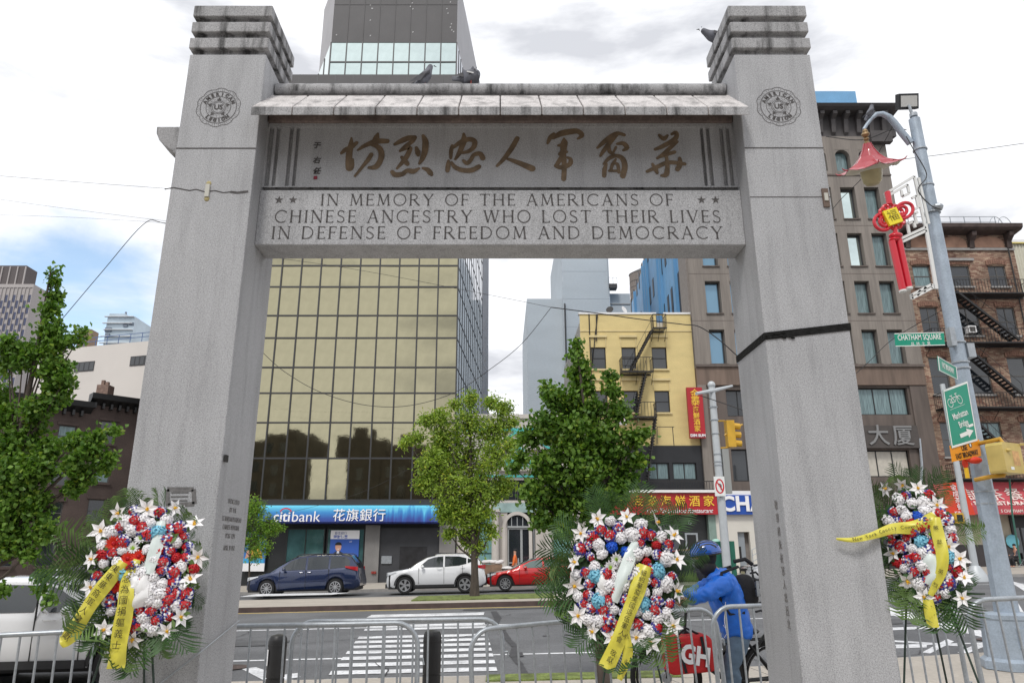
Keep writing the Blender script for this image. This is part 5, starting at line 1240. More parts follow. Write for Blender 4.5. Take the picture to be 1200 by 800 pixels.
def wheel_meshes(r, n):
    k = (round(r, 3), n)
    if k in wheel_cache: return wheel_cache[k]
    b = MB(); b.lathe([(r*.66, -.10), (r*.93, -.11), (r, -.07), (r, .09), (r*.9, .11), (r*.6, .11)], (0,0,0), 28, axis='y', cap=False); t = b.build('tyre', tyre_m, smooth=True)
    b = MB(); b.lathe([(r*.02, -.085), (r*.12, -.09), (r*.14, -.075)], (0,0,0), 12, axis='y')
    for i in range(n):
        a = 2*math.pi*i/n; c, s = math.cos(a), math.sin(a); w = .030 if n < 9 else .018
        for sgn in ((-.5, .5) if n < 9 else (0,)):
            a2 = a + sgn*.30; c2, s2 = math.cos(a2), math.sin(a2)
            b.add([(c*r*.1-s*w, -.088, s*r*.1+c*w), (c*r*.1+s*w, -.088, s*r*.1-c*w), (c2*r*.68+s2*w, -.10, s2*r*.68-c2*w), (c2*r*.68-s2*w, -.10, s2*r*.68+c2*w)], [(0,1,2,3)])
    vs = []; k2 = 28
    for q, y in ((r*.62, -.104), (r*.70, -.108)):
        for j in range(k2): a = 2*math.pi*j/k2; vs.append((q*math.cos(a), y, q*math.sin(a)))
    b.add(vs, [(j, (j+1) % k2, k2+(j+1) % k2, k2+j) for j in range(k2)])
    rm = b.build('rim', rim_m)
    b = MB(); b.lathe([(r*.02, -.03), (r*.66, -.035), (r*.66, .0)], (0,0,0), 20, axis='y'); dk = b.build('wheel_shade_disc', mat('wheel_shadow', (.03,.03,.032), .7) if 'wheel_shadow' not in bpy.data.materials else bpy.data.materials['wheel_shadow'])  # near-black disc behind the spokes, shade inside the wheel put into its colour
    wheel_cache[k] = (t.data, rm.data, dk.data)
    for o in (t, rm, dk): bpy.data.objects.remove(o)
    return wheel_cache[k]
def car(name, label, cat, x, y, paint, L, W, H, belt, roof, plan, wheels, wr_, sill=.26, spokes=5, cladding=False, wins=(), ws=(0,0,0,0), heading=0, group=None, gl=None, doors=(), handles=(), headlamp=None, taillamp=None, mirror=None, zoff=0.0, roofrail=False):
    """front at local x=0, rear at x=L, kerb side -y. belt, roof: (x,z) tables; plan: (x, half width factor)"""
    z = gz(x + L/2, y) + zoff
    slope = math.atan(.022)
    T = thing(name, label, cat, (x, y, z), heading, group, local=True)
    T.rotation_euler = (0, -slope if heading == 0 else slope, heading)
    st = sorted(set([round(L*i/70, 3) for i in range(71)] + [round(p[0], 3) for p in belt+roof if 0 <= p[0] <= L])); hw = W/2
    r0, r1 = roof[0][0], roof[-1][0]
    def sect(px):
        w = hw*lerp_tab(plan, px); bz = lerp_tab(belt, px); lo = sill
        if px < .25: lo = sill - .03 + (.25-px)*.35
        if px > L-.25: lo = sill + (px-L+.25)*.5
        for xw in wheels:
            ra = wr_+.055
            if abs(px-xw) < ra: lo = max(lo, wr_ + math.sqrt(ra*ra-(px-xw)**2))
        inside = r0 < px < r1; tz = lerp_tab(roof, px) if inside else bz
        f = max(0, min(1, (tz-bz)/.5)) if inside else 0
        wt = w*(.93 - .17*f)
        mid = lo + (bz-lo)*.5
        pts = [(w*.93, lo), (w*.985, lo+min(.06, (bz-lo)*.2)), (w, mid), (w*.985, bz-.09), (w*.945, bz-.005)]
        if inside and tz > bz+.03: pts += [(wt, tz-.055), (wt-.10, tz-.008), (0, tz+.025)]
        else: pts += [(w*.90, bz+.004), (w*.6, bz+.025), (0, bz+.035)]
        return pts
    b = MB(); n = 8
    for s_ in (-1, 1):
        base = len(b.v)
        for px in st:
            for (yy, zz) in sect(px): b.v.append((px, s_*yy, zz))
        for i in range(len(st)-1):
            for j in range(n-1):
                f = (base+i*n+j, base+(i+1)*n+j, base+(i+1)*n+j+1, base+i*n+j+1); b.f.append(f if s_ < 0 else f[::-1]); b.m.append(0)
        for ii in (0, len(st)-1):
            k = base+ii*n; pts = [b.v[k+j] for j in range(n)]; c0 = len(b.v); b.v.append((st[ii], 0, pts[0][2]))
            fc = [k+j for j in range(n)]+[c0]; b.f.append(tuple(fc)); b.m.append(0)
    body = b.build('body', paint, T, smooth=True, loc=(0,0,0))
    b = MB(); b.box(.15, L-.15, -hw*.86, hw*.86, sill-.06, .8); b.build('underbody', trim_m, body, loc=(0,0,0))
    def side_pt(px, pz, s_, off=.012):
        sc = sect(px); (ya, za), (yb, zb2) = sc[4], sc[5]; t = (pz-za)/max(.02, zb2-za); return (px, s_*(ya+(yb-ya)*t+off), pz)
    for poly in wins:   # list of (x, zlow, zhigh) columns
        for s_ in (-1, 1):
            b = MB(); vs = []
            m_ = 8; xs_ = [poly[0][0]+(poly[-1][0]-poly[0][0])*i/m_ for i in range(m_+1)] + [p[0] for p in poly]; xs_ = sorted(set(round(q, 3) for q in xs_))
            lo_t = [(p[0], p[1]) for p in poly]; hi_t = [(p[0], p[2]) for p in poly]
            for q in xs_: vs += [side_pt(q, lerp_tab(lo_t, q), s_), side_pt(q, lerp_tab(hi_t, q), s_)]
            b.add(vs, [(2*i, 2*i+2, 2*i+3, 2*i+1) if s_ < 0 else (2*i, 2*i+1, 2*i+3, 2*i+2) for i in range(len(xs_)-1)]); b.build('side_window', gl or carglass, body, loc=(0,0,0))
    # windscreen and rear window follow the sloping ends of the roof table
    for (a, c, nm) in ((ws[0], ws[1], 'windscreen'), (ws[2], ws[3], 'rear_window')):
        if c <= a: continue
        b = MB(); vs = []
        for i in range(7):
            q = a+(c-a)*i/6; sc = sect(q)
            for s_, j in ((-1, 5), (-1, 6), (1, 7), (1, 6), (1, 5)): yy, zz = sc[j]; vs.append((q, s_*yy*(.97 if j == 5 else 1), zz+.010+(.02 if j == 5 else 0)))
        b.add(vs, [(i*5+j, (i+1)*5+j, (i+1)*5+j+1, i*5+j+1) for i in range(6) for j in range(4)]); b.build(nm, gl or carglass, body, loc=(0,0,0))
    tm, rm, dk = wheel_meshes(wr_, spokes)
    for xw in wheels:
        for s_ in (-1, 1):
            wh_ = place('wheel', tm, T, (xw, s_*(hw-.11), wr_), (0, rnd.random()*6, 0 if s_ < 0 else math.pi)); place('rim', rm, wh_, (0,0,0)); place('wheel_shade_disc', dk, wh_, (0,0,0))
            if cladding:
                b = MB(); vs = []
                for i in range(17):
                    a = math.pi*i/16
                    for q in (wr_+.05, wr_+.115): vs.append((xw+q*math.cos(a), s_*(hw*lerp_tab(plan, xw)+.008), wr_+q*math.sin(a)))
                b.add(vs, [(2*i, 2*i+1, 2*i+3, 2*i+2) for i in range(16)]); b.build('wheel_arch_trim', trim_m, body, loc=(0,0,0))
    if cladding:
        for s_ in (-1, 1): b = MB(); b.box(wheels[0]+wr_+.1, wheels[1]-wr_-.1, s_*(hw-.02), s_*(hw+.012), sill, sill+.11); b.build('sill_trim', trim_m, body, loc=(0,0,0))
        b = MB(); b.box(-.015, .12, -hw*.7, hw*.7, sill-.02, sill+.16); b.build('bumper_trim', trim_m, body, loc=(0,0,0)); b = MB(); b.box(L-.15, L+.02, -hw*.8, hw*.8, sill+.02, sill+.22); b.build('bumper_trim', trim_m, body, loc=(0,0,0))
    for xd, z0_, z1_ in doors:
        for s_ in (-1, 1): b = MB(); b.box(xd-.007, xd+.007, s_*(hw*lerp_tab(plan, xd)+.0005), s_*(hw*lerp_tab(plan, xd)-.03), z0_, z1_); b.build('door_seam', M['black'], body, loc=(0,0,0))
    for xh, zh in handles:
        for s_ in (-1, 1): b = MB(); yb_h = hw*lerp_tab(plan, xh); b.tube([(xh-.09, s_*(yb_h+.0), zh), (xh-.05, s_*(yb_h+.03), zh), (xh+.07, s_*(yb_h+.03), zh), (xh+.1, s_*(yb_h), zh)], .014, 6); b.build('door_handle', paint, body, loc=(0,0,0))
    for s_ in (-1, 1):
        if headlamp:
            x0, z0_, x1, z1_ = headlamp; b = MB(); k = 6; vs = []
            for i in range(k+1):
                q = x0+(x1-x0)*i/k; yy = hw*lerp_tab(plan, q)+.012; zc_ = z0_+(z1_-z0_)*i/k; hgt = .085*(1-.75*i/k); vs += [(q-.015, s_*yy, zc_-hgt), (q-.01, s_*yy*.985, zc_+hgt*.8)]
            b.add(vs, [(2*i, 2*i+2, 2*i+3, 2*i+1) for i in range(k)]); b.add([(x0-.02, s_*hw*.55, z0_-.07), (x0-.02, s_*hw*.55, z0_+.06), vs[1], vs[0]], [(0,1,2,3)]); b.build('headlight', head_m, body, loc=(0,0,0))
        if taillamp:
            x0, z0_, x1, z1_ = taillamp; b = MB(); k = 6; vs = []
            for i in range(k+1):
                q = x0+(x1-x0)*i/k; sc = sect(q); yy = sc[3][0]+.02; hgt = .09*(.35+.65*i/k); zc_ = z0_+(z1_-z0_)*i/k; vs += [(q, s_*yy, zc_-hgt), (q, s_*yy*.985, zc_+hgt)]
            b.add(vs, [(2*i, 2*i+2, 2*i+3, 2*i+1) for i in range(k)]); b.build('tail_light', tail_m, body, loc=(0,0,0))
        if mirror: b = MB(); b.ball((mirror[0], s_*(hw+.09), mirror[1]), .10, 10, 6, sc=(.8, 1, .75)); b.build('mirror', mirror[2] if len(mirror) > 2 else paint, body, smooth=True, loc=(0,0,0))
        if roofrail: b = MB(); b.tube([(roof[0][0]+1.2, s_*hw*.68, lerp_tab(roof, roof[0][0]+1.2)+.02), (roof[0][0]+1.4, s_*hw*.68, lerp_tab(roof, roof[0][0]+1.4)+.06), (r1-.6, s_*hw*.68, lerp_tab(roof, r1-.6)+.06), (r1-.4, s_*hw*.68, lerp_tab(roof, r1-.4)+.02)], .02, 6); b.build('roof_rail', trim_m, body, loc=(0,0,0))
    b = MB(); b.box(-.01, .02, -.26, .26, .45, .58); b.build('number_plate', plate_m, body, loc=(0,0,0)); b = MB(); b.box(-.005, .06, -hw*.5, hw*.5, .50, .72); b.build('grille', trim_m, body, loc=(0,0,0))
    return T
YK = 34.6
navy = mat('navy_car_paint', (.012, .024, .075), .22, .25, coat=1); wcar = mat('white_car_paint', (.72, .73, .75), .25, 0, coat=1); redc = mat('red_car_paint', (.52, .010, .012), .22, .1, coat=1); dkc = mat('dark_grey_car_paint', (.03, .033, .042), .25, .3, coat=1)
PLAN = [(0, .62), (.12, .80), (.35, .93), (.8, .99), (1.4, 1), (3.6, 1), (4.2, .97), (4.5, .90), (9, .88)]
def scx(px): return (px-587)/882*YK
mv = car('parked_car', 'navy blue minivan parked in front of the bank windows', 'minivan', scx(297.5), YK, navy, 5.1, 1.95, 1.78,
    [(0, .62), (.12, .74), (.5, .88), (1.15, 1.02), (2, 1.06), (4.6, 1.12), (5.0, 1.02), (5.1, .62)],
    [(1.0, 1.00), (1.5, 1.32), (1.95, 1.58), (2.3, 1.70), (3.0, 1.77), (4.2, 1.76), (4.65, 1.66), (4.9, 1.36), (5.05, 1.0)], [(0,.62),(.12,.82),(.4,.94),(.9,1),(4.4,1),(4.9,.93),(5.1,.85)], (1.0, 4.03), .35, spokes=10,
    wins=([(1.62, 1.10, 1.20), (2.0, 1.10, 1.50), (2.28, 1.11, 1.60), (2.66, 1.11, 1.64)], [(2.75, 1.11, 1.64), (3.68, 1.13, 1.67)], [(3.76, 1.13, 1.67), (4.45, 1.18, 1.62), (4.62, 1.22, 1.45)]),
    ws=(1.05, 2.25, 4.66, 5.0), doors=((1.55, .32, 1.08), (2.7, .32, 1.12), (3.72, .45, 1.13)), handles=((2.50, 1.0), (2.86, 1.0)), headlamp=(.10, .76, .62, .86), taillamp=(4.45, 1.20, 5.0, 1.10), mirror=(1.75, 1.14), roofrail=True, group='cars parked along the far kerb')
sv = car('parked_car', 'white compact SUV parked before the grey roller shutter', 'SUV', scx(456), YK, wcar, 4.48, 1.85, 1.66,
    [(0, .62), (.08, .80), (.3, .93), (1.1, 1.05), (1.9, 1.04), (3.8, 1.12), (4.3, 1.08), (4.42, .9), (4.48, .6)],
    [(1.0, 1.03), (1.45, 1.34), (1.85, 1.55), (2.3, 1.64), (3.1, 1.66), (3.8, 1.60), (4.1, 1.50), (4.32, 1.22), (4.42, 1.05)], [(0,.60),(.10,.80),(.35,.93),(.8,1),(3.9,1),(4.3,.93),(4.48,.82)], (.88, 3.55), .36, spokes=5, cladding=True,
    wins=([(1.58, 1.10, 1.18), (1.9, 1.10, 1.44), (2.2, 1.10, 1.53), (2.58, 1.10, 1.56)], [(2.66, 1.11, 1.56), (3.3, 1.15, 1.54), (3.62, 1.22, 1.46)], [(3.68, 1.24, 1.45), (3.95, 1.33, 1.38)]),
    ws=(1.05, 2.2, 4.12, 4.38), doors=((1.5, .40, 1.08), (2.62, .40, 1.12), (3.45, .7, 1.15)), handles=((2.42, 1.02), (3.45, 1.06)), headlamp=(.06, .84, .50, .93), taillamp=(4.0, 1.12, 4.44, 1.06), mirror=(1.68, 1.12), roofrail=True, group='cars parked along the far kerb')
rc = car('parked_car', 'red hatchback parked nose to the white SUV outside the stone building', 'hatchback', scx(570.5), YK+.5, redc, 4.3, 1.77, 1.43,
    [(0, .52), (.08, .66), (.3, .76), (1.2, .90), (2.0, .93), (3.8, .99), (4.15, .95), (4.3, .6)],
    [(1.05, .88), (1.6, 1.16), (2.0, 1.32), (2.4, 1.40), (2.9, 1.41), (3.5, 1.32), (3.9, 1.12), (4.15, .95)], PLAN, (.85, 3.43), .33, spokes=10,
    wins=([(1.68, .97, 1.06), (2.0, .97, 1.24), (2.3, .97, 1.31), (2.55, .98, 1.32)], [(2.64, .98, 1.32), (3.1, 1.0, 1.27), (3.4, 1.02, 1.18), (3.6, 1.06, 1.10)]),
    ws=(1.1, 2.3, 3.55, 3.95), doors=((1.5, .34, .94), (2.6, .34, .98), (3.2, .6, 1.0)), handles=((2.42, .86), (3.2, .90)), headlamp=(.06, .68, .46, .76), taillamp=(3.95, .88, 4.25, .84), mirror=(1.78, .98), group='cars parked along the far kerb', gl=cargreen)
car('parked_car', 'dark grey car parked behind the cyclist under the restaurant sign', 'car', 6.1, YK+.6, dkc, 4.4, 1.85, 1.62,
    [(0, .62), (.08, .80), (.3, .93), (1.1, 1.05), (1.9, 1.04), (3.8, 1.12), (4.3, 1.05), (4.4, .6)], [(1.0, 1.03), (1.45, 1.34), (1.85, 1.52), (2.3, 1.60), (3.1, 1.62), (3.8, 1.55), (4.1, 1.40), (4.32, 1.05)], PLAN, (.88, 3.5), .34, spokes=5,
    wins=([(1.58, 1.10, 1.18), (1.9, 1.10, 1.44), (2.5, 1.10, 1.52)], [(2.6, 1.11, 1.52), (3.3, 1.15, 1.50), (3.8, 1.22, 1.35)]), ws=(1.05, 2.2, 4.0, 4.25), doors=((1.5, .4, 1.05), (2.6, .4, 1.1)), handles=((2.42, 1.0),), headlamp=(.06, .84, .5, .93), taillamp=(3.95, 1.1, 4.35, 1.0), mirror=(1.68, 1.12), group='cars parked along the far kerb')
car('parked_car', 'white car parked beside the right pillar in front of the bank branch', 'car', 11.3, YK+.7, wcar, 4.4, 1.8, 1.45,
    [(0, .55), (.08, .70), (.3, .80), (1.2, .92), (3.8, 1.0), (4.3, .9), (4.4, .6)], [(1.1, .9), (1.7, 1.2), (2.2, 1.4), (3, 1.44), (3.7, 1.2), (4.1, .98)], PLAN, (.85, 3.5), .33,
    wins=([(1.7, .98, 1.08), (2.1, .98, 1.3), (2.5, .98, 1.34)], [(2.6, .98, 1.34), (3.3, 1.02, 1.22)]), ws=(1.15, 2.1, 3.4, 3.9), headlamp=(.06, .7, .5, .8), taillamp=(3.95, .95, 4.35, .9), mirror=(1.8, 1.0), group='cars parked along the far kerb')
# near white crossover passing on the left (faces right)
nc = car('parked_car', 'white crossover with black roof glass close behind the left barricade', 'crossover', -4.15, 12.1, wcar, 4.6, 1.86, 1.60,
    [(0, .60), (.08, .80), (.3, .90), (1.1, 1.02), (1.9, 1.06), (3.8, 1.14), (4.3, 1.10), (4.6, .6)],
    [(1.0, 1.02), (1.5, 1.30), (1.95, 1.50), (2.4, 1.58), (3.1, 1.60), (3.8, 1.52), (4.15, 1.36), (4.4, 1.12)], PLAN, (.92, 3.62), .36, spokes=5, sill=.34, cladding=True,
    wins=([(1.62, 1.10, 1.20), (1.95, 1.10, 1.40), (2.14, 1.10, 1.47)], [(2.27, 1.11, 1.48), (2.8, 1.11, 1.50), (3.5, 1.15, 1.47), (3.98, 1.24, 1.36)]),
    ws=(1.05, 2.3, 4.1, 4.4), doors=((1.5, .42, 1.06), (2.2, .42, 1.50), (3.7, .7, 1.12)), handles=((1.98, 1.0), (3.3, 1.04)), headlamp=(.06, .84, .5, .93), taillamp=(4.0, 1.1, 4.5, 1.0), mirror=(1.7, 1.12), heading=math.pi)
nc.location = (-4.6, 12.2, gz(-6.5, 12)+.0)
b = MB(); p = at(50, 708.5, 11.2); b.ball((p.x, 11.2, p.z), .07, 10, 6, sc=(.55, .6, 1.25)); b.tube([(p.x, 11.2, p.z-.05), (p.x+.03, 11.3, p.z-.12)], .02, 5)
tag(b.build('mirror', wcar, smooth=True), 'small white oval mirror standing by the door seam of the white crossover', 'mirror')
car('parked_car', 'dark purple grey saloon beyond the branches on the left street', 'saloon car', -22.5, 38.5, mat('purple_grey_paint', (.05,.04,.06), .3, .3, coat=1), 4.5, 1.8, 1.45,
    [(0, .55), (.08, .70), (.3, .80), (1.2, .92), (3.8, 1.0), (4.3, .9), (4.5, .6)], [(1.1, .9), (1.7, 1.2), (2.2, 1.4), (3, 1.44), (3.7, 1.2), (4.1, .98)], PLAN, (.85, 3.5), .33,
    wins=([(1.7, .98, 1.08), (2.1, .98, 1.3), (2.5, .98, 1.34)], [(2.6, .98, 1.34), (3.3, 1.02, 1.22)]), ws=(1.15, 2.1, 3.4, 3.9), headlamp=(.06, .7, .5, .8), taillamp=(3.95, .95, 4.35, .9), mirror=(1.8, 1.0), zoff=.55)
# litter bin, planter and wrapped bags by the stone building
b_ = thing('street_planter', 'low brown stone planter heaped with white bags beside the stone column', 'planter', (xat(573, 670, 41), 41, gz(-.5, 41)+.14))
gz0 = gz(-.5, 41)+.14
b = MB(); b.box(xat(567, 670, 41), xat(588.5, 670, 41), 41, 42, gz0, zat(661, 41)); b.build('planter_box', mat('rust_stone', (.20,.13,.09), .85, var=.3, scale=3), b_)
b = MB()
for i in range(9): b.ball((xat(568+i*2.4, 658, 41), 41.4+rnd.random()*.3, zat(658.5, 41)+rnd.uniform(-.03, .1)), .17, 8, 5, sc=(1.2,1,.6))
b.build('wrapped_bag', mat('white_plastic', (.68,.66,.66), .5), b_, smooth=True)
t = thing('litter_bin', 'black litter bin with a white bag lid beside the arched entrance', 'litter bin', (xat(594.5, 670, 41), 41, gz0))
b = MB(); b.lathe([(.24, 0), (.29, .75)], (xat(594.5, 664, 41), 41, gz0), 14); b.build('bin_body', M['black'], t); b = MB(); b.ball((xat(594.5, 658, 41), 41, gz0+.78), .32, 10, 6, sc=(1,1,.35)); b.build('bag_rim', bpy.data.materials['white_plastic'], t, smooth=True)
# seated doorman-like figure in orange

# ================================================================ street furniture
BAR_SP = .122
bar_mesh = {}
def barricade(label, p0, p1, top, h=1.10, hooks=True, tilt=0):
    """crowd barrier between two ground points, top: height of its rail above p0's z"""
    p0, p1 = Vector(p0), Vector(p1); d = p1-p0; L = d.length; rz = math.atan2(d.y, d.x)
    o = thing('crowd_barrier', label, 'barricade', tuple(p0), rz, 'galvanised crowd barriers round the memorial')
    sl = math.atan2(d.z, math.hypot(d.x, d.y)); o.rotation_euler = (tilt, -sl, rz)
    b = MB(); r = .17; pts = [(0, 0, .18)]; 
    for a in range(180, 89, -15): pts.append((r+r*math.cos(R(a)), 0, h-r+r*math.sin(R(a))))
    for a in range(90, -1, -15): pts.append((L-r+r*math.cos(R(a)), 0, h-r+r*math.sin(R(a))))
    pts.append((L, 0, .18)); b.tube(pts, .019, 10, closed=False); b.tube([(0, 0, .18), (L, 0, .18)], .016, 8)
    b.build('frame', M['galv'], o, smooth=True, loc=(0,0,0))
    n = int(round(L/BAR_SP))
    for i in range(1, n):
        x = L*i/n; hh_ = h
        if x < r: hh_ = h-r+math.sqrt(max(0, r*r-(r-x)**2))
        if x > L-r: hh_ = h-r+math.sqrt(max(0, r*r-(x-L+r)**2))
        k = round(hh_, 2)
        if k not in bar_mesh: q = MB(); q.tube([(0,0,.18), (0,0,k-.005)], .0085, 8); t_o = q.build('bar', M['galv'], smooth=True); bar_mesh[k] = t_o.data; bpy.data.objects.remove(t_o)
        place('bar', bar_mesh[k], o, (x, 0, 0))
    for x in (.18, L-.18):
        q = MB(); q.tube([(x, -.28, .0), (x, -.25, .06), (x, 0, .18), (x, .25, .06), (x, .28, 0)], .014, 6); q.build('foot', M['galv'], o, loc=(0,0,0))
    if hooks:
        for z in (.45, .85): q = MB(); q.tube([(L, 0, z), (L+.04, 0, z), (L+.05, 0, z-.05)], .008, 5); q.build('hook', M['galv'], o, loc=(0,0,0))
    return o
def gpz(px, py, Y, h=1.10):
    """ground point of a barrier whose top rail is seen at px,py at distance Y"""
    p = at(px, py, Y); return (p.x, p.y, p.z-h)
barricade('crowd barrier at the far left in front of the white crossover', gpz(-60, 747, 5.6), gpz(138, 737, 5.85), 0)
barricade('crowd barrier with the first black bollard behind it', gpz(196, 735, 5.8), gpz(492, 729, 5.95), 0)
barricade('crowd barrier overlapping the second black bollard', gpz(345, 728, 6.25), gpz(590, 724.5, 6.35), 0)
barricade('crowd barrier rising behind the middle wreath', gpz(560, 737.5, 5.9), gpz(845, 711, 6.5), 0)
barricade('crowd barrier running behind the right pillar from the cyclist', gpz(836, 711, 6.3), gpz(1118, 702, 6.6), 0)
barricade('crowd barrier at the far right in front of the lamp post base', gpz(1137, 703, 5.9), gpz(1420, 690, 6.0), 0, hooks=False)
for px, pt, lab, Yb in ((326.5, 743, 'black bollard with a white sticker nearer the left pillar', 8.5), (507, 738, 'black bollard without sticker behind the overlapping barriers', 8.5)):
    c = at(px, pt, Yb); zb_ = gz(c.x, Yb)+.13; h = c.z-zb_
    t = thing('bollard', lab, 'bollard', (c.x, Yb, zb_), 0, 'black bollards on the plaza edge')
    b = MB(); r = .098; b.lathe([(r, 0), (r, h*.45)], (c.x, Yb, zb_), 24); b.lathe([(r, h*.47), (r, h-.07), (r*.96, h-.04), (r*.8, h-.012), (r*.4, h), (.005, h+.004)], (c.x, Yb, zb_), 24); b.lathe([(r*.92, h*.44), (r*.92, h*.48)], (c.x, Yb, zb_), 20)
    b.build('post', M['black'], t, smooth=True); b = MB(); b.lathe([(r*1.03, h-.12), (r*1.03, h-.10)], (c.x, Yb, zb_), 24); b.build('band', M['black'], t)
    if px < 400: b = MB(); b.quad((c.x-r*.98, Yb-.045, zb_+h*.62), (c.x-r*.72, Yb-.085, zb_+h*.62), (c.x-r*.72, Yb-.085, zb_+h*.82), (c.x-r*.98, Yb-.045, zb_+h*.82)); b.build('sticker', wt, t)

# ---- corner lamp post with banner, lantern and signs
LX, LY = 6.85, 10.4; LZ = gz(LX, LY)+.13
def lz(py, Y=LY): return zat(py, Y)
lp = thing('lamp_post', 'tall silver street lamp post with octagonal base at the right', 'street lamp', (LX, LY, LZ))
b = MB(); zt = lz(140)
b.tube([(LX, LY, LZ+.5), (LX, LY, lz(620)), (LX, LY, lz(545))], [.155, .13, .118], 8); b.build('pole_lower', M['silverpole'], lp)
b = MB(); b.tube([(LX, LY, lz(548)), (LX, LY, lz(300)), (LX, LY, zt)], [.108, .105, .085], 20); b.build('pole', M['silverpole'], lp, smooth=True)
b = MB(); zb1 = lz(722)
b.lathe([(.42, LZ), (.42, LZ+.10), (.36, LZ+.14), (.335, zb1-.04), (.35, zb1-.02), (.35, zb1+.03), (.20, zb1+.06)], (LX, LY, 0), 8); b.build('base_box', M['silverpole'], lp)
b = MB(); b.box(LX-.12, LX+.13, LY-.345, LY-.30, LZ+.28, zb1-.12); b.build('access_door', M['silverpole'], lp)
for py in (250, 402, 425, 576, 432, 590): b = MB(); b.lathe([(.125, -.012), (.125, .012)], (LX, LY, lz(py)), 18); b.build('clamp_band', M['galv'], lp)
for py in (176, 218): b = MB(); b.lathe([(.108, -.01), (.108, .01)], (LX, LY, lz(py)), 18); b.build('clamp_band', M['galv'], lp)
b = MB(); b.box(LX+.09, LX+.2, LY-.1, LY+.06, lz(420), lz(404)); b.build('junction_box', M['galv'], lp)
b = MB(); p = at(1102, 243, LY-.1); b.ball((p.x-.05, LY-.1, p.z), .09, 8, 6, sc=(1,1,.7)); b.build('photo_sensor', M['galv'], lp)
# curved arm
def lpt(px, py, Y=LY): p = at(px, py, Y); return (p.x, p.y, p.z)
arm = [lpt(1067, 168), lpt(1057, 156), lpt(1048, 144), lpt(1042, 137.5), lpt(1034, 133.5), lpt(1027, 134), lpt(1021, 139), lpt(1016, 146), lpt(1012, 152)]
b = MB(); b.tube(arm, [.06, .058, .055, .052, .045, .04, .034, .028, .026], 10); b.build('curved_arm', M['silverpole'], lp, smooth=True)
# lantern
ln = thing('pagoda_lantern', 'red pagoda-roofed street lantern with cream bowl hanging from the curved arm', 'lantern', lpt(1013, 155))
ORG[ln.name] = Vector(lpt(1013, 155))
cx, cy, cz = lpt(1014, 155); brass = mat('aged_brass', (.30, .20, .10), .5, .4, var=.2, scale=20)
b = MB(); b.lathe([(.02, .06), (.05, .02), (.045, -.0), (.075, -.04), (.05, -.09), (.03, -.10), (.055, -.135), (.03, -.17), (.05, -.20), (.045, -.24)][::-1], (cx, cy, cz), 14); b.build('finial', brass, ln, smooth=True)
rd_ = mat('lantern_red', (.42, .045, .06), .28, coat=.6); cream = mat('lantern_underside', (.62, .58, .48), .6)
Y0l = cy; az = cz-.22; ez = lz(192); R_ = .50; nseg = 6
rings = [(.06, az), (.10, az-.12), (.17, az-.25), (.27, az-.37), (.38, az-.46), (.47, az-.50)]
b = MB(); b2 = MB(); off = R(12)
NS_ = 24
def rad(a, q, t):  # hexagonal plan with upturned corners
    f = 1/ math.cos(((a-off) % (math.pi/3)) - math.pi/6) * .93
    return q*(1+(f-1)*t)
vs = []
for i, (q, z) in enumerate(rings):
    t = i/5
    for j in range(NS_):
        a = 2*math.pi*j/NS_; k = abs(((a-off+math.pi/6) % (math.pi/3)) - math.pi/6)/(math.pi/6); k = 1-k
        rr_ = rad(a, q, t); up = (.045*k**3)*max(0, t-.4)*2.5; vs.append((cx+rr_*(1+.10*k**4*t)*math.cos(a), cy+rr_*(1+.10*k**4*t)*math.sin(a), z+up))
fs = [(i*NS_+j, i*NS_+(j+1) % NS_, (i+1)*NS_+(j+1) % NS_, (i+1)*NS_+j) for i in range(5) for j in range(NS_)]
b.add(vs, fs); b.build('lantern_roof', rd_, ln)
b2.add([(x, y, z-.012) for x, y, z in vs], [f[::-1] for f in fs]); b2.build('roof_lining', cream, ln)
b = MB()
for k in range(6):
    a = off + k*math.pi/3 + 0; e = (cx+.575*math.cos(a), cy+.575*math.sin(a), rings[-1][1]+.045); b.tube([(cx+.50*math.cos(a), cy+.50*math.sin(a), rings[-1][1]+.03), e, (cx+.62*math.cos(a), cy+.62*math.sin(a), rings[-1][1]+.085)], [.018, .014, .006], 6)
    b.tube([(cx+q*1.02*math.cos(a), cy+q*1.02*math.sin(a), z+.006+(.04 if i_ > 3 else 0)) for i_, (q, z) in enumerate(rings)], .010, 5)
b.build('eave_tip', rd_, ln)
b = MB(); zb2 = rings[-1][1]-.02; b.lathe([(.03, -.30), (.10, -.285), (.155, -.22), (.18, -.10), (.185, 0)], (cx, cy, zb2), 20); b.build('lantern_bowl', mat('cream_acrylic', (.42, .36, .20), .35, var=.12, scale=6), ln, smooth=True)
ln.rotation_euler = (R(18), R(-10), 0); ln.scale = (.9, .9, .86)
# floodlight
fl_ = thing('floodlight', 'square floodlight tilted on top of the lamp post', 'floodlight', (LX, LY, zt)); p = Vector(lpt(1064, 119))
Mx = Matrix.Translation(p) @ Euler((R(22), R(-10), R(12))).to_matrix().to_4x4()
b = MB(); b.box(-.20, .20, -.02, .06, -.125, .125, 0, Mx); b.build('housing', M['black'], fl_); b = MB(); b.box(-.165, .165, -.026, -.021, -.09, .09, 0, Mx); b.build('lens', mat('floodlight_lens', (.62,.62,.60), .3), fl_)
b = MB(); b.tube([(LX, LY, zt), (p.x, p.y, p.z-.08)], .025, 8); b.lathe([(.06, -.03), (.06, .03)], (LX, LY, zt+.08), 10); b.build('mount', M['galv'], fl_)
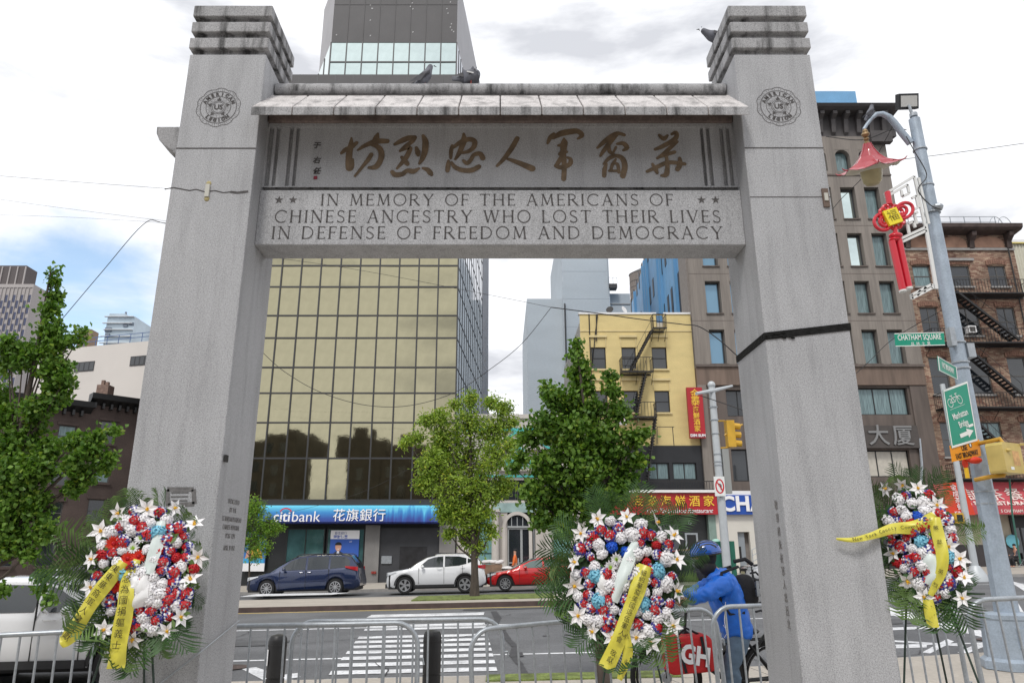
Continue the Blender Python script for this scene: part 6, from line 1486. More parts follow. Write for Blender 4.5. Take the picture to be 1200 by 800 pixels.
# banner bracket with fretwork
wf = mat('bracket_white', (.70, .71, .70), .5)
bk_ = thing('banner_bracket', 'white fretwork banner bracket clamped to the lamp post', 'bracket', (LX-.2, LY, lz(290)))
def flat_bar(b, a, c, w=.045, dpt=.03, Y=LY-.14):
    pa, pc = Vector(lpt(*a, Y)), Vector(lpt(*c, Y)); t = (pc-pa).normalized(); n_v = Vector((0,-1,0)).cross(t)*w/2
    b.add([pa-n_v, pc-n_v, pc+n_v, pa+n_v] + [v+Vector((0,dpt,0)) for v in (pa-n_v, pc-n_v, pc+n_v, pa+n_v)], [(0,1,2,3),(7,6,5,4),(0,4,5,1),(1,5,6,2),(2,6,7,3),(3,7,4,0)])
segs = [((1036.5, 227.5), (1071.5, 206.5)), ((1038, 231), (1064, 216)), ((1072, 206), (1084, 262)), ((1077, 208), (1089, 262)), ((1046, 284), (1085, 266)), ((1047, 288), (1086, 270)),
        ((1064, 216), (1066, 226)), ((1066, 226), (1058, 230)), ((1058, 230), (1057, 223)), ((1069, 232), (1074, 229)), ((1074, 229), (1077, 243)), ((1070, 246), (1076, 243)), ((1066, 273), (1064, 262)), ((1064, 262), (1071, 259)), ((1071, 259), (1073, 266)), ((1076, 248), (1072, 250)), ((1072, 250), (1075, 262)),
        ((1085, 262), (1098, 338)), ((1068, 345.5), (1092, 333)), ((1069, 349.5), (1093, 337)), ((1068, 345), (1069.5, 350)), ((1092, 332.5), (1093.5, 338)), ((1075, 346), (1079, 340)), ((1083, 342), (1085, 336))]
for s_ in segs: b = MB(); flat_bar(b, *s_, w=.05 if s_[0][0] in (1085,) else .038); b.build('fret_bar', wf, bk_)
# chinese knot banner
kb = thing('knot_banner', 'red Chinese knot decoration with yellow centre and two long red tubes', 'street decoration', lpt(1046, 254, LY-.16)); ORG[kb.name] = Vector(lpt(1046, 254, LY-.16))
kr = mat('knot_red', (.58, .012, .03), .35, coat=.4); ky = mat('knot_yellow', (.85, .70, .03), .5)
Yk = LY-.17
def loop(px, py, rx, ry, rot, r=.035, n=22):
    c = Vector(lpt(px, py, Yk)); pts = []
    for i in range(n): a = 2*math.pi*i/n; u, v = rx*math.cos(a), ry*math.sin(a); pts.append((c.x+u*math.cos(rot)-v*math.sin(rot), Yk, c.z+u*math.sin(rot)+v*math.cos(rot)))
    b = MB(); b.tube(pts, r, 8, closed=True); b.build('knot_loop', kr, kb, smooth=True)
for px, py, rx, ry in ((1062, 246, .19, .13), (1032, 261, .16, .15), (1058, 247, .12, .08), (1035, 260, .10, .09)): loop(px, py, rx, ry, .6, .030)
for i in range(12):
    a = 2*math.pi*i/12; c = Vector(lpt(1045.5, 253.5, Yk)); q = .185
    pts = [(c.x+(q+.05*math.cos(t))*math.cos(a)-.05*math.sin(t)*math.sin(a), Yk+.01, c.z+(q+.05*math.cos(t))*math.sin(a)+.05*math.sin(t)*math.cos(a)) for t in [2*math.pi*j/10 for j in range(10)]]
    b = MB(); b.tube(pts, .03, 6, closed=True); b.build('knot_loop', kr, kb, smooth=True)
b = MB(); c = Vector(lpt(1045.5, 254, Yk-.05)); s_ = .135
Mx = Matrix.Translation(c) @ Matrix.Rotation(R(-18), 4, 'Y'); b.box(-s_, s_, -.02, .05, -s_*1.05, s_*1.05, 0, Mx); DM = b.build('centre_plaque', ky, kb)
text("福", .22, mat('plaque_character', (.25,.20,.02), .6), 'lettering', DM, (c.x, c.y-.025, c.z), rot=(R(90), R(-18), 0), extrude=.001, bold=-.002)
b = MB(); b.tube([lpt(1039, 222, Yk), lpt(1042, 238, Yk)], .05, 10); b.ball(lpt(1050, 279, Yk), .10, 10, 6, sc=(1.3, .8, .6)); b.ball(lpt(1049, 284, Yk), .09, 10, 6, sc=(1.3,.8,.5)); b.tube([lpt(1049, 268, Yk), lpt(1050, 278, Yk)], .04, 8); b.build('hanger', kr, kb, smooth=True)
for (a, c) in (((1044.5, 286), (1059, 350)), ((1054, 284), (1067.5, 346.5))): b = MB(); b.tube([lpt(*a, Yk), lpt(*c, Yk)], .058, 14); b.build('tassel_tube', kr, kb, smooth=True); b = MB(); q = lpt(*c, Yk); b.tube([(q[0], q[1], q[2]-.03), (q[0], q[1], q[2]+.0)], .062, 14); b.build('tube_end', wf, kb)
kb.scale = (.84, 1, .9)
# ---- signs on the post
sg = mat('sign_green', (.0, .27, .17), .45); sw = mat('sign_white_film', (.78,.80,.78), .5)
def sign_board(name, label, cat, quad, m, Y, thick=.006, border=None):
    """flat sign given by its four photo corners (tl,tr,br,bl), each at its own distance"""
    P = [Vector(lpt(*q[:2], q[2] if len(q) > 2 else Y)) for q in quad]; t = thing(name, label, cat, tuple((P[0]+P[2])/2))
    n_v = (P[1]-P[0]).cross(P[3]-P[0]).normalized(); 
    if n_v.y > 0: n_v = -n_v
    b = MB(); Q = [p - n_v*thick for p in P]; b.add(P+Q, [(0,3,2,1),(4,5,6,7),(0,1,5,4),(1,2,6,5),(2,3,7,6),(3,0,4,7)]); bd = b.build('board', m, t)
    if border:
        b = MB(); c = sum(P, Vector())/4; k = border; A = [p+n_v*.002 for p in P]; B_ = [c+(p-c)*k+n_v*.002 for p in P]; b.add(A+B_, [(i, (i+1) % 4, 4+(i+1) % 4, 4+i) for i in range(4)]); b.build('border', sw, bd)
    u = (P[1]-P[0]).normalized(); v = n_v.cross(u); 
    if v.z < 0: v = -v
    rot = Matrix((u, v, u.cross(v))).transposed().to_euler()
    return t, bd, P, n_v, rot, u, v
t, bd, P, n_v, rot, u, v = sign_board('street_sign', 'green Chatham Square street name blade on the lamp post', 'street sign', [(1048, 390.5), (1106, 389), (1107.5, 404.5), (1049.5, 406)], sg, LY-.13, border=None)
c = sum(P, Vector())/4
text("CHATHAM SQUARE", .118, sw, 'lettering', bd, c+n_v*.003+v*.028, rot=rot, extrude=.001, sx=.62, bold=.001); text("且林士果", .055, sw, 'lettering', bd, c+n_v*.003-v*.07, rot=rot, extrude=.001, space=1.9)
b = MB()
for s_ in (1, -1): q0, q1 = (P[0], P[1]) if s_ > 0 else (P[3], P[2]); b.strip([(q0+n_v*.002-v*s_*.006, .012), (q1+n_v*.002-v*s_*.006, .012)], n_v)
b.build('border', sw, bd)
b = MB(); b.box(LX-.17, LX-.09, LY-.16, LY-.05, lz(408), lz(387)); b.build('bracket', M['galv'], t)
t, bd, P, n_v, rot, u, v = sign_board('street_sign', 'green cross street blade turned edgewise below the Chatham Square sign', 'street sign', [(1098.5, 417, LY-.75), (1121, 430, LY-.15), (1122.5, 445, LY-.15), (1100.5, 434, LY-.75)], sg, LY, border=.9)
c = sum(P, Vector())/4; text("EAST BROADWAY", .12, sw, 'lettering', bd, c+n_v*.003, rot=rot, extrude=.001, sx=.55)
t, bd, P, n_v, rot, u, v = sign_board('bike_route_sign', 'green bicycle route sign for Manhattan Bridge with white arrow', 'sign', [(1105, 457, LY-.42), (1133.5, 446.5, LY-.16), (1145.5, 516, LY-.16), (1115.5, 525, LY-.42)], sg, LY, border=.93)
c = sum(P, Vector())/4; H_ = (P[0]-P[3]).length; W_ = (P[1]-P[0]).length
text("Manhattan", .125, sw, 'lettering', bd, c+n_v*.004-v*.0*H_, rot=rot, extrude=.001, sx=.72, bold=.001); text("Bridge", .125, sw, 'lettering', bd, c+n_v*.004-v*.16*H_, rot=rot, extrude=.001, sx=.72, bold=.001)
def sl_(b, pts, w): b.strip([(c+u*x*W_+v*y*H_+n_v*.004, w) for x, y in pts], n_v)
b = MB(); 
for cxx in (-.20, .18): b.strip([(c+n_v*.004+u*(cxx*W_+.058*math.cos(2*math.pi*i/18))+v*(.24*H_+.058*math.sin(2*math.pi*i/18)), .009) for i in range(19)], n_v)
for q in ([(-.20,.24), (-.08,.31), (.10,.31), (.18,.24)], [(-.08,.31), (0,.235), (.10,.31)], [(-.20,.24), (0,.235)], [(-.10,.35), (0,.235)], [(-.15,.352), (-.05,.352)], [(.07,.36), (.18,.24)], [(.05,.362), (.14,.362)]): sl_(b, q, .009)
b.build('bicycle_symbol', sw, bd)
b = MB(); sl_(b, [(-.30, .135), (.30, .135)], .004); sl_(b, [(-.28, -.33), (.04, -.33)], .055); q = [c+n_v*.0045+u*x*W_+v*y*H_ for x, y in ((.02,-.25),(.26,-.33),(.02,-.41))]; b.add(q, [(0,1,2)]); b.box(0,0,0,0,0,0) if False else None
b.build('arrow_symbol', sw, bd)
sl2 = MB(); sl2.strip([(c+u*.13*W_-v*.235*H_+n_v*.005, .035), (c+u*.33*W_-v*.235*H_+n_v*.005, .035)], n_v); sl2.build('sticker', sw, bd)
t, bd, P, n_v, rot, u, v = sign_board('detour_sign', 'orange detour sign reading use East Broadway under the bike route sign', 'sign', [(1113, 522, LY-.42), (1147.5, 514.5, LY-.14), (1150, 534, LY-.14), (1116, 541, LY-.42)], mat('sign_orange', (.80, .30, .01), .5), LY)
c = sum(P, Vector())/4; text("USE", .10, M['black'], 'lettering', bd, c+n_v*.003+v*.038-u*.02, rot=rot, extrude=.001, bold=.002, sx=.8); text("EAST BROADWAY", .10, M['black'], 'lettering', bd, c+n_v*.003-v*.055, rot=rot, extrude=.001, bold=.002, sx=.62)
b = MB(); cc = c+u*.13+v*.06+n_v*.003; b.add([cc+u*.035*math.cos(k*math.pi/6)+v*.035*math.sin(k*math.pi/6) for k in range(12)], [tuple(range(12))]); b.build('round_sticker', M['black'], bd)
b = MB(); cc = cc+n_v*.001; b.add([cc+u*.017*math.cos(k*math.pi/6)+v*.026*math.sin(k*math.pi/6) for k in range(12)], [tuple(range(12))]); b.build('sticker_face', sw, bd)
# pedestrian signal head seen from behind
yb = mat('signal_yellow', (.55, .42, .13), .45, var=.12, scale=5); yo = mat('signal_orange_yellow', (.55, .30, .03), .45, var=.1, scale=8)
ps = thing('pedestrian_signal', 'yellow pedestrian signal box seen from behind at the right edge', 'signal', lpt(1178, 540, LY-.35)); ORG[ps.name] = Vector(lpt(1178, 540, LY-.35))
p = Vector(lpt(1179, 537.5, LY-.45)); Mx = Matrix.Translation(p) @ Matrix.Rotation(R(28), 4, 'Z')
b = MB(); b.prism([(-.22, -.20), (.21, -.20), (.22, -.17), (.22, .18), (.20, .21), (-.20, .21), (-.23, .17), (-.23, -.17)], 'y', -.10, .12); b.v = [tuple(Mx @ Vector(v_)) for v_ in b.v]; b.build('signal_box', yb, ps)
b = MB(); b.tube([tuple(Mx @ Vector((.21,-.1,-.17))), tuple(Mx @ Vector((.30, -.22, -.14))), tuple(Mx @ Vector((.30, -.22, .20))), tuple(Mx @ Vector((.22,-.1,.2)))], .02, 5); b.build('visor', yb, ps)
b = MB(); b.quad(*[Mx @ Vector(v_) for v_ in ((-.02,-.102,-.10), (.14,-.102,-.10), (.14,-.102,.10), (-.02,-.102,.10))]); b.build('peeling_patch', mat('peeled_label', (.60,.36,.16), .8, var=.3, scale=12), ps)
b = MB(); b.quad(*[Mx @ Vector(v_) for v_ in ((-.12,-.103,-.16), (-.04,-.103,-.16), (-.04,-.103,-.12), (-.12,-.103,-.12))]); b.build('label', sw, ps)
b = MB(); b.ball(tuple(Mx @ Vector((-.12,-.11,.10))), .03, 8, 6, sc=(1.3,1,.8)); b.build('latch', yb, ps, smooth=True)
b = MB(); b.tube([lpt(1143, 520, LY-.1), lpt(1160, 517, LY-.3), lpt(1172, 514, LY-.4), lpt(1175, 519, LY-.42)], .03, 8); b.build('mounting_arm', yo, ps, smooth=True); b = MB(); b.tube([lpt(1143, 562, LY-.1), lpt(1162, 558, LY-.35), lpt(1176, 557, LY-.42), lpt(1178, 551, LY-.42)], .03, 8); b.build('mounting_arm', yo, ps, smooth=True)
b = MB(); b.tube([lpt(1183, 561, LY-.42), lpt(1186, 600, LY-.42), lpt(1196, 660, LY-.42)], .012, 5); tag(b.build('cable', mat('green_cable', (.03,.12,.09), .6)), 'dark green cable hanging down below the pedestrian signal', 'cable')
kt = thing('knot_tassel', 'small red and yellow paper decoration hanging under the detour sign', 'decoration', lpt(1133, 548, LY-.2)); ORG[kt.name] = Vector(lpt(1133, 548, LY-.2))
b = MB(); b.ball(lpt(1142, 539, LY-.2), .10, 10, 6, sc=(1.1, .6, .5)); b.ball(lpt(1131, 543, LY-.2), .045, 8, 6, sc=(1, .6, 1.5)); b.build('red_paper', mat('paper_red', (.72,.05,.02), .6), kt, smooth=True)
b = MB(); b.tube([lpt(1132, 548, LY-.2), lpt(1134, 560, LY-.2)], .03, 6); b.build('yellow_tail', mat('paper_yellow', (.75,.45,.02), .6), kt)
# ---- traffic signal pole on the median side
TX, TY = xat(846, 600, 30.0), 30.0
sp = thing('signal_pole', 'grey traffic signal pole with yellow three-lamp head behind the cyclist', 'traffic signal', (TX, TY, gz(TX, TY)))
def tp_(px, py, Y=TY): p = at(px, py, Y); return (p.x, p.y, p.z)
TX2 = tp_(843, 560)[0]
b = MB(); b.tube([(TX2, TY, gz(TX2, TY)), (TX2, TY, tp_(843, 520)[2]), (TX2, TY, tp_(839, 452)[2])], [.17, .155, .13], 12); b.ball((TX2, TY, tp_(839, 451)[2]), .17, 10, 6); b.build('pole', mat('pole_light_grey', (.50,.53,.55), .5, .2, var=.06, scale=3), sp, smooth=True)
b = MB(); b.tube([tp_(816, 461, TY-.6), tp_(838, 457, TY), tp_(858, 452, TY+.5)], [.07, .09, .05], 8); b.build('mast_arm', bpy.data.materials['pole_light_grey'], sp, smooth=True)
for py in (477, 492, 508, 532, 541, 545): b = MB(); b.lathe([(.18, -.02), (.18, .02)], (TX2, TY, tp_(842, py)[2]), 12); b.build('clamp_band', M['galv'], sp)
sy = mat('signal_head_yellow', (.62, .36, .03), .45, var=.08, scale=4)
x0, x1 = tp_(851, 508)[0], tp_(860, 508)[0]; b = MB(); b.box(x0, x1, TY-.2, TY+.2, tp_(0, 524)[2], tp_(0, 493)[2]); HD = b.build('signal_head', sy, sp)
for py in (499, 509, 519):
    b = MB(); c = tp_(860, py); k = 8
    b.tube([(x1, TY, c[2]), (x1+.27, TY, c[2]-.03)], .135, 10); b.build('lens_hood', sy, HD)
b = MB(); b.tube([(TX2, TY, tp_(0, 493)[2]), (x0, TY, tp_(0, 493)[2])], .03, 6); b.tube([(TX2, TY, tp_(0, 525)[2]), (x0+.1, TY, tp_(0, 524)[2])], .03, 6); b.tube([tp_(849, 510), tp_(870, 497)], .04, 6); b.build('head_bracket', sy, sp)
b = MB(); b.box(TX2+.18, TX2+.45, TY-.1, TY+.1, tp_(0, 578)[2], tp_(0, 526)[2]); b.build('control_box', mat('box_grey', (.30,.31,.30), .6), sp)
ns = thing('no_turn_sign', 'white no left turn sign with red ring on the traffic signal pole', 'sign', tp_(842.5, 569, TY-.25)); ORG[ns.name] = Vector(tp_(842.5, 569, TY-.25))
b = MB(); a_, c_ = tp_(838, 581, TY-.25), tp_(848.5, 558, TY-.25); b.box(a_[0], c_[0], TY-.27, TY-.25, a_[2], c_[2]); NB = b.build('board', sw, ns)
cc = Vector(((a_[0]+c_[0])/2, TY-.275, (a_[2]+c_[2])/2)); rr_ = mat('sign_red_ring', (.55,.01,.02), .5)
b = MB(); b.strip([(cc+Vector((.155*math.cos(2*math.pi*i/20), 0, .27*math.sin(2*math.pi*i/20))), .055) for i in range(21)], (0,-1,0)); b.strip([(cc+Vector((-.11, -.002, .19)), .045), (cc+Vector((.11, -.002, -.19)), .045)], (0,-1,0)); b.build('red_ring', rr_, NB)
b = MB(); b.strip([(cc+Vector((.05, -.001, -.15)), .05), (cc+Vector((.05, -.001, .06)), .05), (cc+Vector((-.06, -.001, .10)), .05)], (0,-1,0)); b.build('arrow', M['black'], NB)
gb = thing('utility_cabinet', 'dark green utility cabinet with domed cap beside the signal pole', 'cabinet', (tp_(846, 650, 31)[0], 31, gz(8.9, 31)))
a_, c_ = tp_(832.5, 650, 31)[0], tp_(857, 650, 31)[0]; gm = mat('cabinet_green', (.015, .13, .085), .5, var=.1, scale=2)
b = MB(); b.box(a_, a_+.30, 30.6, 31.2, gz(8.9, 31), zat(634, 31)-.02); b.box(a_+.302, c_, 30.45, 31.2, gz(8.9, 31), zat(634, 31)); b.build('cabinet_body', gm, gb)
b = MB(); b.ball(tp_(839, 634, 31), .18, 10, 6, sc=(1,1,.6)); b.build('cap', mat('cap_mint', (.35,.60,.52), .5), gb, smooth=True)
# far thin pole with an orange walk signal (right)
fp = thing('signal_pole', 'thin grey far-corner pole with small orange walk signal left of the lamp post', 'traffic signal', (tp_(1137, 650, 34)[0], 34, gz(20, 34)))
fx0 = tp_(1131, 600, 34)[0]
b = MB(); b.tube([(fx0, 34, gz(20, 34)), (fx0, 34, tp_(0, 450, 34)[2])], [.16, .11], 10); b.lathe([(.45, 0), (.42, .3), (.2, .7)], (fx0, 34, gz(20, 34)), 10); b.build('pole', bpy.data.materials['pole_light_grey'], fp, smooth=True)
b = MB(); b.box(fx0-.62, fx0-.22, 33.8, 34.1, tp_(0, 613, 34)[2], tp_(0, 601, 34)[2]); b.build('signal_box', sy, fp); b = MB(); b.box(fx0-.54, fx0-.28, 33.78, 33.799, tp_(0, 611, 34)[2], tp_(0, 603, 34)[2]); b.build('lens', M['black'], fp)

# ---- overhead wires
def wire(label, pts, r=.012, Y=None):
    P = [Vector(at(p[0], p[1], p[2] if len(p) > 2 else Y)) for p in pts]; Q = []
    for i in range(len(P)-1):
        p0, p1, p2, p3 = P[max(i-1,0)], P[i], P[i+1], P[min(i+2, len(P)-1)]
        for j in range(6): t = j/6; Q.append(.5*((2*p1)+(-p0+p2)*t+(2*p0-5*p1+4*p2-p3)*t*t+(-p0+3*p1-3*p2+p3)*t**3))
    Q.append(P[-1]); b = MB(); b.tube(Q, r, 5); tag(b.build('overhead_wire', M['iron']), label, 'wire', 'overhead wires')
wire('straight wire crossing the sky left of the left pillar, highest of three', [(-40, 203), (100, 214), (320, 230)], .006, 20)
wire('faint middle wire sloping down to the left pillar', [(-40, 228), (90, 246), (300, 272)], .005, 24)
wire('faint lowest wire running level towards the left pillar', [(-40, 251), (90, 255), (300, 268)], .005, 26)
wire('wire dropping diagonally from the ginkgo top up towards the left pillar', [(66, 382, 18), (120, 318, 18), (168, 263, 18), (190, 261, 18), (240, 276, 18)], .010)
wire('sagging wire looping below the beam across the gold glass', [(230, 330), (308, 413), (345, 443), (385, 463), (432, 475), (480, 475), (532, 460), (575, 432), (612, 402), (646, 360)], .011, 24)
wire('thin straight wire above the sagging one across the gold glass', [(230, 290), (400, 313), (540, 339), (646, 360)], .007, 24)
wire('thick wire from the knot point over the yellow roof to the right pillar', [(646, 360), (700, 367), (750, 374), (800, 380), (820, 383), (845, 400), (880, 432)], .018, 24)
wire('thin grey wire crossing low in front of the bank windows', [(330, 602), (380, 590), (430, 574), (490, 543), (520, 520)], .006, 30)
wire('wire looping from the lamp arm past the lantern', [(968, 160, 12), (1010, 164, 11.5), (1045, 152, 11), (1062, 152, 10.6)], .008)
wire('slack wire hanging between lantern and right pillar', [(968, 255, 12), (985, 234, 12), (1015, 203, 11.4), (1037, 165, 11), (1047, 146, 10.6)], .006)
wire('thin wire leaving the lamp post towards the right edge', [(1040, 188, 12), (1090, 183, 12), (1200, 168, 13), (1260, 158, 13)], .006)
wire('loose cable twisting down the upper part of the lamp post', [(1062, 160, 10.28), (1072, 178, 10.25), (1086, 205, 10.25), (1076, 222, 10.25), (1090, 240, 10.25), (1104, 246, 10.2)], .008)
wire('thin grey wire slanting up from the right pillar to the brown building', [(995, 445, 14), (1020, 422, 14), (1048, 396, 14), (1110, 360, 13)], .007)
wire('pair of slanting guy wires under the traffic signal arm', [(820, 463, 30), (870, 480, 29), (900, 492, 29)], .02)
# ================================================================ trees
def leaf_mesh(b, c, s, kind, rr, droop=.6, tint=(1,1,1)):
    u = Vector((rr.gauss(0,1), rr.gauss(0,1), rr.gauss(0,.5)-droop)).normalized(); w = u.cross(Vector((rr.gauss(0,1), rr.gauss(0,1), rr.gauss(0,1)))).normalized(); n_v = u.cross(w)
    if kind == 'fan':
        vs = [c, c+u*s*.75-w*s*.62+n_v*s*.08, c+u*s*1.05-w*s*.2-n_v*s*.05, c+u*s*1.0+w*s*.25-n_v*s*.05, c+u*s*.72+w*s*.64+n_v*s*.08]; fs = [(0,1,2),(0,2,3),(0,3,4)]
    else:
        vs = [c, c+u*s*.5-w*s*.24, c+u*s*1.1, c+u*s*.5+w*s*.24]; fs = [(0,1,2,3)]
    b.add(vs, fs); b.c += [(*tint, 1)]*len(vs)
def tree(name, label, Y, base, blobs, lsize, per, leafm, barkm, kind, seed, trunk_r, depth=.8, tcol=((.75,.85,.7),(1.3,1.2,1.0)), group=None, limb_to=.75):
    rr = random.Random(seed); o = thing(name, label, 'tree', base, 0, group); base = Vector(base)
    k0 = Y/882*(.86 if Y < 20 else 1.0); b = MB(); tw_ = MB()
    C_ = []
    for px, py, r in blobs:
        c = at(px, py, Y); rad = r*k0*(1+.06*(c.z/Y)); C_.append((c + Vector((0, rr.uniform(-.9,.9)*rad*depth, 0)), rad))
    for c, rad in C_:
        # twigs inside the blob: leaves cluster along them
        ncl = max(2, int(per*(rad/k0)**1.35*.055))
        for q in range(ncl):
            d = Vector((rr.gauss(0,1), rr.gauss(0,1), rr.gauss(0,1))).normalized(); f = rr.random()**.45
            e = c + Vector((d.x*rad*f, d.y*rad*f*depth*1.1, d.z*rad*f)); cl = lsize*rr.uniform(1.2, 2.3)
            br = rr.uniform(0, 1)
            for _ in range(rr.randint(6, 11)):
                pp = e + Vector((rr.gauss(0,.5), rr.gauss(0,.5), rr.gauss(0,.45)))*cl; t = min(1, max(0, br*.6+rr.random()*.4))
                tint = tuple(a+(g-a)*t for a, g in zip(*tcol)); tint = (tint[0]*1.45, tint[1]*1.15, tint[2]*.9) if rr.random() < .12 else tint; leaf_mesh(b, pp, lsize*rr.uniform(.7, 1.2), kind, rr, tint=tint)
            if q % 3 == 0: tw_.tube([tuple(c+(e-c)*.1), tuple(c+(e-c)*.6+Vector((0,0,-.02))), tuple(e)], [.010*lsize/.08, .007*lsize/.08, .004*lsize/.08], 4)
    # trunk and limbs
    top = min(blobs, key=lambda q: q[1]); ztop = at(top[0], top[1], Y)
    k = 9; tp = []; 
    for i in range(k+1):
        t = i/k; p = base.lerp(Vector((ztop.x, Y, ztop.z)), t); 
        p += Vector((math.sin(t*5+seed)*.05, math.cos(t*4+seed)*.05, 0))*min(1, t*4)*(ztop.z/5); tp.append(p)
    tb = MB(); tb.tube(tp, [trunk_r*(1.25 if i == 0 else 1)*(1-.93*(i/k)**.9)+.004 for i in range(k+1)], 10)
    for c, rad in C_:
        if c.z < base.z+1.75 and Y < 20: continue
        zs = base.z + (c.z-base.z)*limb_to - rad*.3; t = max(.12, min(.95, (zs-base.z)/(ztop.z-base.z))); i = int(t*k); f = t*k-i
        a = tp[i].lerp(tp[min(i+1,k)], f); mid = a.lerp(c, .55)+Vector((0,0,-.10*(c-a).length)); r0 = trunk_r*(1-.93*t**.9)*.42+.004
        tb.tube([a, mid, c], [r0, r0*.65, r0*.25], 6)
    tb.build('trunk', barkm, o, smooth=True); tw_.build('twigs', barkm, o, kind='stuff')
    b.build('crown', leafm, o, kind='stuff')
    return o
def leafmat(name, col):
    m = mat(name, col, .5, tint=True, var=.12, scale=1.2, spec=.35); n, l = m.node_tree.nodes, m.node_tree.links
    bs = n['Principled BSDF']; tr = n.new('ShaderNodeBsdfTranslucent'); mx = n.new('ShaderNodeMixShader'); mx.inputs[0].default_value = .28
    src = bs.inputs['Base Color'].links[0].from_socket; sc_ = n.new('ShaderNodeVectorMath'); sc_.operation = 'MULTIPLY'; sc_.inputs[1].default_value = (1.3, 1.5, .7); l.new(src, sc_.inputs[0]); l.new(sc_.outputs[0], tr.inputs[0])
    o = n['Material Output']; l.new(bs.outputs[0], mx.inputs[1]); l.new(tr.outputs[0], mx.inputs[2]); l.new(mx.outputs[0], o.inputs[0]); return m
gk = leafmat('ginkgo_leaf', (.10, .20, .035)); lc = leafmat('honey_locust_leaf', (.22, .33, .055)); bark = mat('bark', (.075, .06, .05), .95, var=.3, scale=9, stretch=(2,2,.4), bump=.5, bscale=30); bark2 = mat('pale_bark', (.14,.125,.11), .95, var=.3, scale=9, stretch=(2,2,.4), bump=.5, bscale=30)
T1 = [(63,318,3),(63,330,5),(62,345,8),(60,362,11),(61,385,15),(58,405,19),(84,398,8),(97,388,5),(60,430,20),(63,455,22),(80,443,9),(48,478,19),(15,406,12),(34,410,12),(8,424,14),(30,425,10),(30,500,20),(8,485,18),
      (14,520,26),(56,524,16),(92,516,11),(116,512,9),(132,503,5),(52,550,22),(24,560,30),(88,544,13),(110,530,13),(12,600,34),(42,590,20),(85,568,10),(12,632,22),(52,620,16),(34,648,8),(100,556,10),(122,545,9),(131,535,5),(-30,470,40),(-35,540,45),(-40,620,45),(50,672,5),(48,690,4),(3,690,6),(60,700,3)]
bx1 = at(-40, 780, 9.6); tree('ginkgo_tree', 'leafy young ginkgo with a tall leading shoot at the left edge', 9.6, (bx1.x-.15, 9.6, gz(bx1.x, 9.6)+.13), T1, .052, 29, gk, bark, 'fan', 11, .09, tcol=((.45,.6,.5),(1.8,1.55,1.3)))
T2 = [(677,402,4),(676,412,7),(680,428,12),(682,450,17),(672,474,22),(692,480,24),(650,468,15),(640,454,6),(716,440,7),(718,456,10),(724,480,16),(640,500,22),(618,512,12),(668,510,32),(708,515,28),(742,512,12),(754,505,5),(640,545,26),(680,550,34),(720,545,26),(747,538,10),(626,578,18),(655,588,26),(692,585,28),(722,578,17),(633,608,12),(660,616,15),(610,532,7),(602,548,5),(700,608,14),(735,560,12)]
bx2 = at(706, 760, 10.0); tree('ginkgo_tree', 'dense deep green ginkgo behind the middle wreath', 10.0, (bx2.x, 10.0, gz(bx2.x, 10)+.13), T2, .055, 27, gk, bark, 'fan', 5, .07, tcol=((.35,.5,.4),(1.75,1.5,1.2)))
T3 = [(552,468,9),(575,470,8),(590,479,10),(533,474,6),(516,490,11),(500,492,8),(488,512,8),(477,518,5),(520,515,20),(550,498,22),(580,503,19),(600,494,7),(508,545,21),(545,540,30),(580,535,21),(600,522,9),(498,568,11),(530,575,27),(565,575,25),(590,568,13),(540,604,22),(565,604,16),(520,600,10),(550,628,13),(576,622,7),(526,624,6),(560,640,7),(513,530,14)]
bt3 = at(556, 700, 28.0); tree('street_tree', 'light green honey locust on the median in front of the bank', 28.0, (bt3.x, 28.0, gz(bt3.x, 28)+.16), T3, .13, 56, lc, bark, 'leaf', 8, .15, tcol=((.6,.7,.6),(1.6,1.4,1.2)), limb_to=.6)
T4 = [(297,588,8),(302,600,13),(317,612,11),(300,622,15),(320,622,7),(328,618,5),(295,638,10),(310,640,9),(284,606,15),(280,632,15),(300,652,6)]
bt4 = at(292, 690, 38.4); tree('street_tree', 'small round street tree beside the poster at the left end of the bank', 38.4, (bt4.x, 38.4, gz(bt4.x, 38.4)+.14), T4, .13, 40, lc, bark, 'leaf', 9, .06, tcol=((.45,.65,.45),(.95,1.05,.85)))
# ================================================================ wreaths
def col(name, c, r=.6, **k): return mat(name, c, r, **k)
W_w, W_r, W_b, W_lb, W_y, W_o = col('petal_white', (.86,.85,.87)), col('petal_red', (.50,.008,.015)), col('petal_violet_blue', (.05,.05,.30)), col('petal_light_blue', (.20,.52,.68)), col('stamen_yellow', (.75,.42,.02)), col('gerbera_orange_red', (.70,.03,.008))
W_bl = col('petal_bright_blue', (.01,.10,.60)); W_g = col('calyx_green', (.10,.18,.03)); W_lg = col('daisy_green', (.30,.50,.03)); frm = col('palm_green', (.035,.095,.02), .6, var=.25, scale=8); frm2 = col('palm_green_pale', (.09,.16,.035), .6, var=.2, scale=8)
fr = random.Random(21)
def petal(b, c, d, n_v, L, W, mi, curl=.2):
    s = d.cross(n_v).normalized(); b.add([c, c+d*L*.45-s*W+n_v*L*curl*.6, c+d*L+n_v*L*curl*.2, c+d*L*.45+s*W+n_v*L*curl*.6, c+d*L*.5+n_v*L*curl*.25], [(0,1,4),(1,2,4),(2,3,4),(3,0,4)], mi)
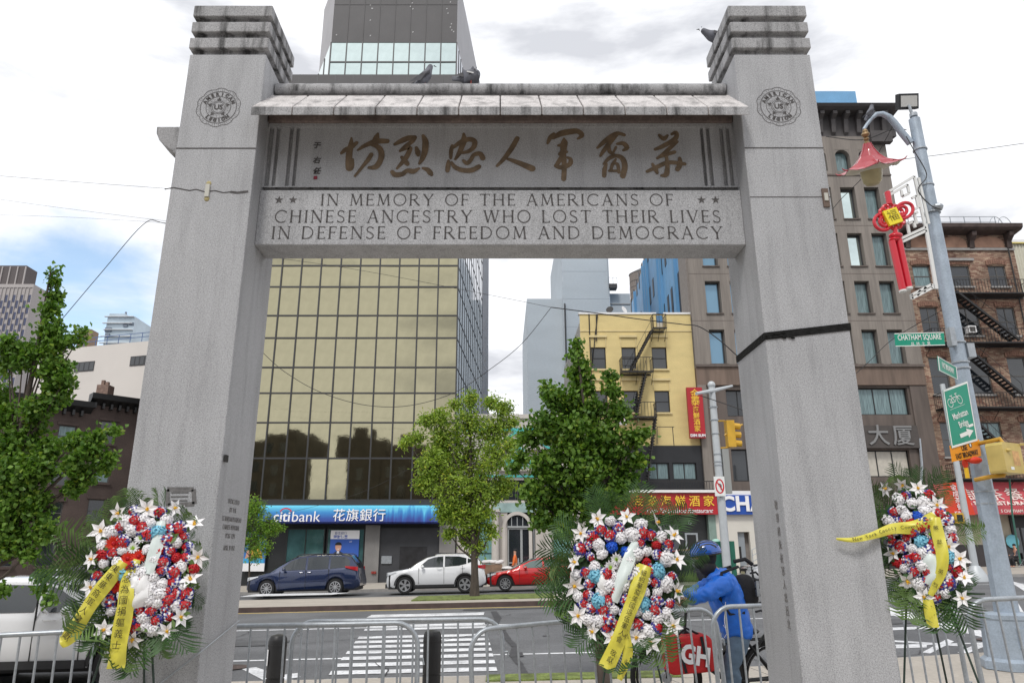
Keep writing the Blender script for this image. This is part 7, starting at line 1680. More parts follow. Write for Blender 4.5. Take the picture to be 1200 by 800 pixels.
def carnation(name, mats, pick, r=.052):
    b = MB(); N_ = Vector((0,-1,0))
    for i in range(54):
        z = 1-(i+.5)/54*1.45; a = i*2.39996; q = math.sqrt(max(0, 1-z*z)); d = Vector((q*math.cos(a), -z, q*math.sin(a))); t = d.orthogonal().normalized(); t.rotate(Matrix.Rotation(fr.random()*6.3, 3, d))
        s = d.cross(t); c = d*r*fr.uniform(.72, .92); w = r*fr.uniform(.30, .48); f = d*r*fr.uniform(.02, .24)
        b.add([c-d*r*.3, c+s*w*.9+f*.4, c+t*w*.45+f*1.2, c-s*w*.8+f*.5, c-t*w*.4+f], [(0,1,2),(0,2,3),(0,3,4),(0,4,1),(1,2,4),(2,3,4)], pick(i, z))
    b.ball((0, r*.1, 0), r*.84, 10, 7, len(mats)-1)
    o = b.build(name, mats); me = o.data; bpy.data.objects.remove(o); return me
def lily(name, n=6, L=.085, W=.020, mats=None, core=.013, layers=1):
    b = MB(); N_ = Vector((0,-1,0))
    for k in range(layers):
        for i in range(n):
            a = 2*math.pi*(i+.5*k)/n + fr.uniform(-.1,.1); d = (Vector((math.cos(a), 0, math.sin(a)))+N_*(.18+.25*k)).normalized(); petal(b, Vector((0,-.002*k,0)), d, N_, L*(1-.15*k)*fr.uniform(.88,1.08), W, 0, .22)
    b.ball((0, -.012, 0), core, 8, 5, 1)
    for i in range(6): a = fr.random()*6.3; b.tube([(0,-.01,0), (.012*math.cos(a), -.035, .012*math.sin(a))], [.0015,.003], 4, 1)
    o = b.build(name, mats); me = o.data; bpy.data.objects.remove(o); return me
FM = {'cw': [carnation('white_carnation', [W_w, W_w], lambda i, z: 0) for _ in range(2)],
      'ct': [carnation('tricolour_carnation', [W_w, W_r, W_b, W_w], lambda i, z, s=s: (1 if z > .62 else (2, 0, 2, 0, 2)[(i*7+s) % 5])) for s in (0, 1, 2)],
      'cr': [carnation('red_carnation', [W_r, W_r], lambda i, z: 0, .044)],
      'cp': [carnation('purple_edged_carnation', [W_w, W_r, W_b, W_w], lambda i, z: (1 if i % 3 == 0 and z > .5 else 2 if i % 2 else 0))],
      'lb': [carnation('light_blue_carnation', [W_lb, W_lb], lambda i, z: 0, .060)], 'bl': [carnation('bright_blue_rose', [W_bl, W_bl], lambda i, z: 0, .045)],
      'li': [lily('white_lily', 6, .098, .022, [W_w, W_y]) for _ in range(3)], 'da': [lily('white_daisy', 12, .055, .011, [W_w, W_lg], .011, 2)],
      'ge': [lily('red_gerbera', 18, .062, .010, [W_o, W_r], .016, 2)]}
def frond_mesh(name, L, n, ll, droop, m):
    b = MB(); pts = []
    for i in range(9): t = i/8; pts.append(Vector((0, -.05*t, L*t - droop*t*t*L*.3)) + Vector((0, -droop*L*.35*t*t, 0)))
    b.tube(pts, [.005*(1-.7*i/8) for i in range(9)], 5)
    for i in range(n):
        t = .18+.82*i/n; j = min(7, int(t*8)); p = pts[j].lerp(pts[j+1], t*8-j); tg = (pts[j+1]-pts[j]).normalized(); l_ = ll*math.sin(math.pi*(.22+.70*t))*fr.uniform(.85,1.1)
        for s_ in (-1, 1):
            d = (Vector((s_, 0, 0))*.80+tg*.75+Vector((0, fr.uniform(-.25,.1), -.12*droop))).normalized(); w = Vector((0, .2, 1)).cross(d).normalized()*.0062; w = d.cross(Vector((0,-1,0))).normalized()*.0062
            m1 = p+d*l_*.5+Vector((0,-.004,.004)); e = p+d*l_+Vector((0, -.01, -.09*l_*droop*3)); b.add([p-w*.4, p+w*.4, m1+w, e, m1-w], [(0,1,2,4),(4,2,3)])
    o = b.build(name, m); me = o.data; bpy.data.objects.remove(o); return me
FR = [frond_mesh('palm_frond', .42, 13, .22, .5, frm), frond_mesh('palm_frond', .50, 15, .25, .9, frm), frond_mesh('palm_frond', .38, 11, .22, .25, frm), frond_mesh('palm_frond', .44, 13, .23, .7, frm2), frond_mesh('palm_frond', .46, 12, .24, 1.3, frm2)]
ink = col('ribbon_ink', (.02,.015,.01), .8); ryel = mat('yellow_ribbon', (.64,.58,.07), .35, var=.08, scale=12); rwht = mat('white_satin_ribbon', (.68,.76,.74), .3, var=.04, scale=10)
def wreath(label, c_px, Y, nrm, hw, hh, tilt, lilies, specials, seed, fscale, ground, fronds, per=13.0, base_shift=0):
    rr = random.Random(seed); C0 = Vector(at(c_px[0], c_px[1], Y)); N_ = Vector(nrm).normalized()
    zg = ground; T = thing('wreath', label, 'wreath', (C0.x, C0.y+.12, zg), 0, 'floral wreaths on wire easels')
    def on(px, py, off=0):
        dx = (px-PXC)/F_PX; dy = (PYC-py)/F_PX; dd = Vector((dx, math.cos(PITCH)-dy*math.sin(PITCH), math.sin(PITCH)+dy*math.cos(PITCH)))
        o_ = Vector((0,0,CAMH)); t = N_.dot(C0-o_)/N_.dot(dd); return o_+dd*t-dd.normalized()*off
    # local frame: -y of the flower mesh looks along N_
    zax = (Vector((0,0,1)) - N_*N_.z).normalized(); xax = zax.cross(N_)*-1; xax = (-N_).cross(zax); rotM = Matrix((xax, -N_, zax)).transposed()
    O_ = ORG[T.name]
    def put(kind, px, py, off=.05, s=1.0, jit=.35):
        p = on(px, py, off); e = (rotM @ Euler((rr.gauss(0,jit), rr.random()*6.28, rr.gauss(0,jit))).to_matrix())
        me = rr.choice(FM[kind]); o = place({'cw':'carnation','ct':'carnation','cr':'carnation','cp':'carnation','lb':'carnation','bl':'rose','li':'lily','da':'daisy','ge':'gerbera'}[kind], me, T, p-O_, e.to_euler()); o.scale = (fscale*s,)*3; return o
    ct, st_ = math.cos(R(tilt)), math.sin(R(tilt))
    def EP(u, v): return (c_px[0]+u*hw*ct - v*hh*st_, c_px[1] - (-u*hw*st_*-1 + 0) * 0 - (v*hh*ct + u*hw*st_))
    # backing oval
    b = MB(); k = 24; vs = []
    for f, off in ((1.0, -.01), (.92, .035), (.0, .05)):
        for i in range(k): a = 2*math.pi*i/k; vs.append(on(*EP(.98*f*math.cos(a), .98*f*math.sin(a)), off))
    b.add(vs, [(i, (i+1) % k, k+(i+1) % k, k+i) for i in range(k)] + [(k+i, k+(i+1) % k, 2*k+(i+1) % k, 2*k+i) for i in range(k)]); b.add([on(*EP(.98*math.cos(2*math.pi*i/k), .98*math.sin(2*math.pi*i/k)), -.05) for i in range(k)], [tuple(range(k))]); b.build('moss_backing', col('moss_backing', (.03,.06,.02), .95, var=.4, scale=30) if 'moss_backing' not in bpy.data.materials else bpy.data.materials['moss_backing'], T)
    # fronds: (angle from up, clockwise in the picture, length factor, radial start)
    for (ang, s, r0) in fronds:
        a = R(90-ang); u, v = r0*math.cos(a), r0*math.sin(a); p = on(*EP(u, v), -.02)
        e = rotM @ Matrix.Rotation(R(ang)+rr.gauss(0,.08), 3, 'Y') @ Euler((rr.gauss(-.05,.15), 0, rr.gauss(0,.5))).to_matrix(); o = place('palm_frond', rr.choice(FR), T, p-O_, e.to_euler()); o.scale = (s,)*3
    pts = []
    for px, py in lilies: put('li', px, py, .075, rr.uniform(.78,1.0), .42); pts.append((px, py, 10))
    for kd, px, py in specials: put(kd, px, py, .085, 1.0); pts.append((px, py, 8 if kd != 'da' else 7))
    fl = []
    tries = 0
    while tries < 4000:
        tries += 1; u, v = rr.uniform(-1,1), rr.uniform(-1,1)
        if u*u+v*v > .93: continue
        px, py = EP(u, v)
        if any((px-q[0])**2+((py-q[1]))**2 < (per*.5+q[2]*.62)**2*.82 for q in pts): continue
        pts.append((px, py, per*.5)); fl.append((px, py, u, v))
    done = []
    for i, (px, py, u, v) in enumerate(fl):
        near = sorted(done, key=lambda q: (q[0]-px)**2+(q[1]-py)**2)[:3]; nw = sum(1 for q in near if q[2] == 'cw' and (q[0]-px)**2+(q[1]-py)**2 < (per*1.5)**2)
        k = rr.random(); dome = .05+.05*(1-(u*u+v*v)); kd = ('ct' if k < .56 else 'cp' if k < .70 else 'cr' if k < .74 else 'cw') if nw else ('cw' if k < .85 else 'ct'); done.append((px, py, kd)); o_f = put(kd, px, py, dome, rr.uniform(.74,1.12)); o_f.scale = (o_f.scale[0]*rr.uniform(.88,1.1), o_f.scale[1], o_f.scale[2]*rr.uniform(.88,1.1))
    # sprigs of small leaves between the flowers
    b = MB()
    for _ in range(330):
        u, v = rr.uniform(-1,1), rr.uniform(-1,1)
        if u*u+v*v > 1.15: continue
        p = on(*EP(u, v), rr.uniform(.03,.085)); d = Vector((rr.gauss(0,1), rr.gauss(0,.5)-.3, rr.gauss(0,1))).normalized(); s_ = d.cross(N_).normalized(); l_ = .05*rr.uniform(.6,1.3)
        b.add([p, p+d*l_*.5+s_*l_*.22, p+d*l_, p+d*l_*.5-s_*l_*.22], [(0,1,2,3)])
    b.build('leaves', frm2 if seed % 2 else frm, T)
    # easel
    b = MB(); top = on(*EP(0, .75), -.06); zl = zg
    fwd = Vector((N_.x, N_.y, 0)).normalized(); sd_ = Vector((-fwd.y, fwd.x, 0))
    for s_ in (-1, 1): b.tube([top, Vector((C0.x, C0.y, 0)) + sd_*s_*.34 + fwd*.10 + Vector((0,0,zl))], .007, 6)
    b.tube([top, Vector((C0.x, C0.y, zl)) - fwd*.55], .007, 6); q = on(*EP(0, -.85), -.05); b.tube([q+sd_*.25, q-sd_*.25], .006, 5)
    b.build('easel', col('easel_wire', (.02,.04,.03), .5) if 'easel_wire' not in bpy.data.materials else bpy.data.materials['easel_wire'], T)
    return T, on, N_, rotM
def ribbon(T, on, N_, pts, m, chars=None, csize=.05, latin=False, name='ribbon', shear=0):
    """pts: (px, py, offset, width m); characters stand along the strip"""
    P = [(on(p[0], p[1], p[2]), p[3]) for p in pts]; Q = []
    for i in range(len(P)-1):
        p0, p1, p2, p3 = P[max(i-1,0)], P[i], P[i+1], P[min(i+2,len(P)-1)]
        for j in range(6):
            t = j/6; cr_ = lambda a, b_, c, d: .5*((2*b_)+(-a+c)*t+(2*a-5*b_+4*c-d)*t*t+(-a+3*b_-3*c+d)*t**3); Q.append((cr_(p0[0],p1[0],p2[0],p3[0]), p1[1]+(p2[1]-p1[1])*t))
    Q.append(P[-1]); b = MB(); vs = []; nq = len(Q)
    for i, (p, w) in enumerate(Q):
        t = (Q[min(i+1, nq-1)][0]-Q[max(i-1, 0)][0]).normalized(); s2 = N_.cross(t).normalized()
        for f_ in (-.5, -.25, 0, .25, .5): vs.append(p + s2*w*f_ + N_*(w*.10*math.sin(i*.55+f_*5) - w*.22*(abs(f_)*2)**2))
    b.add(vs, [(5*i+j, 5*i+5+j, 5*i+6+j, 5*i+1+j) for i in range(nq-1) for j in range(4)]); rb = b.build(name, m, T, smooth='all')
    if chars:
        L = [0]
        for i in range(len(Q)-1): L.append(L[-1]+(Q[i+1][0]-Q[i][0]).length)
        n = len(chars); tot = L[-1]
        for j, ch in enumerate(chars):
            if ch == ' ': continue
            s = tot*(.05+.90*(j+.5)/n); i = max(q for q in range(len(L)-1) if L[q] <= s); f = (s-L[i])/max(1e-6, L[i+1]-L[i]); p = Q[i][0].lerp(Q[i+1][0], f); t = (Q[i+1][0]-Q[i][0]).normalized()
            if latin: u = t; v = N_.cross(u)
            else: v = -t; u = v.cross(N_)
            if latin and v.z < 0: pass
            rot = Matrix((u, v, u.cross(v))).transposed().to_euler(); text(ch, csize*.86, ink, 'lettering', rb, p+N_*(.006+.10*Q[i][1]), rot=rot, extrude=.0003, bold=.0)
    return rb
def fan(n, a0, a1, s0, s1, r0=.75): return [(a0+(a1-a0)*i/max(1,n-1), s0+(s1-s0)*(i % 3)/2, r0) for i in range(n)]
gL = gz(-2, 5)+.13
F_L = fan(11, -60, 45, .42, .58, .80) + fan(7, -130, -65, .6, .8, .65) + fan(14, 145, 230, .62, .95, .6) + fan(9, 60, 150, .28, .42, .8) + [(-85, .95, .6), (-78, .9, .7), (205, .9, .5)]
TL, onL, NL, _ = wreath('oval wreath with two yellow ribbons leaning in front of the left pillar', (170, 668), 4.38, (.10, -1, .10), 60, 74, 0,
    [(172.5,596.5),(139.5,601),(118.5,622),(228,615),(108,655),(232.5,652),(106.5,688),(223.5,679),(122.4,737.5),(156,748),(195.5,739),(211.5,722.5),(204,595)],
    [('lb',186.5,623.5),('lb',144,673.5),('da',165,632),('da',157,642),('da',172.5,663),('ge',133,636.4),('ge',150,654.5),('ge',163,652),('cr',187,645),('ge',136,686),('cw',178,690),('cw',180,676),('cw',176,703)], 3, .78, gL, F_L, 13.0)
ribbon(TL, onL, NL, [(143,657,.13,.07),(122,684,.15,.085),(98,717,.14,.085),(80,745,.12,.085),(70,752,.11,.06)], ryel, "美東華裔軍人會敬獻", .052)
ribbon(TL, onL, NL, [(160,655,.12,.04),(150,676,.14,.07),(146,700,.155,.088),(142,730,.15,.092),(136,765,.13,.092),(134,783,.12,.09)], ryel, "紀念為國捐軀義士 ", .056)
ribbon(TL, onL, NL, [(188,610,.10,.05),(182,640,.13,.075),(172,672,.13,.06)], rwht)
ribbon(TL, onL, NL, [(150,676,.125,.06),(160,684,.145,.11),(158,702,.14,.13),(160,712,.12,.12)], mat('white_bow', (.78,.78,.78), .4), name='bow'); ribbon(TL, onL, NL, [(168,670,.12,.06),(166,690,.14,.10),(172,700,.12,.09)], bpy.data.materials['white_bow'], name='bow')
gM = gz(1, 5.6)+.13
F_M = fan(14, -80, 70, .65, .90, .82) + fan(9, -120, -70, .8, 1.1, .7) + fan(5, 75, 115, .45, .6, .8) + fan(11, 135, 230, .75, 1.05, .55)
TM, onM, NM_, _ = wreath('round wreath with blue roses and a long yellow ribbon beside the cyclist', (733, 676), 5.55, (-.05, -1, .12), 62, 76, 0,
    [(701,608),(735,605.6),(768,612.5),(681,624.5),(789,627.5),(674.5,659),(673,686),(677,721),(695,740),(717,747),(745,746.5),(763,753),(788,733),(792,692),(793,656)],
    [('lb',770.4,669.5),('lb',698.5,675.5),('lb',701.5,704),('lb',753,707.5),('bl',717,641),('bl',734,647),('da',722,655),('da',716,664),('da',727,664)], 4, .98, gM, F_M, 14.0)
ribbon(TM, onM, NM_, [(747,633,.10,.05),(740,648,.14,.085),(730,675,.16,.09),(720,705,.13,.05)], rwht)
ribbon(TM, onM, NM_, [(757,662,.15,.10),(748,690,.17,.11),(737,718,.17,.095),(725,750,.16,.10),(710,783,.14,.11)], ryel, "紐約華裔美國退伍軍人會 敬獻", .052)
ribbon(TM, onM, NM_, [(751,662,.13,.06),(740,700,.15,.06),(733,735,.14,.06),(736,765,.13,.07),(726,796,.11,.035)], ryel, "  國殤   英烈  永存", .04)
ribbon(TM, onM, NM_, [(703,672,.12,.06),(709,682,.14,.12),(716,692,.12,.09)], bpy.data.materials['white_bow'], name='bow')
gR = gz(2.7, 4.6)+.13
F_R = fan(10, -60, 40, .5, .68, .78) + fan(9, -130, -60, .6, .85, .6) + fan(10, 145, 215, .65, 1.0, .45) + fan(5, 50, 130, .4, .6, .75)
TR, onR, NR, _ = wreath('narrow turned wreath with a yellow ribbon blowing across the right pillar', (1081, 637), 4.75, (-.55, -.82, .10), 38, 70, 17,
    [(1039,572),(1058.5,567.5),(1076,572),(1098,591.5),(1124,654.5),(1130,677),(1083.5,699.5),(1128.5,701),(1047.5,648.5),(1062.5,680),(1111,640)],
    [('bl',1076,605),('lb',1080.5,635),('lb',1109,653),('da',1094.5,619),('da',1088,626),('da',1100,612),('da',1104,628)], 6, .80, gR, F_R, 12.5)
ribbon(TR, onR, NR, [(980,631,.42,.012),(1000,632,.38,.032),(1022,627,.30,.042),(1045,619,.20,.066),(1070,617,.14,.078),(1092,607,.13,.075),(1097,604,.12,.07)], ryel, "   New York County Committee", .036, latin=True)
ribbon(TR, onR, NR, [(1094,606,.12,.07),(1099,626,.14,.07),(1104,650,.15,.07),(1102,672,.14,.055),(1090,697,.11,.03)], ryel, "敬獻 英烈", .035)
ribbon(TR, onR, NR, [(1087,702,.11,.055),(1090,718,.12,.065),(1094,735,.12,.06)], ryel)
ribbon(TR, onR, NR, [(1086,640,.11,.05),(1092,655,.14,.10),(1094,672,.13,.11),(1088,685,.11,.06)], rwht)
# ================================================================ people
def skin(name, J, E_, m, parent, sub=2, smooth=True):
    """J: {joint: (x,y,z,r)}; E_: pairs; one continuous surface grown with the Skin modifier"""
    keys = list(J); me = bpy.data.meshes.new(name); me.from_pydata([J[k][:3] for k in keys], [(keys.index(a), keys.index(c)) for a, c in E_], [])
    o = bpy.data.objects.new(name, me); COL.objects.link(o); md = o.modifiers.new('skin', 'SKIN'); md.use_smooth_shade = True
    for i, k in enumerate(keys):
        r = J[k][3]; me.skin_vertices[0].data[i].radius = r if isinstance(r, tuple) else (r, r)
    me.skin_vertices[0].data[0].use_root = True
    s = o.modifiers.new('sub', 'SUBSURF'); s.levels = sub; s.render_levels = sub
    bpy.context.view_layer.update(); me2 = bpy.data.meshes.new_from_object(o.evaluated_get(bpy.context.evaluated_depsgraph_get())); bpy.data.objects.remove(o); me2.materials.clear(); me2.materials.append(m); me2.name = name
    O_ = ORG.get(parent.name, Vector((0,0,0))) if parent else Vector((0,0,0))
    for v in me2.vertices: v.co -= O_
    me2.polygons.foreach_set('use_smooth', [True]*len(me2.polygons)); return place(name, me2, parent)
def wrinkle(o, amp, f):
    for v in o.data.vertices:
        p = Vector((v.co.x*f, v.co.y*f*.6, v.co.z*f*1.3)); k = noise.noise(p)+.5*noise.noise(p*2.1); v.co += v.normal*amp*(1-2*abs(k))*.8
    return o
skinm = mat('skin', (.50,.27,.19), .55); jk = mat('blue_jacket', (.012,.15,.66), .42, var=.10, scale=7, bump=.55, bscale=13); jean = mat('faded_jeans', (.10,.15,.21), .85, var=.18, scale=9, bump=.3, bscale=20); blk_ = mat('black_cloth', (.014,.014,.017), .85, var=.2, scale=12, bump=.3, bscale=25)
CY = 8.0; GZ = gz(2.4, CY)+.13
cp = thing('person', 'cyclist in blue jacket, blue helmet and black backpack standing over a bicycle', 'person', (2.42, CY, GZ))
def cpt(px, py, dy=0): p = at(px, py, CY+dy); return p
sh, hip, nk, hd = cpt(848, 682), cpt(864, 738), cpt(833, 665), cpt(825, 651)
hands = [cpt(801, 703, -.28), cpt(797, 701, .22)]
J = {'pelvis': (*hip, .12), 'waist': (*hip.lerp(sh, .45), .115), 'chest': (*hip.lerp(sh, .85), .13), 'neck': (*nk, .055), 'head0': (hd.x+.01, hd.y, hd.z-.05, .075), 'head1': (hd.x-.005, hd.y, hd.z+.04, (.088, .10)), 'head2': (hd.x+.01, hd.y, hd.z+.10, .075)}
Ed = [('pelvis','waist'),('waist','chest'),('chest','neck'),('neck','head0'),('head0','head1'),('head1','head2')]
Jj = {'c00': (hip.x, hip.y, hip.z-.10, (.155,.18)), 'c0': (hip.x, hip.y, hip.z-.02, (.165,.19)), 'c1': (*(hip.lerp(sh, .4)-Vector((.02,0,0))), (.18,.20)), 'c2': (*(hip.lerp(sh, .8)-Vector((.02,0,0))), (.175,.21)), 'c3': (sh.x-.06, sh.y, sh.z+.05, (.13,.15)), 'c4': (nk.x+.02, nk.y, nk.z+.0, .085)}
Ej = [('c00','c0'),('c0','c1'),('c1','c2'),('c2','c3'),('c3','c4')]
for s_, h in ((-1, hands[0]), (1, hands[1])):
    S = Vector((sh.x-.03, sh.y+s_*.19, sh.z+.0)); el = S.lerp(h, .52)+Vector((.0, s_*.04, -.025)); wr = el.lerp(h, .88)
    n = 'R' if s_ < 0 else 'L'
    J.update({'sh'+n: (*S, .06), 'el'+n: (*el, .045), 'wr'+n: (*wr, .030), 'pm'+n: (*h, (.040,.022))}); Ed += [('chest','sh'+n),('sh'+n,'el'+n),('el'+n,'wr'+n),('wr'+n,'pm'+n)]
    for k in range(4):
        f1 = h+Vector((-.035, -.03+.02*k, -.005)); f2 = f1+Vector((-.022, 0, -.028)); f3 = f2+Vector((.018, 0, -.02)); ks = [f'f{k}a{n}', f'f{k}b{n}', f'f{k}c{n}']
        for kk, ff in zip(ks, (f1, f2, f3)): J[kk] = (*ff, .0095)
        Ed += [('pm'+n, ks[0]), (ks[0], ks[1]), (ks[1], ks[2])]
    th = h+Vector((-.005, s_*-.04, -.02)); J['th'+n] = (*th, .011); J['ti'+n] = (th.x-.03, th.y, th.z-.015, .009); Ed += [('pm'+n,'th'+n), ('th'+n,'ti'+n)]
    Jj.update({'s'+n: (*S, .095), 'e'+n: (*el, .075), 'w'+n: (*wr, .055)}); Ej += [('c2','s'+n),('s'+n,'e'+n),('e'+n,'w'+n)]
    kn = Vector((hip.x-.08+(-.06 if s_ < 0 else .08), CY+s_*.15, GZ+.48)); ft = Vector((hip.x-.12+(.0 if s_ < 0 else .12), CY+s_*.19, GZ+.08))
    J.update({'hp'+n: (hip.x, CY+s_*.09, hip.z-.05, .09), 'kn'+n: (*kn, .058), 'an'+n: (*ft, .04), 'to'+n: (ft.x-.16, ft.y, GZ+.035, .03)}); Ed += [('pelvis','hp'+n),('hp'+n,'kn'+n),('kn'+n,'an'+n),('an'+n,'to'+n)]
body = skin('body', J, Ed, skinm, cp)
wrinkle(skin('jacket', Jj, Ej, jk, cp, 3), .022, 9)
Jt = {'p0': (hip.x, hip.y, hip.z+.06, (.13,.15)), 'p': (hip.x, hip.y, hip.z-.02, (.14,.165))}; Et = [('p0','p')]
for s_ in (-1, 1):
    n = 'R' if s_ < 0 else 'L'; a, k_, f = J['hp'+n], J['kn'+n], J['an'+n]; Jt.update({'h'+n: (a[0], a[1], a[2]-.02, .115), 'k'+n: (k_[0], k_[1], k_[2], .085), 'a'+n: (f[0], f[1], f[2]+.05, .075)}); Et += [('p','h'+n),('h'+n,'k'+n),('k'+n,'a'+n)]
wrinkle(skin('trousers', Jt, Et, jean, cp, 3), .014, 11)
for s_ in (-1, 1):
    n = 'R' if s_ < 0 else 'L'; f = J['an'+n]; b = MB(); b.tube([(f[0]+.08, f[1], GZ+.05), (f[0], f[1], GZ+.06), (f[0]-.12, f[1], GZ+.045), (f[0]-.19, f[1], GZ+.035)], [.045,.055,.05,.03], 10); b.build('shoe', blk_, cp, smooth=True)
# head gear: balaclava hood, nose, eyes, helmet
b = MB(); b.ball((hd.x+.028, hd.y, hd.z-.0), .112, 14, 10, sc=(.93,.86,1.12)); b.ball((hd.x-.05, hd.y, hd.z-.085), .062, 12, 8, sc=(1.0,.95,.8)); b.ball((hd.x+.03, hd.y, hd.z-.12), .095, 12, 8, sc=(1,1,.9)); b.build('balaclava', blk_, cp, smooth=True)
b = MB(); b.ball((hd.x-.078, hd.y, hd.z+.002), .058, 12, 8, sc=(.62,1.15,.70)); b.tube([(hd.x-.108, hd.y, hd.z+.025), (hd.x-.130, hd.y, hd.z-.010), (hd.x-.115, hd.y, hd.z-.028)], [.008,.014,.012], 8); b.build('face', skinm, body, smooth=True)
b = MB()
for s_ in (-1, 1): b.ball((hd.x-.106, hd.y+s_*.034, hd.z+.014), .012, 8, 6, sc=(.6,1.2,.7))
b.build('eyes', M['black'], body, smooth=True)
hb_ = mat('helmet_blue', (.01,.09,.42), .22, coat=.8)
HM = None; b = MB(); hc = Vector((hd.x+.022, hd.y, hd.z+.018)); prof = []
for i in range(9): a = math.pi/2*i/8; prof.append((.142*math.cos(a)+.001, .145*math.sin(a)**.8))
n0 = len(b.v); b.lathe(prof, (0,0,0), 24); Q = Matrix.Translation(hc) @ Matrix.Rotation(R(-8), 4, 'Y') @ Matrix.Diagonal((1.18,.92,1,1)); b.v = [tuple(Q @ Vector(v)) for v in b.v]; HM = b.build('helmet', hb_, cp, smooth=True)
b = MB()
for j in range(-3, 4):
    pts = []
    for i in range(3, 13): a = math.pi*i/16; pts.append(Q @ (Vector((math.cos(a)*math.cos(j*.28), math.sin(j*.28), math.sin(a)*math.cos(j*.28))).normalized()*.150))
    b.strip([(p_, .018) for p_ in pts], (0, math.sin(j*.35), math.cos(j*.35)))
b.build('vent', M['black'], HM)
b = MB(); b.add([Q @ Vector(v) for v in ((-.125,-.07,.0),(-.125,.07,.0),(-.160,.045,-.012),(-.160,-.045,-.012))], [(0,1,2,3)]); b.lathe([(.139,-.018),(.1435,.012)], (0,0,0), 24); b.v[4:] = [tuple(Q @ Vector(v)) for v in b.v[4:]]; b.build('visor', M['black'], HM)
# jacket details
b = MB(); b.tube([(sh.x-.06, CY-.215, sh.z-.18), (sh.x-.09, CY-.22, sh.z-.36), (sh.x-.07, CY-.215, sh.z-.52)], .004, 4); b.tube([(sh.x-.1, CY-.20, sh.z-.40), (sh.x-.06, CY-.21, sh.z-.46), (sh.x-.1, CY-.21, sh.z-.52)], .003, 4); b.build('zip_cord', wt, cp)
bp_ = thing('backpack', 'black rucksack with hanging straps worn on the back of the cyclist', 'backpack', tuple(cpt(873, 690))); ORG[bp_.name] = Vector(cpt(873, 690))
q0, q1 = cpt(868, 668), cpt(878, 722)
skin('bag', {'a': (q0.x+.0, CY, q0.z-.02, (.10,.13)), 'b': (*q0.lerp(q1,.45), (.125,.15)), 'c': (q1.x-.015, CY, q1.z+.06, (.115,.15))}, [('a','b'),('b','c')], blk_, bp_)
b = MB()
for s_ in (-1, 1): b.tube([(q0.x-.06, CY+s_*.12, q0.z+.04), (sh.x-.06, CY+s_*.17, sh.z+.10), (sh.x-.13, CY+s_*.17, sh.z-.10), (sh.x-.02, CY+s_*.20, sh.z-.30), (q1.x-.1, CY+s_*.17, q1.z+.05)], .016, 6)
b.build('shoulder_strap', blk_, bp_, smooth=True)
b = MB(); rb_ = random.Random(2)
for k in range(7): z = q0.z+.05-k*.075; x = q0.x+.09+rb_.uniform(0,.05); b.tube([(x-.04, CY-.14, z), (x+.03, CY-.10, z+.01), (x+.07+rb_.uniform(0,.03), CY-.05, z-.02)], .011, 5)
b.tube([(q0.x-.08, CY-.05, q0.z+.09), (q0.x+.04, CY-.05, q0.z+.115), (q0.x+.12, CY-.03, q0.z+.06)], .022, 6); b.build('loose_strap', blk_, bp_)
b = MB(); b.box(q0.x+.10, q0.x+.128, CY-.15, CY-.11, q0.z-.25, q0.z-.10); b.build('reflective_tag', M['galv'], bp_)
# bicycle
bi = thing('bicycle', 'black electric delivery bicycle straddled by the cyclist', 'bicycle', (2.25, CY, GZ))
wr0 = .34; FX, RX = 1.68, 2.80
def bwheel(x):
    b = MB(); b.tube([(x+wr0*math.cos(2*math.pi*i/32), CY, GZ+wr0+wr0*math.sin(2*math.pi*i/32)) for i in range(32)], .028, 8, closed=True); w_ = b.build('wheel', tyre_m, bi, smooth=True)
    b = MB(); b.tube([(x+(wr0-.045)*math.cos(2*math.pi*i/32), CY, GZ+wr0+(wr0-.045)*math.sin(2*math.pi*i/32)) for i in range(32)], .014, 6, closed=True); b.build('rim', M['black'], w_, smooth=True)
    b = MB()
    for i in range(18): a = 2*math.pi*i/18; b.tube([(x, CY+.02*(-1)**i, GZ+wr0), (x+.29*math.cos(a), CY, GZ+wr0+.29*math.sin(a))], .002, 3)
    b.lathe([(.05,-.05),(.05,.05)], (x, CY, GZ+wr0), 12, axis='y'); b.build('spoke', M['galv'], w_)
bwheel(FX); bwheel(RX)
b = MB(); bb = (2.32, CY, GZ+.30); st_p = (2.50, CY, GZ+.72); hdp = (1.90, CY, GZ+.78); hdb = (1.86, CY, GZ+.62)
b.tube([hdb, bb], .03, 8); b.tube([hdp, (2.2, CY, GZ+.52), st_p], .022, 8); b.tube([bb, st_p], .022, 8); b.tube([bb, (RX, CY-.06, GZ+wr0)], .014, 6); b.tube([st_p, (RX, CY-.06, GZ+wr0)], .013, 6); b.tube([bb, (RX, CY+.06, GZ+wr0)], .014, 6); b.tube([st_p, (RX, CY+.06, GZ+wr0)], .013, 6); b.tube([hdb, hdp], .03, 8); b.build('frame', M['black'], bi, smooth=True)
b = MB()
for s_ in (-1, 1): b.tube([(1.86, CY+s_*.05, GZ+.66), (FX+.03, CY+s_*.05, GZ+.48), (FX, CY+s_*.05, GZ+wr0)], .017, 6)
b.tube([hdp, (1.93, CY, GZ+1.0)], .016, 6); b.tube([tuple(hands[0]+Vector((.02,-.03,-.01))), (1.93, CY, GZ+1.0), tuple(hands[1]+Vector((.02,.03,-.01)))], .014, 6); b.build('handlebar', M['black'], bi, smooth=True)
b = MB(); b.tube([(1.75, CY-.02, GZ+1.22), (1.80, CY-.1, GZ+1.10), (1.93, CY, GZ+1.0)], .008, 5); b.build('brake_cable', M['black'], bi)
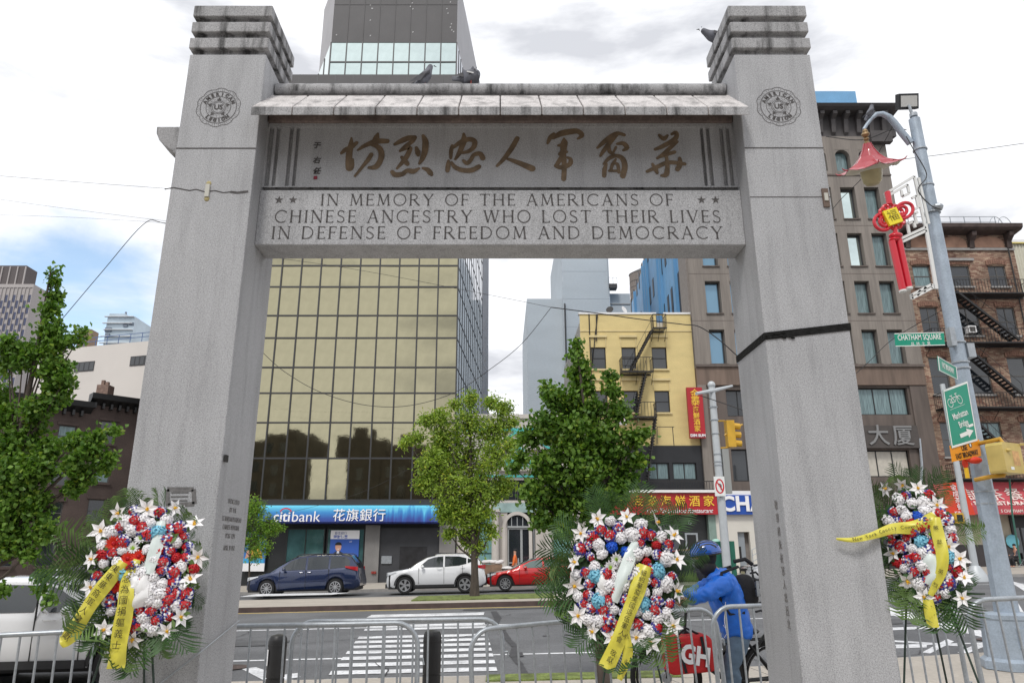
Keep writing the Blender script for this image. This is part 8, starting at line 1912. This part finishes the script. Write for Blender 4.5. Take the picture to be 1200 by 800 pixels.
b = MB(); b.box(2.30, 2.44, CY-.08, CY+.08, GZ+.34, GZ+.66); BT = b.build('battery', M['black'], bi); b = MB(); b.quad((2.33, CY-.083, GZ+.48), (2.37, CY-.083, GZ+.48), (2.38, CY-.083, GZ+.60), (2.34, CY-.083, GZ+.60)); b.quad((2.34, CY-.083, GZ+.36), (2.40, CY-.083, GZ+.36), (2.40, CY-.083, GZ+.42), (2.34, CY-.083, GZ+.42)); b.build('sticker', yo, BT)
b = MB(); b.ball((2.52, CY, GZ+.78), .13, 12, 6, sc=(1.2,.8,.3)); b.build('saddle', M['black'], bi, smooth=True)
b = MB(); b.tube([(2.55, CY-.06, GZ+.70), (2.98, CY-.06, GZ+.72)], .008, 5); b.tube([(2.55, CY+.06, GZ+.70), (2.98, CY+.06, GZ+.72)], .008, 5); b.tube([(2.9, CY-.06, GZ+.71), (RX, CY-.07, GZ+wr0)], .007, 5); b.tube([(2.62, CY-.05, GZ+.64), (2.7, CY-.05, GZ+.74), (2.95, CY-.05, GZ+.68), (3.08, CY-.05, GZ+.5)], .02, 5); b.build('rear_rack', M['black'], bi)
b = MB(); b.box(2.86, 2.99, CY-.10, CY+.08, GZ+.74, GZ+.90); b.build('rear_light', tail_m, bi)
b = MB(); b.lathe([(.10,-.012),(.10,.012)], (bb[0], CY-.06, bb[2]), 18, axis='y'); b.tube([(bb[0], CY-.08, bb[2]), (bb[0]-.12, CY-.09, bb[2]-.10)], .012, 5); b.box(bb[0]-.17, bb[0]-.07, CY-.16, CY-.09, bb[2]-.12, bb[2]-.09); b.build('crank', M['black'], bi)
gbag = skin('green_bag', {'a': (cpt(868, 722).x, CY-.02, cpt(868, 722).z, .08), 'b': (cpt(866, 742).x, CY-.02, cpt(866, 742).z, .13), 'c': (cpt(862, 762).x, CY-.02, cpt(862, 762).z, .09)}, [('a','b'),('b','c')], mat('green_tarp', (.02,.14,.085), .5, bump=.6, bscale=12), None)
tag(gbag, 'crumpled green plastic bag on the rear rack of the bicycle', 'bag')
rbx = thing('delivery_bag', 'red insulated delivery bag marked GH hanging in front of the bicycle', 'delivery bag', tuple(cpt(804, 765))); ORG[rbx.name] = Vector(cpt(804, 765))
a_, c_ = cpt(779, 787, -.1), cpt(832, 742, -.1); rdm = mat('red_nylon', (.52,.012,.015), .6, var=.08, scale=6, bump=.35, bscale=18)
b = MB(); Mx = Matrix.Translation(((a_.x+c_.x)/2, CY-.12, (a_.z+c_.z)/2)) @ Matrix.Rotation(R(-5), 4, 'Y'); w2, h2 = (c_.x-a_.x)/2, (c_.z-a_.z)/2*.96
b.prism([(-w2,-h2*.85),(-w2+.05,-h2),(w2-.04,-h2),(w2,-h2*.8),(w2*.97,h2*.75),(w2*.75,h2),(-w2*.85,h2),(-w2*.98,h2*.8)], 'y', -.14, .16); b.v = [tuple(Mx @ Vector(v)) for v in b.v]; RB = b.build('bag_body', rdm, rbx)
import bmesh
def soften(o, off, amp):
    bm_e = bmesh.new(); bm_e.from_mesh(o.data); bmesh.ops.bevel(bm_e, geom=bm_e.edges[:], offset=off, segments=3, affect='EDGES', profile=.6); bmesh.ops.triangulate(bm_e, faces=bm_e.faces[:]); bmesh.ops.subdivide_edges(bm_e, edges=[e for e in bm_e.edges if e.calc_length() > .09], cuts=3, use_grid_fill=True)
    for v in bm_e.verts: v.co += Vector((0,1,0))*amp*noise.noise(v.co*9) + Vector((1,0,1))*amp*.5*noise.noise(v.co*6+Vector((3,1,2)))
    bm_e.to_mesh(o.data); bm_e.free(); o.data.polygons.foreach_set('use_smooth', [True]*len(o.data.polygons))
soften(RB, .03, .016)
b = MB()
for x in (-.08, .15): b.strip([(Mx @ Vector((x-.03, -.153, h2*.93)), .03), (Mx @ Vector((x-.02, -.156, 0)), .03), (Mx @ Vector((x, -.153, -h2*.93)), .03)], (0,-1,0))
b.tube([Mx @ Vector((-.1,-.05,h2)), Mx @ Vector((0,-.06,h2+.07)), Mx @ Vector((.12,-.05,h2))], .012, 6); b.build('strap', blk_, rbx)
text("GH", .235, wt, 'lettering', RB, Mx @ Vector((.035, -.158, -.015)), rot=(R(90), R(9), 0), extrude=.001, bold=.010, sx=.85)
# two sitters by the shopfront far right, worker in orange beside the stone building
def sitter(px, py, Y, label, top, leg, s=1.0, seated=True):
    c = at(px, py, Y); zg = gz(c.x, Y)+.14; x = c.x; o = thing('person', label, 'person', (x, Y, zg))
    if seated: JJ = {'p': (x, Y, zg+.50, .13), 'c': (x-.03, Y, zg+.90, (.15,.18)), 'n': (x-.06, Y, zg+1.10, .06), 'h': (x-.10, Y, zg+1.24, .09), 'h2': (x-.10, Y, zg+1.32, .08)}
    else: JJ = {'p': (x, Y, zg+.92, .13), 'c': (x, Y, zg+1.30, (.15,.19)), 'n': (x, Y, zg+1.48, .06), 'h': (x, Y, zg+1.60, .09), 'h2': (x, Y, zg+1.68, .08)}
    EE = [('p','c'),('c','n'),('n','h'),('h','h2')]; Jc = {'p': (*JJ['p'][:3], .15), 'c': (*JJ['c'][:3], (.17,.20))}; Ec = [('p','c')]; Jl = {'p': (JJ['p'][0], Y, JJ['p'][2]-.02, .15)}; El = []
    for s_ in (-1, 1):
        n = str(s_); S = Vector(JJ['c'][:3])+Vector((0, s_*.19, .10)); e = S+Vector((-.05, s_*.04, -.28)); h = e+(Vector((-.24, 0, .0)) if seated else Vector((-.08,0,-.24)))
        JJ.update({'s'+n: (*S,.055), 'e'+n: (*e,.042), 'w'+n: (*h,.03), 'm'+n: (h.x-.06, h.y, h.z, .035)}); EE += [('c','s'+n),('s'+n,'e'+n),('e'+n,'w'+n),('w'+n,'m'+n)]
        Jc.update({'s'+n: (*S,.075), 'e'+n: (*e,.06), 'w'+n: (*h,.045)}); Ec += [('c','s'+n),('s'+n,'e'+n),('e'+n,'w'+n)]
        k = Vector((x-.42, Y+s_*.12, zg+.50)) if seated else Vector((x, Y+s_*.10, zg+.50)); f = Vector((k.x+.05, k.y, zg+.07)); JJ.update({'k'+n: (*k,.065), 'f'+n: (*f,.045), 't'+n: (f.x-.15, f.y, zg+.04,.035)}); EE += [('p','k'+n),('k'+n,'f'+n),('f'+n,'t'+n)]
        Jl.update({'k'+n: (*k,.085), 'f'+n: (*f,.07)}); El += [('p','k'+n),('k'+n,'f'+n)]
    skin('body', JJ, EE, skinm, o, 1); skin('top', Jc, Ec, top, o, 1); skin('trousers', Jl, El, leg, o, 1)
    b = MB(); b.ball((JJ['h2'][0]+.02, Y, JJ['h2'][2]+.02), .105, 10, 6, sc=(1,.95,.8)); b.build('hair', blk_, o, smooth=True)
    if seated:
        ch_ = thing('folding_chair', 'dark folding chair under the seated person outside the red awning shop', 'chair', (x, Y, zg)); b = MB(); b.box(x-.25, x+.2, Y-.22, Y+.22, zg+.36, zg+.39); b.box(x+.18, x+.21, Y-.22, Y+.22, zg+.5, zg+.85); b.build('seat', M['black'], ch_); b = MB()
        for sx2 in (-1, 1):
            for sy2 in (-1, 1): b.tube([(x+sx2*.2, Y+sy2*.2, zg), (x-sx2*.15, Y+sy2*.2, zg+.4)], .012, 5)
            b.tube([(x+.2, Y+sx2*.2, zg+.38), (x+.2, Y+sx2*.2, zg+.85)], .012, 5)
        b.build('leg', M['galv'], ch_)
    return o
sitter(1193, 655, 47.0, 'seated person in grey top outside the shop under the red awning', mat('grey_top', (.10,.10,.12), .9), blk_)
wk = mat('orange_vest', (.75,.16,.03), .6); sitter(603.5, 665, 41.5, 'standing person in orange and white beside the arched glass entrance', wk, blk_, seated=False)
# ================================================================ pigeons
pg = [mat('pigeon_grey', (.13,.135,.16), .7, var=.2, scale=30), mat('pigeon_dark', (.045,.045,.055), .6, var=.3, scale=30), mat('pigeon_leg', (.45,.10,.08), .6), mat('pigeon_white', (.6,.6,.6), .7)]
def pigeon(label, foot, heading, pose='stand', s=1.0):
    """foot: where it stands; body grown as one surface, faces +x before turning"""
    o = thing('pigeon', label, 'pigeon', tuple(foot), heading)
    if pose == 'stand': J = {'body': (0,0,.10,(.05,.052)), 'breast': (.035,0,.155,(.045,.043)), 'neck': (.05,0,.215,.027), 'head': (.066,0,.258,.025), 'rump': (-.03,0,.045,.036), 'tail': (-.08,0,.0,(.012,.024)), 'tip': (-.105,0,-.045,(.007,.026))}
    elif pose == 'lean': J = {'body': (0,0,.10,(.05,.055)), 'breast': (.065,0,.115,(.042,.042)), 'neck': (.11,0,.145,.026), 'head': (.135,0,.165,.023), 'rump': (-.06,0,.08,.034), 'tail': (-.13,0,.06,(.012,.026)), 'tip': (-.18,0,.05,(.007,.03))}
    else: J = {'body': (0,0,.10,(.06,.06)), 'breast': (.045,0,.125,(.055,.055)), 'neck': (.07,0,.15,.036), 'head': (.05,-.035,.165,.026), 'rump': (-.055,0,.09,.035), 'tail': (-.12,0,.085,(.012,.026)), 'tip': (-.16,0,.085,(.007,.03))}
    bd_ = skin('body', J, [('body','breast'),('breast','neck'),('neck','head'),('body','rump'),('rump','tail'),('tail','tip')], pg[0], o, 2)
    for s_ in (-1, 1):
        b = MB(); sh_ = Vector((.045, s_*.048, J['breast'][2]-.0)); tp_w = Vector((-.13, s_*.022, J['tail'][2]+.02)); md = sh_.lerp(tp_w, .45)+Vector((0, s_*.014, -.015)); up = Vector((0,0,.034))
        b.add([sh_+up*.5, md+up, tp_w, md-up, sh_-up*.6, (sh_+md)/2+Vector((0,s_*.012,0))], [(0,1,5),(1,2,5),(2,3,5),(3,4,5),(4,0,5)]); b.build('wing', pg[1], o, loc=(0,0,0))
        b = MB(); b.tube([(.01, s_*.02, .06), (.01, s_*.022, .0), (.035, s_*.022, .0)], [.006,.004,.003], 5); b.build('leg', pg[2], o, loc=(0,0,0))
    h = J['head']; b = MB(); d = Vector((1,0,-.25)) if pose != 'preen' else Vector((-.3,-.8,-.5)); b.tube([Vector(h[:3])+d*.02, Vector(h[:3])+d*.045], [.006,.002], 5); b.build('beak', M['black'], o, loc=(0,0,0))
    if pose == 'preen': b = MB(); b.strip([(Vector((-.03,-.064,.12)), .012), (Vector((.03,-.068,.105)), .012)], (0,-1,0)); b.build('wing_bar', pg[3], o, loc=(0,0,0))
    b = MB()
    for s_ in (-1, 1): b.ball((h[0]+.006, h[1]+s_*.021, h[2]+.004), .004, 6, 4)
    b.build('eyes', M['black'], o, loc=(0,0,0)); o.scale = (s,)*3; return o
zr_ = zat(97.2, 4.93)
pigeon('grey pigeon standing upright on the ridge, left of the other', (xat(496, 96, 4.98), 4.98, zr_-.02), R(20), 'stand', .95)
pigeon('fluffed pigeon preening on the ridge right of the upright one', (xat(550.5, 96, 4.98), 4.98, zr_-.01), R(5), 'preen', .92)
pigeon('pigeon peering out from behind the top of the right pillar', (xat(833, 45, 5.35), 5.25, 5.742), R(190), 'lean', 1.0)
bpg = bpy.data.objects['pigeon.002']; bpg.location = at(840, 47, 5.22); bpg.location.z = at(840, 44, 5.22).z-.10; 
q = lpt(1020.5, 140.5); pigeon('dark pigeon perched on the curved lamp arm above the lantern', (q[0], q[1], q[2]+.01), R(15), 'stand', 1.15)
